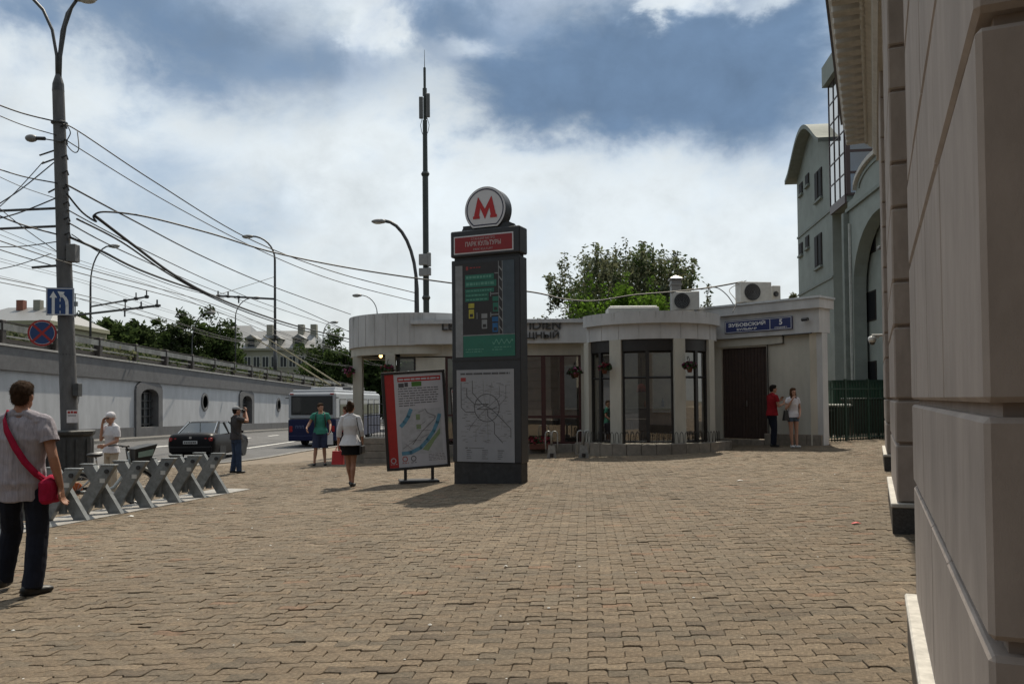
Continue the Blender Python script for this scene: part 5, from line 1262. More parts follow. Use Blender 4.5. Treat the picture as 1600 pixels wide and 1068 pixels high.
# litter on the paving
c_lit = mat('litter_white', (.6, .6, .58), .7); c_litr = mat('litter_red', (.5, .03, .03), .6)
for px, py, r, m_, lab in ((1337, 818, .055, c_litr, 'bright red scrap lying on the paving by the tan facade'), (204, 807, .05, c_lit, 'white crumpled scrap lying below the bike docks'), (1156, 751, .06, c_lit, 'white scrap of paper lying in front of the bowed window'), (790, 886, .02, c_lit, 'tiny white scrap in the open middle of the paving')):
    p = G(px, py); g = MB(); g.add([(random.uniform(-r, r), random.uniform(-r, r)*.7, random.uniform(.004, .02)) for _ in range(0)] + [(-r, -r*.5, .006), (0, -r*.8, .02), (r, -r*.3, .008), (r*.7, r*.6, .016), (-r*.5, r*.7, .006), (0, 0, .026)], [(0, 1, 5), (1, 2, 5), (2, 3, 5), (3, 4, 5), (4, 0, 5)])
    tag(g.build('litter', m_, None, loc=p), lab, 'litter')

# crumbs, gum and bottle-cap specks strewn over the paving
rs = random.Random(5); g = MB()
for i in range(260):
    y = rs.uniform(3.8, 20); x = rs.uniform(-.6*y, min(.43*y-.3, 8)); r = rs.uniform(.003, .009)*(1 if i % 5 else 1.8); z = gz(x, y)+.004; a = rs.uniform(0, 6)
    g.m = 0 if rs.random() < .6 else 1
    if x < kerb_x(y)+.4: continue
    g.add([(x+r*cos(a+2*pi*j/5), y+r*sin(a+2*pi*j/5)*.9, z+.002) for j in range(5)] + [(x, y, z+r*.7)], [(j, (j+1) % 5, 5) for j in range(5)])
o = g.build('paving_crumbs', [c_lit, c_joint]); tag(o, 'tiny pale crumbs and dark gum specks strewn over the paving', 'litter'); o['kind'] = 'stuff'
# ============================================================ VEHICLES
c_carp = mat('car_paint_dark', (.006, .0055, .007), .38, var=.05, spec=.18); c_carg = glass('car_glass', (.03, .037, .04), .10, .12, .03)
c_tail = mat('tail_light', (.30, .012, .015), .25, var=.1); c_tailw = mat('tail_light_pale', (.42, .16, .16), .25); c_plate = mat('number_plate', (.45, .46, .47), .5); c_trim = mat('car_trim', (.012, .012, .013), .6); c_chrome = mat('chrome', (.5, .5, .5), .2, metal=.9)
cx_, cy_ = -12.25, 31.6
car = thing('car', 'dark saloon car with round tail lights driving off along the road', 'car', (cx_, cy_+2.35, road_z(cx_, cy_+2)), radians(1))
def loft(rows, close=True, capf=True):
    g = MB(); n = len(rows[0])
    for r in rows: g.v += [tuple(p) for p in r]
    for i in range(len(rows)-1):
        for j in range(n-1 if not close else n): g.f.append((i*n+j, i*n+(j+1) % n, (i+1)*n+(j+1) % n, (i+1)*n+j)); g.mi.append(0)
    if capf: g.f += [tuple(range(n))[::-1], tuple((len(rows)-1)*n+j for j in range(n))]; g.mi += [0, 0]
    return g
def sec(y, w, zb, zt, sh):
    half = [(w*.86, zb), (w*.97, zb+.10), (w, (zb+zt)*.5), (w*.985, zt-.18), (w*.93, zt-.06), (w*.80, zt), (w*.4, zt+sh)]
    return [(x, y, z) for x, z in half] + [(-x, y, z) for x, z in half[::-1]]
rows = [sec(-2.40, .72, .40, .80, .01), sec(-2.37, .80, .33, .92, .01), sec(-2.31, .86, .28, 1.00, .015), sec(-2.15, .895, .24, 1.045, .02), sec(-1.7, .91, .22, 1.06, .02), sec(-.8, .912, .20, 1.02, .0), sec(.4, .912, .20, .99, .0), sec(1.05, .91, .20, .97, .02), sec(1.5, .905, .22, .92, .03), sec(2.0, .87, .24, .83, .03), sec(2.27, .78, .28, .70, .02), sec(2.37, .66, .36, .60, .01)]
loft(rows).build('body', c_carp, car, 40)
def gh(y, w, z0): return (y, w, z0)
base = [(-1.86, .70), (-1.75, .80), (1.10, .80), (1.2, .70)]; 
rows = [[(-.69, -1.86, 1.04), (.69, -1.86, 1.04)], [(-.60, -.98, 1.435), (.60, -.98, 1.435)]]
G_ = MB()
lo = [(-.66, -1.86), (.66, -1.86), (.82, -1.5), (.83, .6), (.68, 1.18), (-.68, 1.18), (-.83, .6), (-.82, -1.5)]; hi = [(-.54, -1.02), (.54, -1.02), (.60, -.85), (.60, .15), (.53, .42), (-.53, .42), (-.60, .15), (-.60, -.85)]
G_.v = [(x, y, 1.0) for x, y in lo] + [(x, y, 1.425) for x, y in hi]; G_.f = [(i, (i+1) % 8, 8+(i+1) % 8, 8+i) for i in range(8)] + [tuple(range(8, 16))]; G_.mi = [0]*9
G_.build('windows', c_carg, car)
ro = MB(); hi2 = [(x*1.03, y*1.02) for x, y in hi]; ro.v = [(x, y, 1.41) for x, y in hi2] + [(x*.86, y*.9-.02, 1.47) for x, y in hi2]; ro.f = [(i, (i+1) % 8, 8+(i+1) % 8, 8+i) for i in range(8)] + [tuple(range(8, 16))]; ro.mi = [0]*9
ro.build('roof', c_carp, car, 60)
def pil(a, b, r, nm='pillar', m=c_carp): MB().tube([a, b], r, 6).build(nm, m, car)
for sx in (-1, 1):
    pil((sx*.74, -1.72, 1.0), (sx*.585, -.92, 1.44), .055); pil((sx*.76, 1.0, .98), (sx*.575, .30, 1.43), .035); pil((sx*.83, -.45, .98), (sx*.61, -.40, 1.43), .04, 'pillar', c_trim)
    MB().tube([(sx*.685, -1.80, 1.05), (sx*.565, -1.02, 1.45)], .02, 6).build('window_trim', c_chrome, car)
    for y in (-1.38, 1.33):
        w = link('wheel', None, car, Matrix.Translation((sx*.80, y, .32)) @ Matrix.Rotation(pi/2, 4, 'Y'))
        MB().lathe([(.20, -.10), (.31, -.10), (.325, -.06), (.325, .06), (.31, .10), (.20, .10)], 24, caps=False).build('tyre', c_tyre, w, 40)
        MB().lathe([(0, .06), (.05, .075), (.20, .06), (.215, .10), (.215, -.10), (.2, -.06), (0, -.06)], 20).build('rim', c_rim, w, 40)
        for k in range(5): MB().box(-.03, .03, .04, .2, -.085, .085, Matrix.Rotation(2*pi*k/5, 4, 'Z')).build('spoke', c_rim, w)
        MB().lathe([(0, -.01), (.37, -.01), (.37, .0), (0, .0)], 24, Matrix.Translation((sx*.905, y, .33)) @ Matrix.Rotation(pi/2, 4, 'Y')).build('wheel_arch', c_trim, car)
    MB().ell((sx*.97, .75, 1.02), (.09, .06, .07)).build('mirror', c_carp, car, True)
    lens = MB().cbox(sx*.66-.16, sx*.66+.16, -2.375, -2.25, .76, .90, .02).build('tail_lamp', c_tail, car)
    for x in (.57, .74):
        MB().lathe([(0, .0), (.064, .0), (.068, -.02)], 16, Matrix.Translation((sx*x, -2.385, .83)) @ Matrix.Rotation(pi/2, 4, 'X')).build('lens', c_tail, lens); MB().lathe([(.0, .004), (.034, .004)], 14, Matrix.Translation((sx*x, -2.386, .83)) @ Matrix.Rotation(pi/2, 4, 'X')).build('lens_centre', c_tailw, lens)
MB().cbox(-.27, .27, -2.412, -2.392, .66, .78, .006).build('number_plate', c_plate, car)
for k, x in enumerate((-.2, -.12, -.04, .04, .12, .19)): MB().box(x-.025, x+.025, -2.416, -2.413, .69, .75).build('plate_mark', c_trim, car)
MB().lathe([(0, 0), (.05, 0), (.05, .012), (0, .012)], 16, Matrix.Translation((0, -2.375, .90)) @ Matrix.Rotation(pi/2, 4, 'X')).build('badge', c_chrome, car)
MB().cbox(-.80, .80, -2.43, -2.30, .32, .58, .04).build('bumper', c_carp, car); MB().box(-.74, .74, -2.435, -2.40, .52, .55).build('bumper_strip', c_trim, car)
MB().tube([(.35, -2.45, .29), (.35, -2.2, .29)], .03, 8).build('exhaust', c_chrome, car)

c_busb = mat('bus_blue', (.008, .013, .055), .45, var=.06, spec=.3); c_busw = mat('bus_white', (.34, .36, .39), .4, var=.05, scale=2); c_busg = glass('bus_glass', (.016, .018, .02), .05, .0, .04); c_rub = mat('bus_rubber', (.015, .015, .016), .6)
bx_, by_ = -10.35, 43.0
bus = thing('trolleybus', 'white and dark blue trolleybus seen from behind on the road', 'trolleybus', (bx_, by_, road_z(bx_, by_+3)), radians(-2))
MB().cbox(-1.25, 1.25, 0, 11.8, .32, 1.45, .05).build('lower_body', c_busb, bus); MB().cbox(-1.245, 1.245, .01, 11.8, 1.42, 2.85, .10).build('upper_body', c_busw, bus)
MB().cbox(-1.1, 1.1, .3, 11.4, 2.84, 2.98, .05).build('roof_panel', c_busw, bus); MB().cbox(-.85, .95, 4.8, 8.4, 2.96, 3.22, .05).build('roof_equipment', mat('bus_roof_grey', (.12, .12, .12), .6), bus); MB().cbox(-.4, .9, 1.2, 3.0, 2.96, 3.12, .04).build('roof_vent_box', c_busw, bus)
w = MB().cbox(-1.08, 1.08, -.03, .05, 1.68, 2.66, .025).build('rear_window', c_rub, bus); MB().box(-1.0, 1.0, -.034, -.028, 1.76, 2.58).build('pane', c_busg, w)
for i in range(6):
    y = .8+i*1.8; w = MB().cbox(1.20, 1.262, y, y+1.55, 1.55, 2.5, .02).build('side_window', c_rub, bus); MB().box(1.26, 1.266, y+.06, y+1.49, 1.61, 2.44).build('pane', c_busg, w)
    w = MB().cbox(-1.262, -1.20, y, y+1.55, 1.55, 2.5, .02).build('side_window', c_rub, bus); MB().box(-1.266, -1.26, y+.06, y+1.49, 1.61, 2.44).build('pane', c_busg, w)
for sx in (-1, 1):
    for y in (2.6, 8.8):
        wl = link('wheel', None, bus, Matrix.Translation((sx*1.10, y, .48)) @ Matrix.Rotation(pi/2, 4, 'Y')); MB().lathe([(.28, -.14), (.46, -.14), (.48, -.1), (.48, .1), (.46, .14), (.28, .14)], 24, caps=False).build('tyre', c_tyre, wl, 40); MB().lathe([(0, .08), (.28, .12), (.28, -.12), (0, -.08)], 18).build('rim', c_rim, wl)
    MB().cbox(sx*1.10-.08, sx*1.10+.08, -.02, .03, .80, 1.10, .01).build('tail_lamp', c_tail, bus); MB().cbox(sx*1.05-.1, sx*1.05+.1, -.02, .02, 2.72, 2.78, .01).build('marker_lamp', c_tail, bus)
    MB().tube([(sx*1.25, .1, 2.55), (sx*1.38, .0, 2.55)], .03, 6).build('lamp_arm', c_rub, bus)
MB().cbox(-1.2, 1.2, -.06, .1, .34, .62, .03).build('bumper', c_busb, bus)
c_num = mat('bus_number', (.10, .13, .24), .5)
for x in (-.80, -.64, -.48): MB().box(x-.055, x+.055, -.012, -.002, 1.10, 1.13).build('fleet_number', c_num, bus); MB().box(x-.055, x-.03, -.012, -.002, .98, 1.10).build('fleet_number', c_num, bus); MB().box(x+.03, x+.055, -.012, -.002, .98, 1.10).build('fleet_number', c_num, bus)
c_polew = mat('trolley_pole', (.30, .27, .17), .5, var=.1)
for k, dx in enumerate((-.3, .3)):
    MB().tube([(dx, 5.6, 3.2), (dx-1.35, 2.6, 4.5), (dx-2.7, -.4, 5.75)], [.045, .035, .025], 7).build('trolley_boom', c_polew, bus); MB().cbox(dx-.1, dx+.1, 5.4, 5.8, 3.15, 3.4, .03).build('boom_base', c_rub, bus)

# ============================================================ TREES
def leafmat(name, c, tr=.45):
    m = bpy.data.materials.new(name); m.use_nodes = True; nt = m.node_tree; N = nt.nodes; L = nt.links; N.clear()
    o = N.new('ShaderNodeOutputMaterial'); d = N.new('ShaderNodeBsdfDiffuse'); t = N.new('ShaderNodeBsdfTranslucent'); x = N.new('ShaderNodeMixShader'); x.inputs[0].default_value = tr
    n = N.new('ShaderNodeTexNoise'); n.inputs['Scale'].default_value = 1.1; n.inputs['Detail'].default_value = 6; tc = N.new('ShaderNodeTexCoord'); L.new(tc.outputs['Object'], n.inputs['Vector'])
    r = N.new('ShaderNodeValToRGB'); L.new(n.outputs['Fac'], r.inputs[0]); r.color_ramp.elements[0].position = .3; r.color_ramp.elements[1].position = .7
    r.color_ramp.elements[0].color = (c[0]*.6, c[1]*.62, c[2]*.6, 1); r.color_ramp.elements[1].color = (c[0]*1.35, c[1]*1.3, c[2]*1.2, 1)
    L.new(r.outputs[0], d.inputs[0]); L.new(r.outputs[0], t.inputs[0]); L.new(d.outputs[0], x.inputs[1]); L.new(t.outputs[0], x.inputs[2]); L.new(x.outputs[0], o.inputs[0]); return m
c_bark = mat('bark', (.06, .05, .04), .9, var=.3, scale=6, bump=.6, bscale=20)
lf_dark = leafmat('leaf_dark', (.042, .062, .026)); lf_mid = leafmat('leaf_mid', (.055, .085, .03)); lf_lime = leafmat('leaf_lime', (.10, .185, .028), .5); lf_olive = leafmat('leaf_olive', (.125, .135, .085), .45); lf_pale = leafmat('leaf_pale', (.14, .165, .115), .45)
def tree(label, base, H, RX, leaves, lm, leaf=.14, tr=.3, seed=1, clump=1.0, nc=90, group=None, shoots=0, flat=1.0):
    rnd = random.Random(seed); t = thing('tree', label, 'tree', base, 0, group); tb = MB(); ms = lm if isinstance(lm, list) else [lm]; g = MB()
    th = H*tr; r0 = H*.016+.05; cz = th*.75+(H-th*.75)*.5; rz = (H-th*.75)*.5
    tb.tube([(0, 0, -.3), (.012*H*rnd.uniform(-1, 1), 0, th*.6), (.02*H*rnd.uniform(-1, 1), .01*H, th), (0, 0, cz), (0, 0, cz+rz*.6)], [r0*1.2, r0, r0*.85, r0*.5, r0*.15], 8)
    def leafq(c, s, mi):
        u = Vector((rnd.gauss(0, 1), rnd.gauss(0, 1), rnd.gauss(0, .7))).normalized(); v = u.cross(Vector((rnd.gauss(0, 1), rnd.gauss(0, 1), rnd.gauss(0, 1)))).normalized()
        o = len(g.v); g.v += [tuple(c-u*s), tuple(c+v*s*.48), tuple(c+u*s), tuple(c-v*s*.48)]; g.f.append((o, o+1, o+2, o+3)); g.mi.append(mi)
    cl = []
    for k in range(nc):                                   # leaf clumps through the crown, more towards its uneven outside
        d = Vector((rnd.gauss(0, 1), rnd.gauss(0, 1), rnd.gauss(.15, .9))).normalized(); q = rnd.random()**.42
        lump = 1 + .32*mnoise.noise(d*1.7 + Vector((seed*3.1, 0, 0))) + .20*mnoise.noise(d*4.1 + Vector((0, seed*1.7, 0)))
        c = Vector((d.x*RX*q*lump, d.y*RX*q*lump, cz+d.z*rz*q*lump*flat)); cl.append((c, rnd.uniform(.6, 1.3)))
        if k % 2 == 0:
            st = Vector((0, 0, th*.8+(max(c.z, th)-th*.8)*rnd.uniform(.2, .55))); md = st.lerp(c, .5) + Vector((0, 0, -.05*H))*rnd.random()
            tb.tube([st, md, c], [r0*.38, r0*.22, r0*.07], 5, caps=False)
    tot = sum(w for _, w in cl)
    for c, w in cl:
        sp = RX*.17*clump*w; mi = rnd.randrange(len(ms))
        for i in range(int(leaves*w/tot)):
            p = Vector((rnd.gauss(0, sp), rnd.gauss(0, sp), rnd.gauss(0, sp*.75))); p = c + (p if p.length < sp*2 else p*(sp*1.2/p.length))
            if p.z < th*.5: continue
            leafq(p, leaf*rnd.uniform(.6, 1.25), mi if rnd.random() < .75 else rnd.randrange(len(ms)))
    for k in range(shoots):                               # long shoots standing out of the crown
        a = rnd.uniform(0, 2*pi); q = sqrt(rnd.random())*.95; x, y = cos(a)*RX*q, sin(a)*RX*q; z = cz + rz*sqrt(max(0, 1-q*q))*rnd.uniform(.5, .9)
        L = H*rnd.uniform(.10, .20); e = Vector((x*(1+.12*rnd.random()), y*1.1, z+L)); b_ = Vector((x, y, z)); tb.tube([b_, b_.lerp(e, .5), e], [r0*.1, r0*.07, r0*.03], 4, caps=False)
        for i in range(60): leafq(b_.lerp(e, rnd.random()) + Vector((rnd.gauss(0, .10), rnd.gauss(0, .10), rnd.gauss(0, .06))), leaf*rnd.uniform(.6, 1.1), rnd.randrange(len(ms)))
    tb.build('trunk', c_bark, t)
    o = g.build('crown', ms, t); o['kind'] = 'stuff'; return t
def tree_px(label, px, D, pytop, width_px, leaves, lm, zb=None, **k):
    b = P(px, 600, D); b.z = zb if zb is not None else (gz(b.x, D) if D < 55 else -1.2); H = P(px, pytop, D).z-b.z
    return tree(label, b, H, width_px/F*D/2, leaves, lm, **k)
tree_px('large olive leaved tree with upright shoots behind the cafe roof', 982, 42, 396, 275, 33000, [lf_olive, lf_olive, lf_mid, lf_pale], leaf=.12, seed=4, nc=190, tr=.22, shoots=70, clump=.7)
tree_px('bright lime green bushy tree directly behind the cafe roof', 968, 36.5, 440, 150, 14000, [lf_lime, lf_lime, lf_mid], leaf=.11, seed=9, nc=90, tr=.3, shoots=8)
tree_px('small tree tip between the cafe roof and the grey green building', 1243, 52, 452, 36, 2500, [lf_olive], leaf=.14, seed=12, nc=30)
X_ = [(66, 78, 507, 60, lf_mid), (128, 80, 490, 76, lf_dark), (150, 84, 486, 70, lf_mid), (184, 86, 500, 76, lf_mid), (212, 90, 497, 66, lf_dark), (240, 98, 495, 58, lf_mid), (268, 102, 492, 66, lf_pale), (298, 104, 492, 60, lf_dark)]
nm_ = ['olive tree left of the concrete pole beyond the ramp', 'dark tree right beside the concrete pole beyond the ramp', 'dense dark tree behind the pole-side street lamp beyond the ramp', 'broad dark tree behind the cantilever wire arms beyond the ramp', 'pointed dark tree beyond the ramp left of the feathery tree', 'feathery mid green tree beyond the ramp', 'grey green willow-like tree beyond the ramp', 'rounded dark tree behind the curved lamp beyond the ramp']
for k, ((px, D, py, w, m_), lb) in enumerate(zip(X_, nm_)):
    tree_px(lb, px, D, py, w, 7000, [m_, lf_dark, m_], leaf=.30, seed=20+k, nc=70, zb=-.9, group='trees beyond the ramp', tr=.12, clump=1.15)
tree_px('big round dark tree beside the pale apartment block', 336, 112, 497, 88, 9000, [lf_dark, lf_mid], leaf=.34, seed=33, nc=80, zb=-1, tr=.12, clump=1.1)
for k, (px, D, py, w, lb) in enumerate(((508, 128, 522, 84, 'broad tree behind the trolleybus beside the apartment block'), (540, 118, 528, 60, 'dark tree between the trolleybus and the portico'), (588, 78, 540, 70, 'dark tree seen between the portico columns'), (640, 74, 560, 60, 'dark tree hidden behind the entrance of the cafe'), (470, 150, 562, 50, 'low tree beyond the trolleybus roof'))):
    tree_px(lb, px, D, py, w, 7500, [lf_dark, lf_mid], leaf=.32, seed=50+k, nc=70, zb=-1.6, tr=.1, clump=1.1)
tree_px('low green bush on the ramp side under the apartment block', 395, 116, 572, 70, 3000, [lf_mid], leaf=.3, seed=61, nc=40, zb=1.0, tr=.1)
# shrubs of the strip behind the guard rail
for k, (y, h) in enumerate(((24, .8), (30, .8), (36, .7), (43, .9), (49, .7), (56, .8), (64, .8), (72, .9), (82, .9))):
    tree('low dark shrub growing behind the ramp railing', (WX(y)-2.4, y, wtop(y)-.2), h, 2.4, 2200, [lf_dark, lf_olive], leaf=.12, seed=80+k, nc=50, tr=.1, group='shrubs behind the ramp railing')

# ============================================================ FAR BUILDINGS
c_beige = mat('far_beige', (.30, .29, .24), .85, var=.08, scale=.5, stain=.15); c_froof = mat('far_roof', (.20, .205, .21), .5, metal=.3, var=.1); c_fwin = mat('far_window', (.03, .035, .04), .3); c_fwhite = mat('far_frame', (.5, .5, .48), .6); c_brick = mat('far_brick', (.25, .10, .07), .8)
def block(name, label, px0, px1, pyt, D, depth, rows, colsn, m, dormers=0, roofh=2.0, zb=-2.5, wh=1.7):
    a, b = P(px0, 600, D), P(px1, 600, D); zt = P((px0+px1)/2, pyt, D).z; w = b.x-a.x
    t = thing(name, label, 'building', ((a.x+b.x)/2, D, zb)); H = zt-zb
    MB().box(-w/2, w/2, 0, depth, 0, H).build('wall', m, t); MB().box(-w/2-.3, w/2+.3, -.35, depth, H-.1, H+.25).build('cornice', m, t)
    rf = MB().add([(-w/2-.3, -.3, H+.25), (w/2+.3, -.3, H+.25), (w/2+.3, depth, H+.25), (-w/2-.3, depth, H+.25), (-w/2+1.5, depth*.4, H+.25+roofh), (w/2-1.5, depth*.4, H+.25+roofh)], [(0, 1, 5, 4), (1, 2, 5), (2, 3, 4, 5), (3, 0, 4)]).build('roof', c_froof, t)
    for r in range(rows):
        for c in range(colsn):
            x = -w/2+w*(c+.5)/colsn; z = H-1.2-wh-r*3.3
            if z < .5: continue
            wn = MB().box(x-.62, x+.62, -.06, .02, z-.1, z+wh+.1).build('window', c_fwhite, t); MB().box(x-.5, x+.5, -.08, -.055, z, z+wh).build('pane', c_fwin, wn); MB().box(x-.04, x+.04, -.10, -.078, z, z+wh).build('mullion', c_fwhite, wn)
    for k in range(dormers):
        x = -w/2+w*(k+.7)/(dormers+.4); d = MB().box(x-1.0, x+1.0, .2, 3, H+.2, H+1.9).build('dormer', m, t); MB().box(x-.55, x+.55, .14, .2, H+.5, H+1.7).build('dormer_window', c_fwin, d); MB().add([(x-1.2, -.1, H+1.85), (x+1.2, -.1, H+1.85), (x, -.1, H+2.6), (x-1.2, 4, H+1.85), (x+1.2, 4, H+1.85), (x, 4, H+2.6)], [(0, 1, 2), (3, 5, 4), (0, 2, 5, 3), (1, 4, 5, 2)]).build('dormer_roof', c_froof, d)
    return t, H, w
t, H, w = block('apartment_block', 'pale beige apartment block with grey roof and dormers beyond the ramp', 366, 492, 546, 140, 14, 3, 9, c_beige, 3, 3.4)
for x in (-2, 3.4, 5.6): MB().box(x-.5, x+.5, 4, 5.2, H+1, H+4.6).build('chimney', c_beige, t)
MB().box(w*.32, w*.42, -1.0, 0, H-6.2, H-5.2).build('balcony', c_rub, t)
block('apartment_block', 'grey apartment block with shallow roof behind the pale one', 340, 392, 530, 170, 12, 2, 4, mat('far_grey', (.22, .21, .19), .85, var=.1), 0, 3.0)
t, H, w = block('low_building', 'long low olive building with brick chimneys left of the concrete pole', -60, 76, 506, 70, 10, 1, 7, mat('far_olive', (.30, .29, .20), .85, var=.08), 0, 1.6, -2.5, .5)
for x, mm_ in ((-.6, c_brick), (.9, c_beige), (2.2, c_brick), (3.0, c_beige)): MB().box(x-.3, x+.3, 3, 3.6, H+.8, H+2.4).build('chimney', mm_, t)
MB().tube([(4.3, 3, H+.8), (4.3, 3, H+2.9)], .05, 5).build('roof_aerial', c_rub, t); MB().box(4.1, 4.5, 2.9, 3.1, H+1.8, H+2.2).build('aerial_dish', c_froof, t)

# ============================================================ WIRES
c_wire = mat('cable_black', (.012, .012, .013), .6); c_twire = mat('contact_wire', (.06, .055, .05), .5)
def wire(label, pts, r=.018, group=None, world=False, name='overhead_cable', m=c_wire):
    ps = [Vector(p) for p in pts] if world else [P(*p) for p in pts]; o = ps[0]
    fine = []
    for i in range(len(ps)-1):
        a, b, c, d = ps[max(i-1, 0)], ps[i], ps[i+1], ps[min(i+2, len(ps)-1)]
        for k in range(8):
            t = k/8; fine.append(.5*((2*b)+(c-a)*t+(2*a-5*b+4*c-d)*t*t+(3*b-a-3*c+d)*t**3)-o)
    fine.append(ps[-1]-o)
    return tag(MB().tube(fine, r, 5).build(name, m, None, True, loc=o), label, 'cable', group)
gp = 'cables on the concrete pole'
wire('upper black cable from the concrete pole to the lamp behind the cafe', [(98, 194, 21.85), (124, 206, 22.3), (240, 283, 24), (385, 371, 28), (520, 424, 30.5), (651, 458, 33)], .018)
wire('second black cable from the concrete pole to the lamp behind the cafe', [(100, 217, 21.85), (250, 309, 25), (400, 388, 28), (520, 437, 30.5), (653, 472, 33)], .015)
wire('long sagging cable from the concrete pole toward the portico roof', [(103, 288, 21.85), (200, 340, 26), (320, 402, 35), (430, 449, 45), (548, 491, 60)], .026)
wire('thick looping cable from the concrete pole over to the cafe roof units', [(104, 302, 21.85), (128, 331, 22.4), (150, 346, 22.6), (146, 337, 22.6), (166, 331, 22.8), (230, 339, 23.5), (330, 365, 25), (430, 395, 26.5), (560, 421, 28), (712, 443, 27.4), (830, 456, 26.6), (880, 467, 26.2), (930, 470, 26.1), (990, 461, 26.1), (1050, 456, 26.2), (1110, 449, 26.6), (1160, 440, 27.3)], .026)
wire('short drooping cable end beside the small roof air conditioner', [(1095, 452, 26.5), (1118, 449, 26.5), (1135, 460, 26.5), (1147, 477, 26.5)], .016)
wire('thin cable dropping over the parapet above the street plate', [(1166, 438, 27.2), (1140, 452, 26.8), (1150, 470, 25.8), (1145, 488, 25.3)], .012)
wire('thickest cable bundle sagging from the concrete pole along the road', [(148, 337, 22.6), (210, 384, 25), (270, 428, 28.5), (330, 461, 33), (400, 489, 40), (470, 511, 50), (552, 531, 62)], .045)
wire('twin strand following the thickest cable bundle', [(120, 342, 22.1), (190, 378, 24.5), (262, 427, 28.2), (330, 464, 33), (400, 493, 40), (470, 515, 50), (552, 536, 62)], .028)
wire('ragged cable bundle hanging from the box on the concrete pole', [(110, 371, 21.9), (160, 393, 23.5), (210, 418, 26), (270, 441, 30), (335, 462, 34)], .036)
wire('loose thin strand under the ragged cable bundle', [(112, 366, 21.9), (160, 397, 23.5), (215, 425, 26), (280, 449, 31), (350, 466, 36)], .014)
wire('middle cable from the concrete pole passing above the ragged bundle', [(106, 328, 21.9), (200, 378, 26), (330, 440, 36), (430, 480, 48), (548, 518, 64)], .018)
wire('lower cable from the concrete pole toward the ramp lamp', [(107, 348, 21.9), (200, 396, 28), (330, 452, 50), (428, 487, 75)], .02)
wire('thin span from the ramp lamp down to the portico side', [(432, 468, 75), (480, 488, 72), (550, 520, 68)], .03)
wire('thin span from the ramp lamp over the trees toward the road', [(430, 432, 75), (380, 448, 68), (330, 464, 60)], .025)
wire('jumper loop hanging at the side of the concrete pole', [(105, 196, 21.8), (110, 208, 21.8), (104, 224, 21.8), (116, 238, 21.8), (123, 232, 21.8), (121, 206, 22.1)], .014)
for (a, b, r, lb) in (((-30, 153), (96, 192), .020, 'topmost cable running off behind the concrete pole'), ((-30, 168), (98, 214), .014, 'thin cable just below the topmost one at the concrete pole'), ((-30, 255), (100, 288), .018, 'straight cable meeting the concrete pole below the small lamp'),
                     ((-20, 340), (68, 252), .012, 'steep stay rising to the upper bracket of the concrete pole'), ((-20, 330), (84, 254), .016, 'steep tension wire to the middle bracket of the concrete pole'), ((-30, 348), (86, 310), .018, 'slack cable running into the concrete pole above the thick bracket'),
                     ((-30, 325), (96, 368), .022, 'black cable crossing behind the two thick brackets'), ((-30, 300), (92, 395), .012, 'diagonal wire crossing the brackets on the concrete pole'), ((-30, 385), (92, 377), .014, 'lowest level cable meeting the concrete pole'), ((-30, 262), (94, 312), .010, 'faint wire between the small lamp and the brackets'),
                     ((-30, 425), (80, 396), .012, 'wire with insulators meeting the pole below the brackets')):
    wire(lb, [(a[0], a[1], 20.5), ((a[0]+b[0])/2, (a[1]+b[1])/2+4, 21.3), (b[0], b[1], 21.95)], r)
for k, (x, zo, base_) in enumerate(((-11.4, 5.7, 0), (-12.0, 5.7, 0), (-15.2, 5.8, 0), (-15.8, 5.8, 0), (-23.5, 5.7, 1), (-24.1, 5.7, 1), (-28, 5.9, 1), (-28.6, 5.9, 1), (-32.5, 6.0, 1))):
    zf = (lambda y: wtop(y)) if base_ else (lambda y: road_z(-12, y))
    wire('thin trolley contact wire above the ' + ('ramp' if base_ else 'road'), [(x, y, zf(y)+zo+(.25 if i % 2 == 0 else 0)) for i, y in enumerate(range(8, 132, 12))], .014, 'trolley wires above the ' + ('ramp' if base_ else 'road'), True, 'trolley_wire', c_twire)
for y, zz_ in ((38, 6.4), (62, 6.3)):
    wire('cross span wire between the poles of road and ramp %s' % ('nearer the concrete pole' if y == 38 else 'nearer the ramp lamp'), [(-9.5, y, road_z(-12, y)+zz_), (-16, y+1, road_z(-12, y)+zz_+.1), (-24, y+2, wtop(y)+5.95), (-34, y+3, wtop(y)+6.4)], .016)
def arm(label, a, b, r):
    p, q_ = P(*a), P(*b); t = thing('wire_arm', label, 'bracket', p); d_ = q_-p
    MB().tube([(0, 0, 0), d_], r, 6).build('rod', c_steel, t)
    for f in (.62, .8, .97): MB().tube([d_*f, d_*f + Vector((0, 0, -.55 if f < .7 else .45))], r*.7, 5).build('hanger', c_steel, t); MB().cbox(d_.x*f-.12, d_.x*f+.12, d_.y*f-.12, d_.y*f+.12, d_.z*f-.12, d_.z*f+.12, .03).build('insulator', c_fan, t)
arm('upper cantilever rod for trolley wires on the pole-side street lamp', (141, 479, 66), (232, 463, 61), .07)
arm('lower cantilever rod for trolley wires on the pole-side street lamp', (112, 493, 66), (250, 477, 61), .09)
arm('horizontal wire arm on the ramp-edge street lamp', (430, 467, 75), (338, 462, 75), .10)
l0 = P(62, 216, 21.6); sl2 = thing('small_lamp', 'small round lamp on a thin arm beside the concrete pole', 'lamp', l0)
MB().tube([(0, 0, 0), P(100, 222, 21.9)-l0], .016, 6).build('arm', c_steel, sl2); MB().ell((-.22, 0, .0), (.16, .11, .10)).build('lamp_head', c_lamp, sl2, True); MB().tube([(-.1, 0, 0), (.14, 0, -.01)], .05, 7).build('socket', c_fan, sl2)
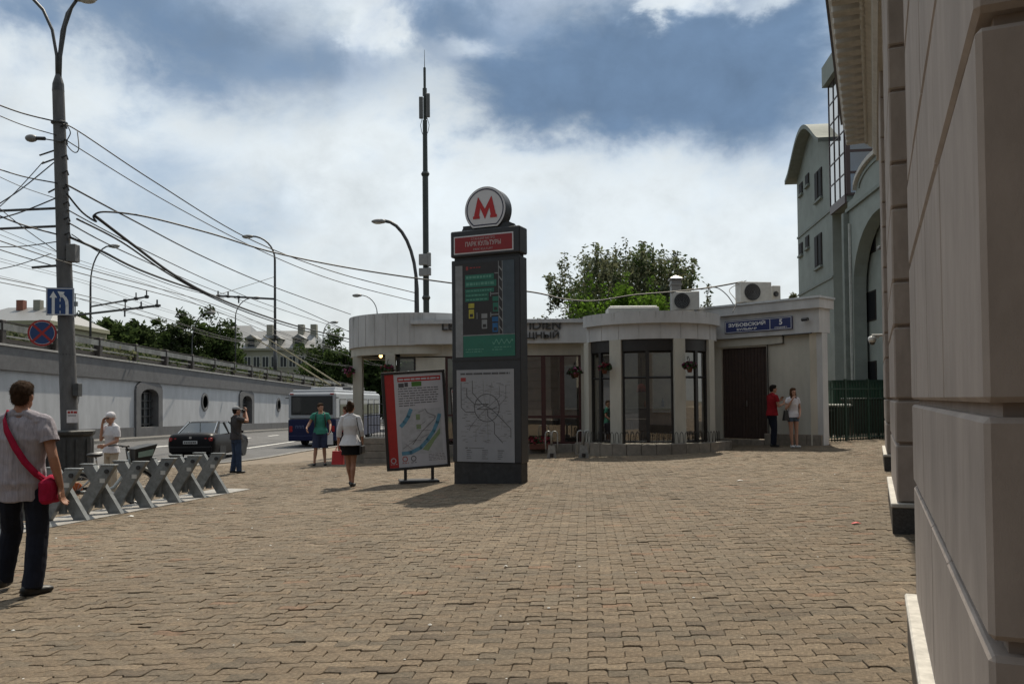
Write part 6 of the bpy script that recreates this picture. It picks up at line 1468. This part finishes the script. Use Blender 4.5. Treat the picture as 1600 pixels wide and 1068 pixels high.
# ============================================================ PEOPLE
def cap(g, p0, p1, r0, r1, n=10):
    p0, p1 = Vector(p0), Vector(p1); d = (p1-p0); d = d.normalized() if d.length > 1e-6 else Vector((0, 0, 1))
    g.tube([p0-d*r0, p0-d*r0*.86, p0-d*r0*.5, p0, p1, p1+d*r1*.5, p1+d*r1*.86, p1+d*r1], [.002, r0*.5, r0*.86, r0, r1, r1*.86, r1*.5, .002], n)
def chain(g, pts, rs):
    for (a, b), (r, q) in zip(zip(pts, pts[1:]), zip(rs, rs[1:])): cap(g, a, b, r, q)
def rings(g, rs, n=18):                                    # stack of ellipses (z, rx, ry, ox, oy)
    vs = []; fs = []
    for z, rx, ry, ox, oy in rs: vs += [(ox+rx*cos(2*pi*j/n), oy+ry*sin(2*pi*j/n), z) for j in range(n)]
    for i in range(len(rs)-1): fs += [(i*n+j, i*n+(j+1) % n, (i+1)*n+(j+1) % n, (i+1)*n+j) for j in range(n)]
    fs += [tuple(range(n))[::-1], tuple((len(rs)-1)*n+j for j in range(n))]; g.add(vs, fs)
def remesh(g, name, material, parent, voxel, smooth=3, folds=0.0, fs=9.0, seed=0):
    me = g.mesh(name, material); o = link(name, me, None)
    m1 = o.modifiers.new('r', 'REMESH'); m1.mode = 'VOXEL'; m1.voxel_size = voxel; m1.use_smooth_shade = True
    m2 = o.modifiers.new('s', 'SMOOTH'); m2.factor = .5; m2.iterations = smooth
    dg = bpy.context.evaluated_depsgraph_get(); nm = bpy.data.meshes.new_from_object(o.evaluated_get(dg)); bpy.data.objects.remove(o); bpy.data.meshes.remove(me)
    nm.name = name; nm.materials.clear(); nm.materials.append(material)
    if folds:
        nm.update(); nr = [v.normal.copy() for v in nm.vertices]
        for v, n in zip(nm.vertices, nr):
            c = v.co; k = mnoise.noise((c.x*fs, c.y*fs, c.z*fs*.55+seed)) + .5*mnoise.noise((c.x*fs*2.3+c.z*9, c.y*fs*2.3, c.z*fs*1.6+seed))
            v.co = c + n*(folds*k)
    nm.polygons.foreach_set('use_smooth', [True]*len(nm.polygons)); nm.update()
    return link(name, nm, parent)
def skinmat(n, c): return mat(n, c, .55, var=.08, scale=14, spec=.35)
c_skin = skinmat('skin_light', (.40, .22, .155)); c_skin2 = skinmat('skin_tan', (.32, .165, .11))
def cloth(n, c, **k): return mat(n, c, .9, var=k.pop('var', .14), scale=k.pop('scale', 9), bump=k.pop('bump', .25), bscale=k.pop('bscale', 350), spec=.15, **k)
c_hairb = mat('hair_brown', (.045, .026, .016), .85, var=.3, scale=40, bump=.6, bscale=120, spec=.12); c_hairk = mat('hair_black', (.016, .012, .010), .85, var=.3, scale=40, bump=.6, bscale=120, spec=.12); c_hairr = mat('hair_auburn', (.075, .038, .02), .85, var=.3, scale=40, bump=.6, bscale=120, spec=.12)
c_eye = mat('eye_dark', (.01, .008, .007), .3); c_shoe = mat('shoe_black', (.012, .012, .012), .5); c_shoew = mat('shoe_white', (.55, .55, .55), .6)
BASE = dict(ank=(.095, -.01, .085), kne=(.10, .02, .48), hip=(.09, 0, .90), sh=(.185, -.005, 1.425), el=(.245, -.03, 1.14), wr=(.265, .06, .895), fd=(0, .06, -1), th=None)
def person(label, loc, rz, H, pose, dress, female=False, voxel=.009, skin=c_skin, tw=0.0, headturn=0.0, hair='short', hairm=c_hairb, seed=0, lean=0.0, nod=0.0, fat=1.0):
    k = H/1.75; t = thing('person', label, 'person', loc, rz)
    root = link('figure', None, t) if False else t
    J = {}
    for s, sg in (('R', 1), ('L', -1)):
        for nme, v in BASE.items():
            if v is None: continue
            vv = pose.get(nme+s); J[nme+s] = Vector(vv) if vv is not None else Vector((v[0]*sg, v[1], v[2]))
        if female and 'sh'+s not in pose: J['sh'+s].x *= .88
    T = [(.80, .135, .11), (.86, .155, .115), (.92, .168, .125), (1.0, .160, .116), (1.08, .150, .108), (1.18, .158, .112), (1.28, .175, .118), (1.36, .182, .110), (1.42, .165, .092), (1.46, .10, .075), (1.50, .062, .062)]
    if female: T = [(.80, .10, .10), (.86, .155, .112), (.92, .172, .125), (1.0, .152, .108), (1.08, .126, .092), (1.18, .134, .100), (1.27, .150, .118), (1.36, .152, .102), (1.42, .135, .084), (1.46, .085, .066), (1.50, .052, .054)]
    ly = lambda z: lean*max(0, z-.9)
    def torso(inf, z0, z1, flare=0.0):
        out = []
        for z, rx, ry in T:
            if z0-1e-6 <= z <= z1+1e-6:
                f = (fat if .88 < z < 1.34 else 1.0); out.append((z, rx*f+inf+(flare if z == T[2][0] and flare else 0), ry*f*(1.0 if f == 1 else 1.04)+inf, 0, ly(z)))
        return out
    hc = Vector((0, .015+ly(1.63)+nod*.05, 1.635)); RH = Matrix.Rotation(headturn, 4, 'Z') @ Matrix.Rotation(-nod, 4, 'X')
    MH = Matrix.Translation(hc) @ RH
    g = MB()
    rings(g, torso(-.006, .80, 1.50))
    for sx in (-1, 1): cap(g, (sx*.03, ly(1.5)-.02, 1.50), (sx*.12, ly(1.44)-.01, 1.445), .045*(.85 if female else 1), .05*(.85 if female else 1))
    cap(g, (0, ly(1.47)-.005, 1.44), hc + Vector((0, -.02, -.08)), .060 if not female else .050, .054 if not female else .045)
    g.ell((0, 0, .01), (.074, .095, .112), 16, 12, MH); g.ell((0, .028, -.055), (.056, .068, .062), 14, 10, MH)
    for sx in (-1, 1): g.ell((sx*.074, -.008, -.012), (.014, .020, .032), 8, 6, MH)
    g.ell((0, .098, -.022), (.014, .020, .024), 8, 6, MH); g.ell((0, .092, .022), (.05, .012, .012), 8, 6, MH); g.ell((0, .088, -.072), (.026, .012, .012), 8, 6, MH)
    lf = .92 if female else 1.0
    for s, sg in (('R', 1), ('L', -1)):
        yy = Vector((0, ly(1.42), 0)); sh, el, wr = J['sh'+s]+yy, J['el'+s]+yy*.9, J['wr'+s]+yy*.9
        chain(g, [sh, sh.lerp(el, .45), el], [.052*lf, .046*lf, .038*lf]); chain(g, [el, el.lerp(wr, .3), wr], [.039*lf, .040*lf, .026*lf])
        fd = Vector(pose.get('fd'+s, BASE['fd'])).normalized(); side = fd.cross(Vector(pose.get('pn'+s, (sg, 0, 0))))
        if side.length < .1: side = fd.cross(Vector((0, 1, 0)))
        side.normalize(); pn = side.cross(fd).normalized()   # across the palm, and out of it
        pc_ = wr + fd*.055
        for a in (-.022, 0, .022): cap(g, wr + side*a*.6 + fd*.01, wr + fd*.085 + side*a, .017, .015)
        for i, (a, L, cu) in enumerate(((-.033, .062, .3), (-.011, .075, .35), (.011, .070, .4), (.032, .055, .5))):
            b = wr + fd*.09 + side*a; m_ = b + fd*L*.5 - pn*L*.18; e = m_ + fd*L*.42 - pn*L*(.3+cu*.4); cap(g, b, m_, .0105, .0095, 8); cap(g, m_, e, .0095, .008, 8)
        b = wr + fd*.03 - side*.022; m_ = b + fd*.03 - side*.03 - pn*.012; cap(g, b, m_, .014, .012, 8); cap(g, m_, m_ + fd*.032 - side*.008 - pn*.012, .012, .009, 8)
        hp, kn, an = J['hip'+s], J['kne'+s], J['ank'+s]
        chain(g, [hp, hp.lerp(kn, .5), kn], [.088*(1.05 if female else 1), .070, .052]); chain(g, [kn, kn.lerp(an, .32) + Vector((0, -.012, 0)), kn.lerp(an, .75), an], [.052, .055, .038, .035])
        fx = Vector(pose.get('ft'+s, (sg*.15, 1, 0))).normalized(); cap(g, an + Vector((0, 0, -.035)) - fx*.03, an + fx*.13 + Vector((0, 0, -.055)), .034, .026)
    sc_ = Matrix.Scale(k, 4)
    def fin(gm, *a, **kw):
        o = remesh(gm, *a, **kw); o.matrix_local = sc_; return o
    fin(g, 'body', skin, t, voxel, 2)
    # eyes
    for sx in (-1, 1): o = MB().ell((sx*.031, .094, .008), (.010, .006, .007), 8, 6, MH).build('eye', c_eye, t, True, M=sc_)
    # hair
    if hair:
        g = MB()
        if hair == 'balding': g.ell((0, -.022, .012), (.080, .088, .085), 16, 12, MH); g.ell((0, -.05, .055), (.068, .05, .062), 14, 10, MH); g.ell((0, .02, .085), (.06, .06, .035), 14, 10, MH)
        else: g.ell((0, -.018, .040), (.083, .100, .094), 16, 12, MH); g.ell((0, -.05, -.01), (.072, .058, .075), 14, 10, MH); g.ell((0, .05, .085), (.06, .05, .042), 12, 8, MH)
        if hair == 'bun': g.ell((0, -.09, .105), (.05, .05, .05), 12, 8, MH)
        if hair == 'long':
            for sx in (-1, 1): cap(g, MH @ Vector((sx*.062, .01, .0)), MH @ Vector((sx*.085, .03, -.24)), .032, .022)
            cap(g, MH @ Vector((0, -.07, 0)), MH @ Vector((0, -.09, -.22)), .065, .05)
        fin(g, 'hair', hairm, t, voxel=max(.007, voxel), smooth=1, folds=.006, fs=45, seed=seed)
    # clothes
    c_top, slv, c_bot, leg, c_sh = dress['top'], dress.get('sleeve', .55), dress['bottom'], dress.get('leg', 1.0), dress.get('shoe', c_shoe)
    g = MB(); hem = dress.get('hem', .92); rr = torso(.016, hem, 1.46); rr = [(z-(.03 if i == 0 else 0), a+(.022 if i == 0 else .014 if i == 1 else 0), b+(.022 if i == 0 else .014 if i == 1 else 0), c, d) for i, (z, a, b, c, d) in enumerate(rr)]; 
    if dress.get('flare'): rr[0] = (rr[0][0]-.03, rr[0][1]+dress['flare'], rr[0][2]+dress['flare'], 0, rr[0][4])
    rings(g, rr)
    for s in 'RL':
        yy = Vector((0, ly(1.42), 0)); sh, el, wr = J['sh'+s]+yy, J['el'+s]+yy*.9, J['wr'+s]+yy*.9
        cap(g, (sh.x*.55, sh.y, sh.z+.005), sh, .070*lf, .068*lf); cap(g, (sh.x*.20, sh.y-.018, 1.49), (sh.x*.62, sh.y-.01, 1.45), .052*lf, .058*lf)
        loose = dress.get('loose', .012)
        if slv <= 1: e = sh.lerp(el, slv); g.tube([sh, sh.lerp(e, .5), e], [.066*lf, .058*lf+loose, .052*lf+loose*1.2], 12)
        else: e = el.lerp(wr, slv-1); g.tube([sh, sh.lerp(el, .5), el], [.066*lf, .060*lf+loose, .050*lf+loose], 12); cap(g, el, el, .050*lf+loose*.9, .050*lf+loose*.9); g.tube([el, e], [.050*lf+loose*.8, .040*lf+loose], 12)
    fin(g, dress.get('topname', 'shirt'), c_top, t, voxel=voxel, smooth=2, folds=dress.get('folds', .007), fs=9, seed=seed)
    g = MB(); rings(g, torso(.006, .80, dress.get('waist', 1.0)))
    for s in 'RL':
        hp, kn, an = J['hip'+s], J['kne'+s], J['ank'+s]; w_ = dress.get('legw', 0.0)
        if leg <= .5:
            e = hp.lerp(kn, leg*2); cap(g, hp, hp, .096+w_*.5, .096+w_*.5); g.tube([hp + Vector((0, 0, .02)), hp.lerp(e, .5), e], [.104+w_, .098+w_, .088+w_*1.3], 14)
        else:
            cap(g, hp, kn, .094+w_*.5, .070+w_); e = kn.lerp(an, (leg-.5)*2); cap(g, kn, kn, .072+w_, .072+w_); g.tube([kn, kn.lerp(e, .5), e + Vector((0, 0, -.03))], [.071+w_, .066+w_, .062+w_], 14)
    if dress.get('skirt'): rings(g, [(.66, .20, .145, 0, 0), (.80, .19, .14, 0, 0), (.92, .18, .13, 0, 0), (1.0, .15, .11, 0, 0)])
    fin(g, dress.get('botname', 'trousers'), c_bot, t, voxel=voxel, smooth=2, folds=dress.get('bfolds', .006), fs=8, seed=seed+5)
    for s, sg in (('R', 1), ('L', -1)):
        an = J['ank'+s]; fx = Vector(pose.get('ft'+s, (sg*.15, 1, 0))).normalized(); up = Vector((0, 0, 1)); sd = fx.cross(up)
        z0 = an.z-.085; g = MB(); M_ = Matrix(((sd.x, fx.x, 0, an.x), (sd.y, fx.y, 0, an.y), (0, fx.z, 1, z0), (0, 0, 0, 1)))
        g.ell((0, -.03, .048), (.042, .062, .048), 12, 8, M_); g.ell((0, .07, .036), (.046, .10, .036), 12, 8, M_); g.ell((0, .03, .016), (.044, .13, .018), 12, 8, M_)
        fin(g, 'shoe', c_sh, t, voxel=.007, smooth=1)
    return t, k, MH
def strap(name, m, parent, pts, w, k):                     # flat band along a path
    g = MB(); ps = [Vector(p)*k for p in pts]; vs = []
    for i, p in enumerate(ps):
        d_ = (ps[min(i+1, len(ps)-1)]-ps[max(i-1, 0)]).normalized(); n = Vector((p.x, p.y, 0)).normalized() if abs(p.x)+abs(p.y) > .02 else Vector((0, -1, 0)); s_ = d_.cross(n).normalized()*w/2
        vs += [p-s_, p+s_, p+s_+n*.006, p-s_+n*.006]
    fs = []
    for i in range(len(ps)-1):
        for a in range(4): fs.append((i*4+a, i*4+(a+1) % 4, i*4+4+(a+1) % 4, i*4+4+a))
    g.add(vs, fs); return g.build(name, m, parent, True)
def gp(px, py): p = G(px, py); return p
def feet(px, py, D=None):
    p = G(px, py); return Vector((p.x, p.y, gz(p.x, p.y)+.004))
# man walking away at the left
c_shirt = cloth('shirt_lavender_grey', (.32, .30, .335), var=.16, scale=60, bump=.4, bscale=500, stretch=(1, 1, .04)); c_jean = cloth('jeans_dark', (.014, .017, .028)); c_pinkred = cloth('bag_crimson', (.32, .012, .045))
m1 = P(34, 700, 7.15); m1.z = gz(m1.x, m1.y)+.004
pose = dict(elR=(.275, -.05, 1.13), wrR=(.30, .03, .88), fdR=(.05, .10, -1), pnR=(-1, .1, 0), elL=(-.27, -.06, 1.13), wrL=(-.30, .05, .88), hipR=(.10, 0, .90), kneR=(.13, .01, .48), ankR=(.125, -.08, .085), ftR=(.75, .66, 0), hipL=(-.10, 0, .90), kneL=(-.16, .17, .50), ankL=(-.24, .18, .10), ftL=(-.1, 1, 0))
t, k, MH = person('man seen from behind in grey short sleeved shirt and dark jeans', m1, radians(4), 1.80, pose, dict(top=c_shirt, sleeve=.52, bottom=c_jean, hem=.80, waist=1.0, loose=.022, folds=.013, legw=.014, bfolds=.011, shoe=c_shoe), voxel=.0065, skin=c_skin2, hair='short', seed=3, fat=1.10)
MB().tube([(.075*cos(a)*1.0, .015+.072*sin(a)-.005, 1.485) for a in [2*pi*i/16 for i in range(17)]], .016, 6, False).build('collar', c_shirt, t, True, M=Matrix.Scale(k, 4))
e = Vector(pose['elR']); s_ = Vector((.185, -.005, 1.425)); q_ = s_.lerp(e, .52); d_ = (e-s_).normalized()
MB().tube([q_-d_*.018, q_+d_*.018], .078, 16, False).build('cuff', c_shirt, t, True, M=Matrix.Scale(k, 4))
hm = [o for o in t.children if o.name.startswith('hair')][0].data; rs = random.Random(2); g = MB(); pol = hm.polygons
for i in range(2600):                                     # strands standing a little off the head
    f = pol[rs.randrange(len(pol))]; p = f.center; n = f.normal; d_ = (n*rs.uniform(.2, .8) + Vector((rs.gauss(0, .35), rs.gauss(-.1, .3), rs.uniform(-1, -.2)))).normalized(); L = rs.uniform(.012, .028); s2 = d_.cross(n).normalized()*.0012
    g.add([p-s2, p+s2, p+d_*L], [(0, 1, 2)])
o = g.build('hair_strands', c_hairb, t, M=Matrix.Scale(k, 4)); o['kind'] = 'stuff'
bagp = Matrix.Translation(m1) @ Matrix.Rotation(radians(-8), 4, 'Z')
bag = thing('shoulder_bag', 'crimson shoulder bag on a wide strap across the grey shirted back', 'bag', m1, radians(4))
strap('strap', c_pinkred, bag, [(-.10, .06, 1.485), (-.105, -.02, 1.50), (-.09, -.10, 1.455), (-.045, -.150, 1.36), (.03, -.165, 1.22), (.10, -.155, 1.10), (.165, -.11, 1.0), (.205, -.02, .93)], .055, k)
g = MB(); g.ell((0, 0, 0), (.055, .15, .125), 14, 10); g.cbox(-.05, .05, -.14, .14, -.12, .09, .03); o = remesh(g, 'pouch', c_pinkred, bag, .01, 3, .006, 12); o.location = Vector((.225, .02, .86))*k
# woman on the phone by the bicycle
c_wt = cloth('tee_white', (.58, .57, .60), var=.05); c_beige2 = cloth('trousers_beige', (.42, .37, .30), var=.06)
b_ = P(174, 700, 16.9); b_.z = gz(b_.x, b_.y)+.004
pose = dict(elR=(.20, .10, 1.17), wrR=(.105, .14, 1.50), fdR=(-.1, -.25, 1), pnR=(1, .3, 0), elL=(-.215, .02, 1.15), wrL=(-.16, .26, 1.06), fdL=(.1, 1, -.1))
t, k, MH = person('woman in a white head wrap and white top phoning behind the bicycle', b_, pi-radians(28), 1.66, pose, dict(top=c_wt, sleeve=.75, bottom=c_beige2, hem=.92, shoe=c_shoew, loose=.02), female=True, hair=None, seed=8, nod=.15, headturn=.0)
g = MB(); g.ell((0, -.012, .045), (.088, .106, .090), 16, 12, MH); g.ell((0, -.07, .0), (.06, .055, .06), 12, 8, MH); o = remesh(g, 'head_wrap', c_wt, t, .008, 2, .005, 22); o.matrix_local = Matrix.Scale(k, 4)
MB().cbox(-.068, .068, .082, .104, -.008, .026, .008, MH).build('sunglasses', c_eye, t, M=Matrix.Scale(k, 4))
ph = thing('mobile_phone', 'dark mobile phone held to the ear of the woman in the white head wrap', 'phone', b_, pi-radians(28)); MB().cbox(.078, .092, -.02, .05, 1.53, 1.66, .004).build('phone_body', c_eye, ph, M=Matrix.Scale(k, 4))
# man photographing by the road
c_gt = cloth('tee_charcoal', (.055, .052, .054)); c_jb = cloth('jeans_blue', (.035, .055, .10), var=.25); c_capg = cloth('cap_grey', (.26, .27, .28))
b_ = feet(369, 739); 
pose = dict(elR=(.24, .20, 1.36), wrR=(.06, .24, 1.60), fdR=(-.5, .2, .6), pnR=(0, 1, 0), elL=(-.20, .26, 1.33), wrL=(-.05, .26, 1.58), fdL=(.4, .2, .6), pnL=(0, 1, 0), ankR=(.12, .03, .085), ankL=(-.13, -.04, .085))
t, k, MH = person('man in a grey cap, charcoal tee and jeans raising a camera beside the road', b_, radians(-48), 1.76, pose, dict(top=c_gt, sleeve=.6, bottom=c_jb, hem=.88, loose=.02, legw=.008), hair='short', hairm=c_hairk, seed=12)
g = MB(); g.ell((0, -.012, .062), (.090, .108, .072), 16, 12, MH); g.ell((0, .105, .045), (.07, .075, .014), 12, 6, MH); o = remesh(g, 'cap', c_capg, t, .008, 1); o.matrix_local = Matrix.Scale(k, 4)
cm = thing('photo_camera', 'small black camera held at the eye of the man in the grey cap', 'camera', b_, radians(-48)); MB().cbox(-.06, .06, .165, .22, 1.58, 1.67, .01).build('camera_body', c_eye, cm, M=Matrix.Scale(k, 4)); MB().tube([(0, .22, 1.62), (0, .29, 1.62)], .03, 12).build('camera_lens', c_eye, cm, M=Matrix.Scale(k, 4))
bg = thing('sling_bag', 'black sling bag on the back of the man in the grey cap', 'bag', b_, radians(-48)); strap('strap', c_shoe, bg, [(-.12, .06, 1.48), (-.10, -.10, 1.46), (0, -.145, 1.28), (.13, -.11, 1.10), (.19, .0, 1.0)], .04, k)
# man in teal
c_teal = cloth('tee_teal', (.045, .20, .155)); c_navy2 = cloth('shorts_navy', (.035, .045, .085)); c_wbag = mat('carrier_white', (.48, .49, .50), .5, var=.06)
b_ = feet(501, 727)
pose = dict(elR=(.30, -.02, 1.20), wrR=(.37, .20, 1.06), fdR=(-.1, .5, -.6), elL=(-.27, -.02, 1.16), wrL=(-.27, .18, 1.0), fdL=(.1, .5, -.8), ankR=(.17, .04, .085), kneR=(.13, .05, .48), ankL=(-.12, -.02, .085))
t, k, MH = person('man in a teal tee and navy shorts with backpack straps holding a white carrier', b_, pi+radians(10), 1.78, pose, dict(top=c_teal, sleeve=.5, bottom=c_navy2, leg=.48, hem=.88, botname='shorts', loose=.02, legw=.02), hair='short', seed=21, headturn=radians(35))
for sx in (-1, 1): strap('backpack_strap', c_shoe, t, [(sx*.10, -.10, 1.44), (sx*.115, .0, 1.50), (sx*.125, .10, 1.42), (sx*.135, .135, 1.28), (sx*.15, .11, 1.14), (sx*.17, .0, 1.08)], .05, k)
g = MB(); g.cbox(-.15, .15, -.30, -.13, 1.05, 1.46, .05); bp = thing('backpack', 'dark backpack on the back of the man in the teal tee', 'bag', b_, pi+radians(10)); g.build('pack', c_shoe, bp, 40, M=Matrix.Scale(k, 4)); MB().cbox(-.11, .11, -.34, -.29, 1.08, 1.26, .02).build('pocket', c_shoe, bp, M=Matrix.Scale(k, 4))
cb2 = thing('carrier_bag', 'white carrier bag hanging from the hand of the man in the teal tee', 'bag', b_, pi+radians(10))
MB().add([(-.36, .20, .60), (-.20, .16, .60), (-.20, .30, .60), (-.36, .34, .60), (-.35, .22, .92), (-.21, .18, .92), (-.21, .24, .92), (-.35, .28, .92)], MB.BF).build('sack', c_wbag, cb2, M=Matrix.Scale(k, 4)); MB().tube([(-.33, .22, .91), (-.28, .22, 1.0), (-.23, .22, .91)], .008, 5).build('handle', c_wbag, cb2, M=Matrix.Scale(k, 4))
# person in red half hidden by the woman in white
c_redt = cloth('tee_red', (.26, .014, .02)); b_ = feet(541, 716)
pose = dict(kneL=(-.1, .15, .50), ankL=(-.09, .22, .11), kneR=(.10, -.02, .48), ankR=(.10, -.20, .12))
person('walker in a red tee and dark trousers half hidden by the woman in white', b_, radians(70), 1.70, pose, dict(top=c_redt, sleeve=.55, bottom=c_jean, hem=.90), hair='short', hairm=c_hairr, seed=31)
# woman in white blouse, from behind
c_blouse = cloth('blouse_white', (.58, .58, .60), var=.05); c_black = cloth('shorts_black', (.010, .010, .011)); c_redbag = mat('red_bag', (.42, .02, .025), .5, var=.08)
b_ = feet(548, 760)
pose = dict(kneR=(.055, .02, .48), ankR=(.04, -.02, .085), kneL=(-.06, .04, .49), ankL=(-.035, .14, .10), hipR=(.085, 0, .90), hipL=(-.085, 0, .90), elR=(.235, -.03, 1.15), wrR=(.245, .05, .93), elL=(-.235, -.03, 1.14), wrL=(-.27, .03, .90), ftR=(.1, 1, 0), ftL=(-.1, 1, 0))
t, k, MH = person('woman seen from behind in white blouse and black skirt, hair in a bun', b_, radians(-4), 1.66, pose, dict(top=c_blouse, sleeve=1.45, bottom=c_black, leg=.22, hem=.92, flare=.035, topname='blouse', botname='skirt', skirt=True, loose=.012), female=True, hair='bun', seed=41, skin=c_skin2)
rb = thing('paper_bag', 'red paper bag in the hand of the woman in the white blouse', 'bag', b_, radians(-4)); MB().add([(-.40, -.02, .46), (-.16, -.02, .46), (-.16, .12, .46), (-.40, .12, .46), (-.39, .0, .74), (-.17, .0, .74), (-.17, .10, .74), (-.39, .10, .74)], MB.BF).build('sack', c_redbag, rb, M=Matrix.Scale(k, 4))
for y in (0, .10): MB().tube([(-.33, y, .735), (-.31, .05, .83), (-.25, .05, .83), (-.23, y, .735)], .006, 5).build('handle', c_redbag, rb, M=Matrix.Scale(k, 4))
hb_ = thing('handbag', 'small black handbag on a thin strap at the hip of the woman in white', 'bag', b_, radians(-4)); strap('strap', c_shoe, hb_, [(.14, .06, 1.44), (.145, -.02, 1.47), (.155, -.09, 1.42), (.18, -.12, 1.28), (.215, -.10, 1.12), (.235, -.06, .96), (.24, -.02, .86)], .018, k)
MB().cbox(.205, .275, -.12, .14, .68, .86, .02).build('pouch', c_shoe, hb_, M=Matrix.Scale(k, 4))
# couple by the gate
b_ = feet(1207, 698)
pose = dict(elR=(.22, .06, 1.16), wrR=(.10, .30, 1.22), fdR=(-.2, .6, .8), elL=(-.22, .06, 1.14), wrL=(-.12, .30, 1.30), fdL=(.2, .5, .9), kneL=(-.09, .10, .49), ankL=(-.09, .06, .085))
t, k, MH = person('dark haired man in a red tee and jeans facing the woman by the gate', b_, radians(-78), 1.79, pose, dict(top=c_redt, sleeve=.55, bottom=c_jean, hem=.90, loose=.016, legw=.006), hair='short', hairm=c_hairk, seed=51, lean=.05)
c_den = cloth('denim_shorts', (.09, .13, .19)); b_ = feet(1240, 699)
pose = dict(elR=(.235, .02, 1.15), wrR=(.12, .16, 1.40), fdR=(-.4, .3, .9), elL=(-.225, .0, 1.14), wrL=(-.13, .16, .95), fdL=(.5, .5, -.6), kneR=(.085, .03, .48), ankR=(.06, .03, .085), kneL=(-.085, .03, .48), ankL=(-.07, .07, .085))
t, k, MH = person('long haired woman in a white tee and denim shorts leaning by the cafe wall', b_, pi+radians(12), 1.67, pose, dict(top=c_wt, sleeve=.45, bottom=c_den, leg=.16, hem=.92, botname='shorts', shoe=c_shoew), female=True, hair='long', hairm=c_hairr, seed=61)
hb2 = thing('tote_bag', 'black tote bag on the arm of the woman in denim shorts', 'bag', b_, pi+radians(12)); MB().add([(.17, -.04, .80), (.33, -.04, .80), (.33, .10, .80), (.17, .10, .80), (.20, .0, 1.10), (.30, .0, 1.10), (.30, .06, 1.10), (.20, .06, 1.10)], MB.BF).build('sack', c_shoe, hb2, M=Matrix.Scale(k, 4))
strap('strap', c_shoe, hb2, [(.22, .03, 1.09), (.19, .05, 1.28), (.15, .03, 1.47)], .025, k)
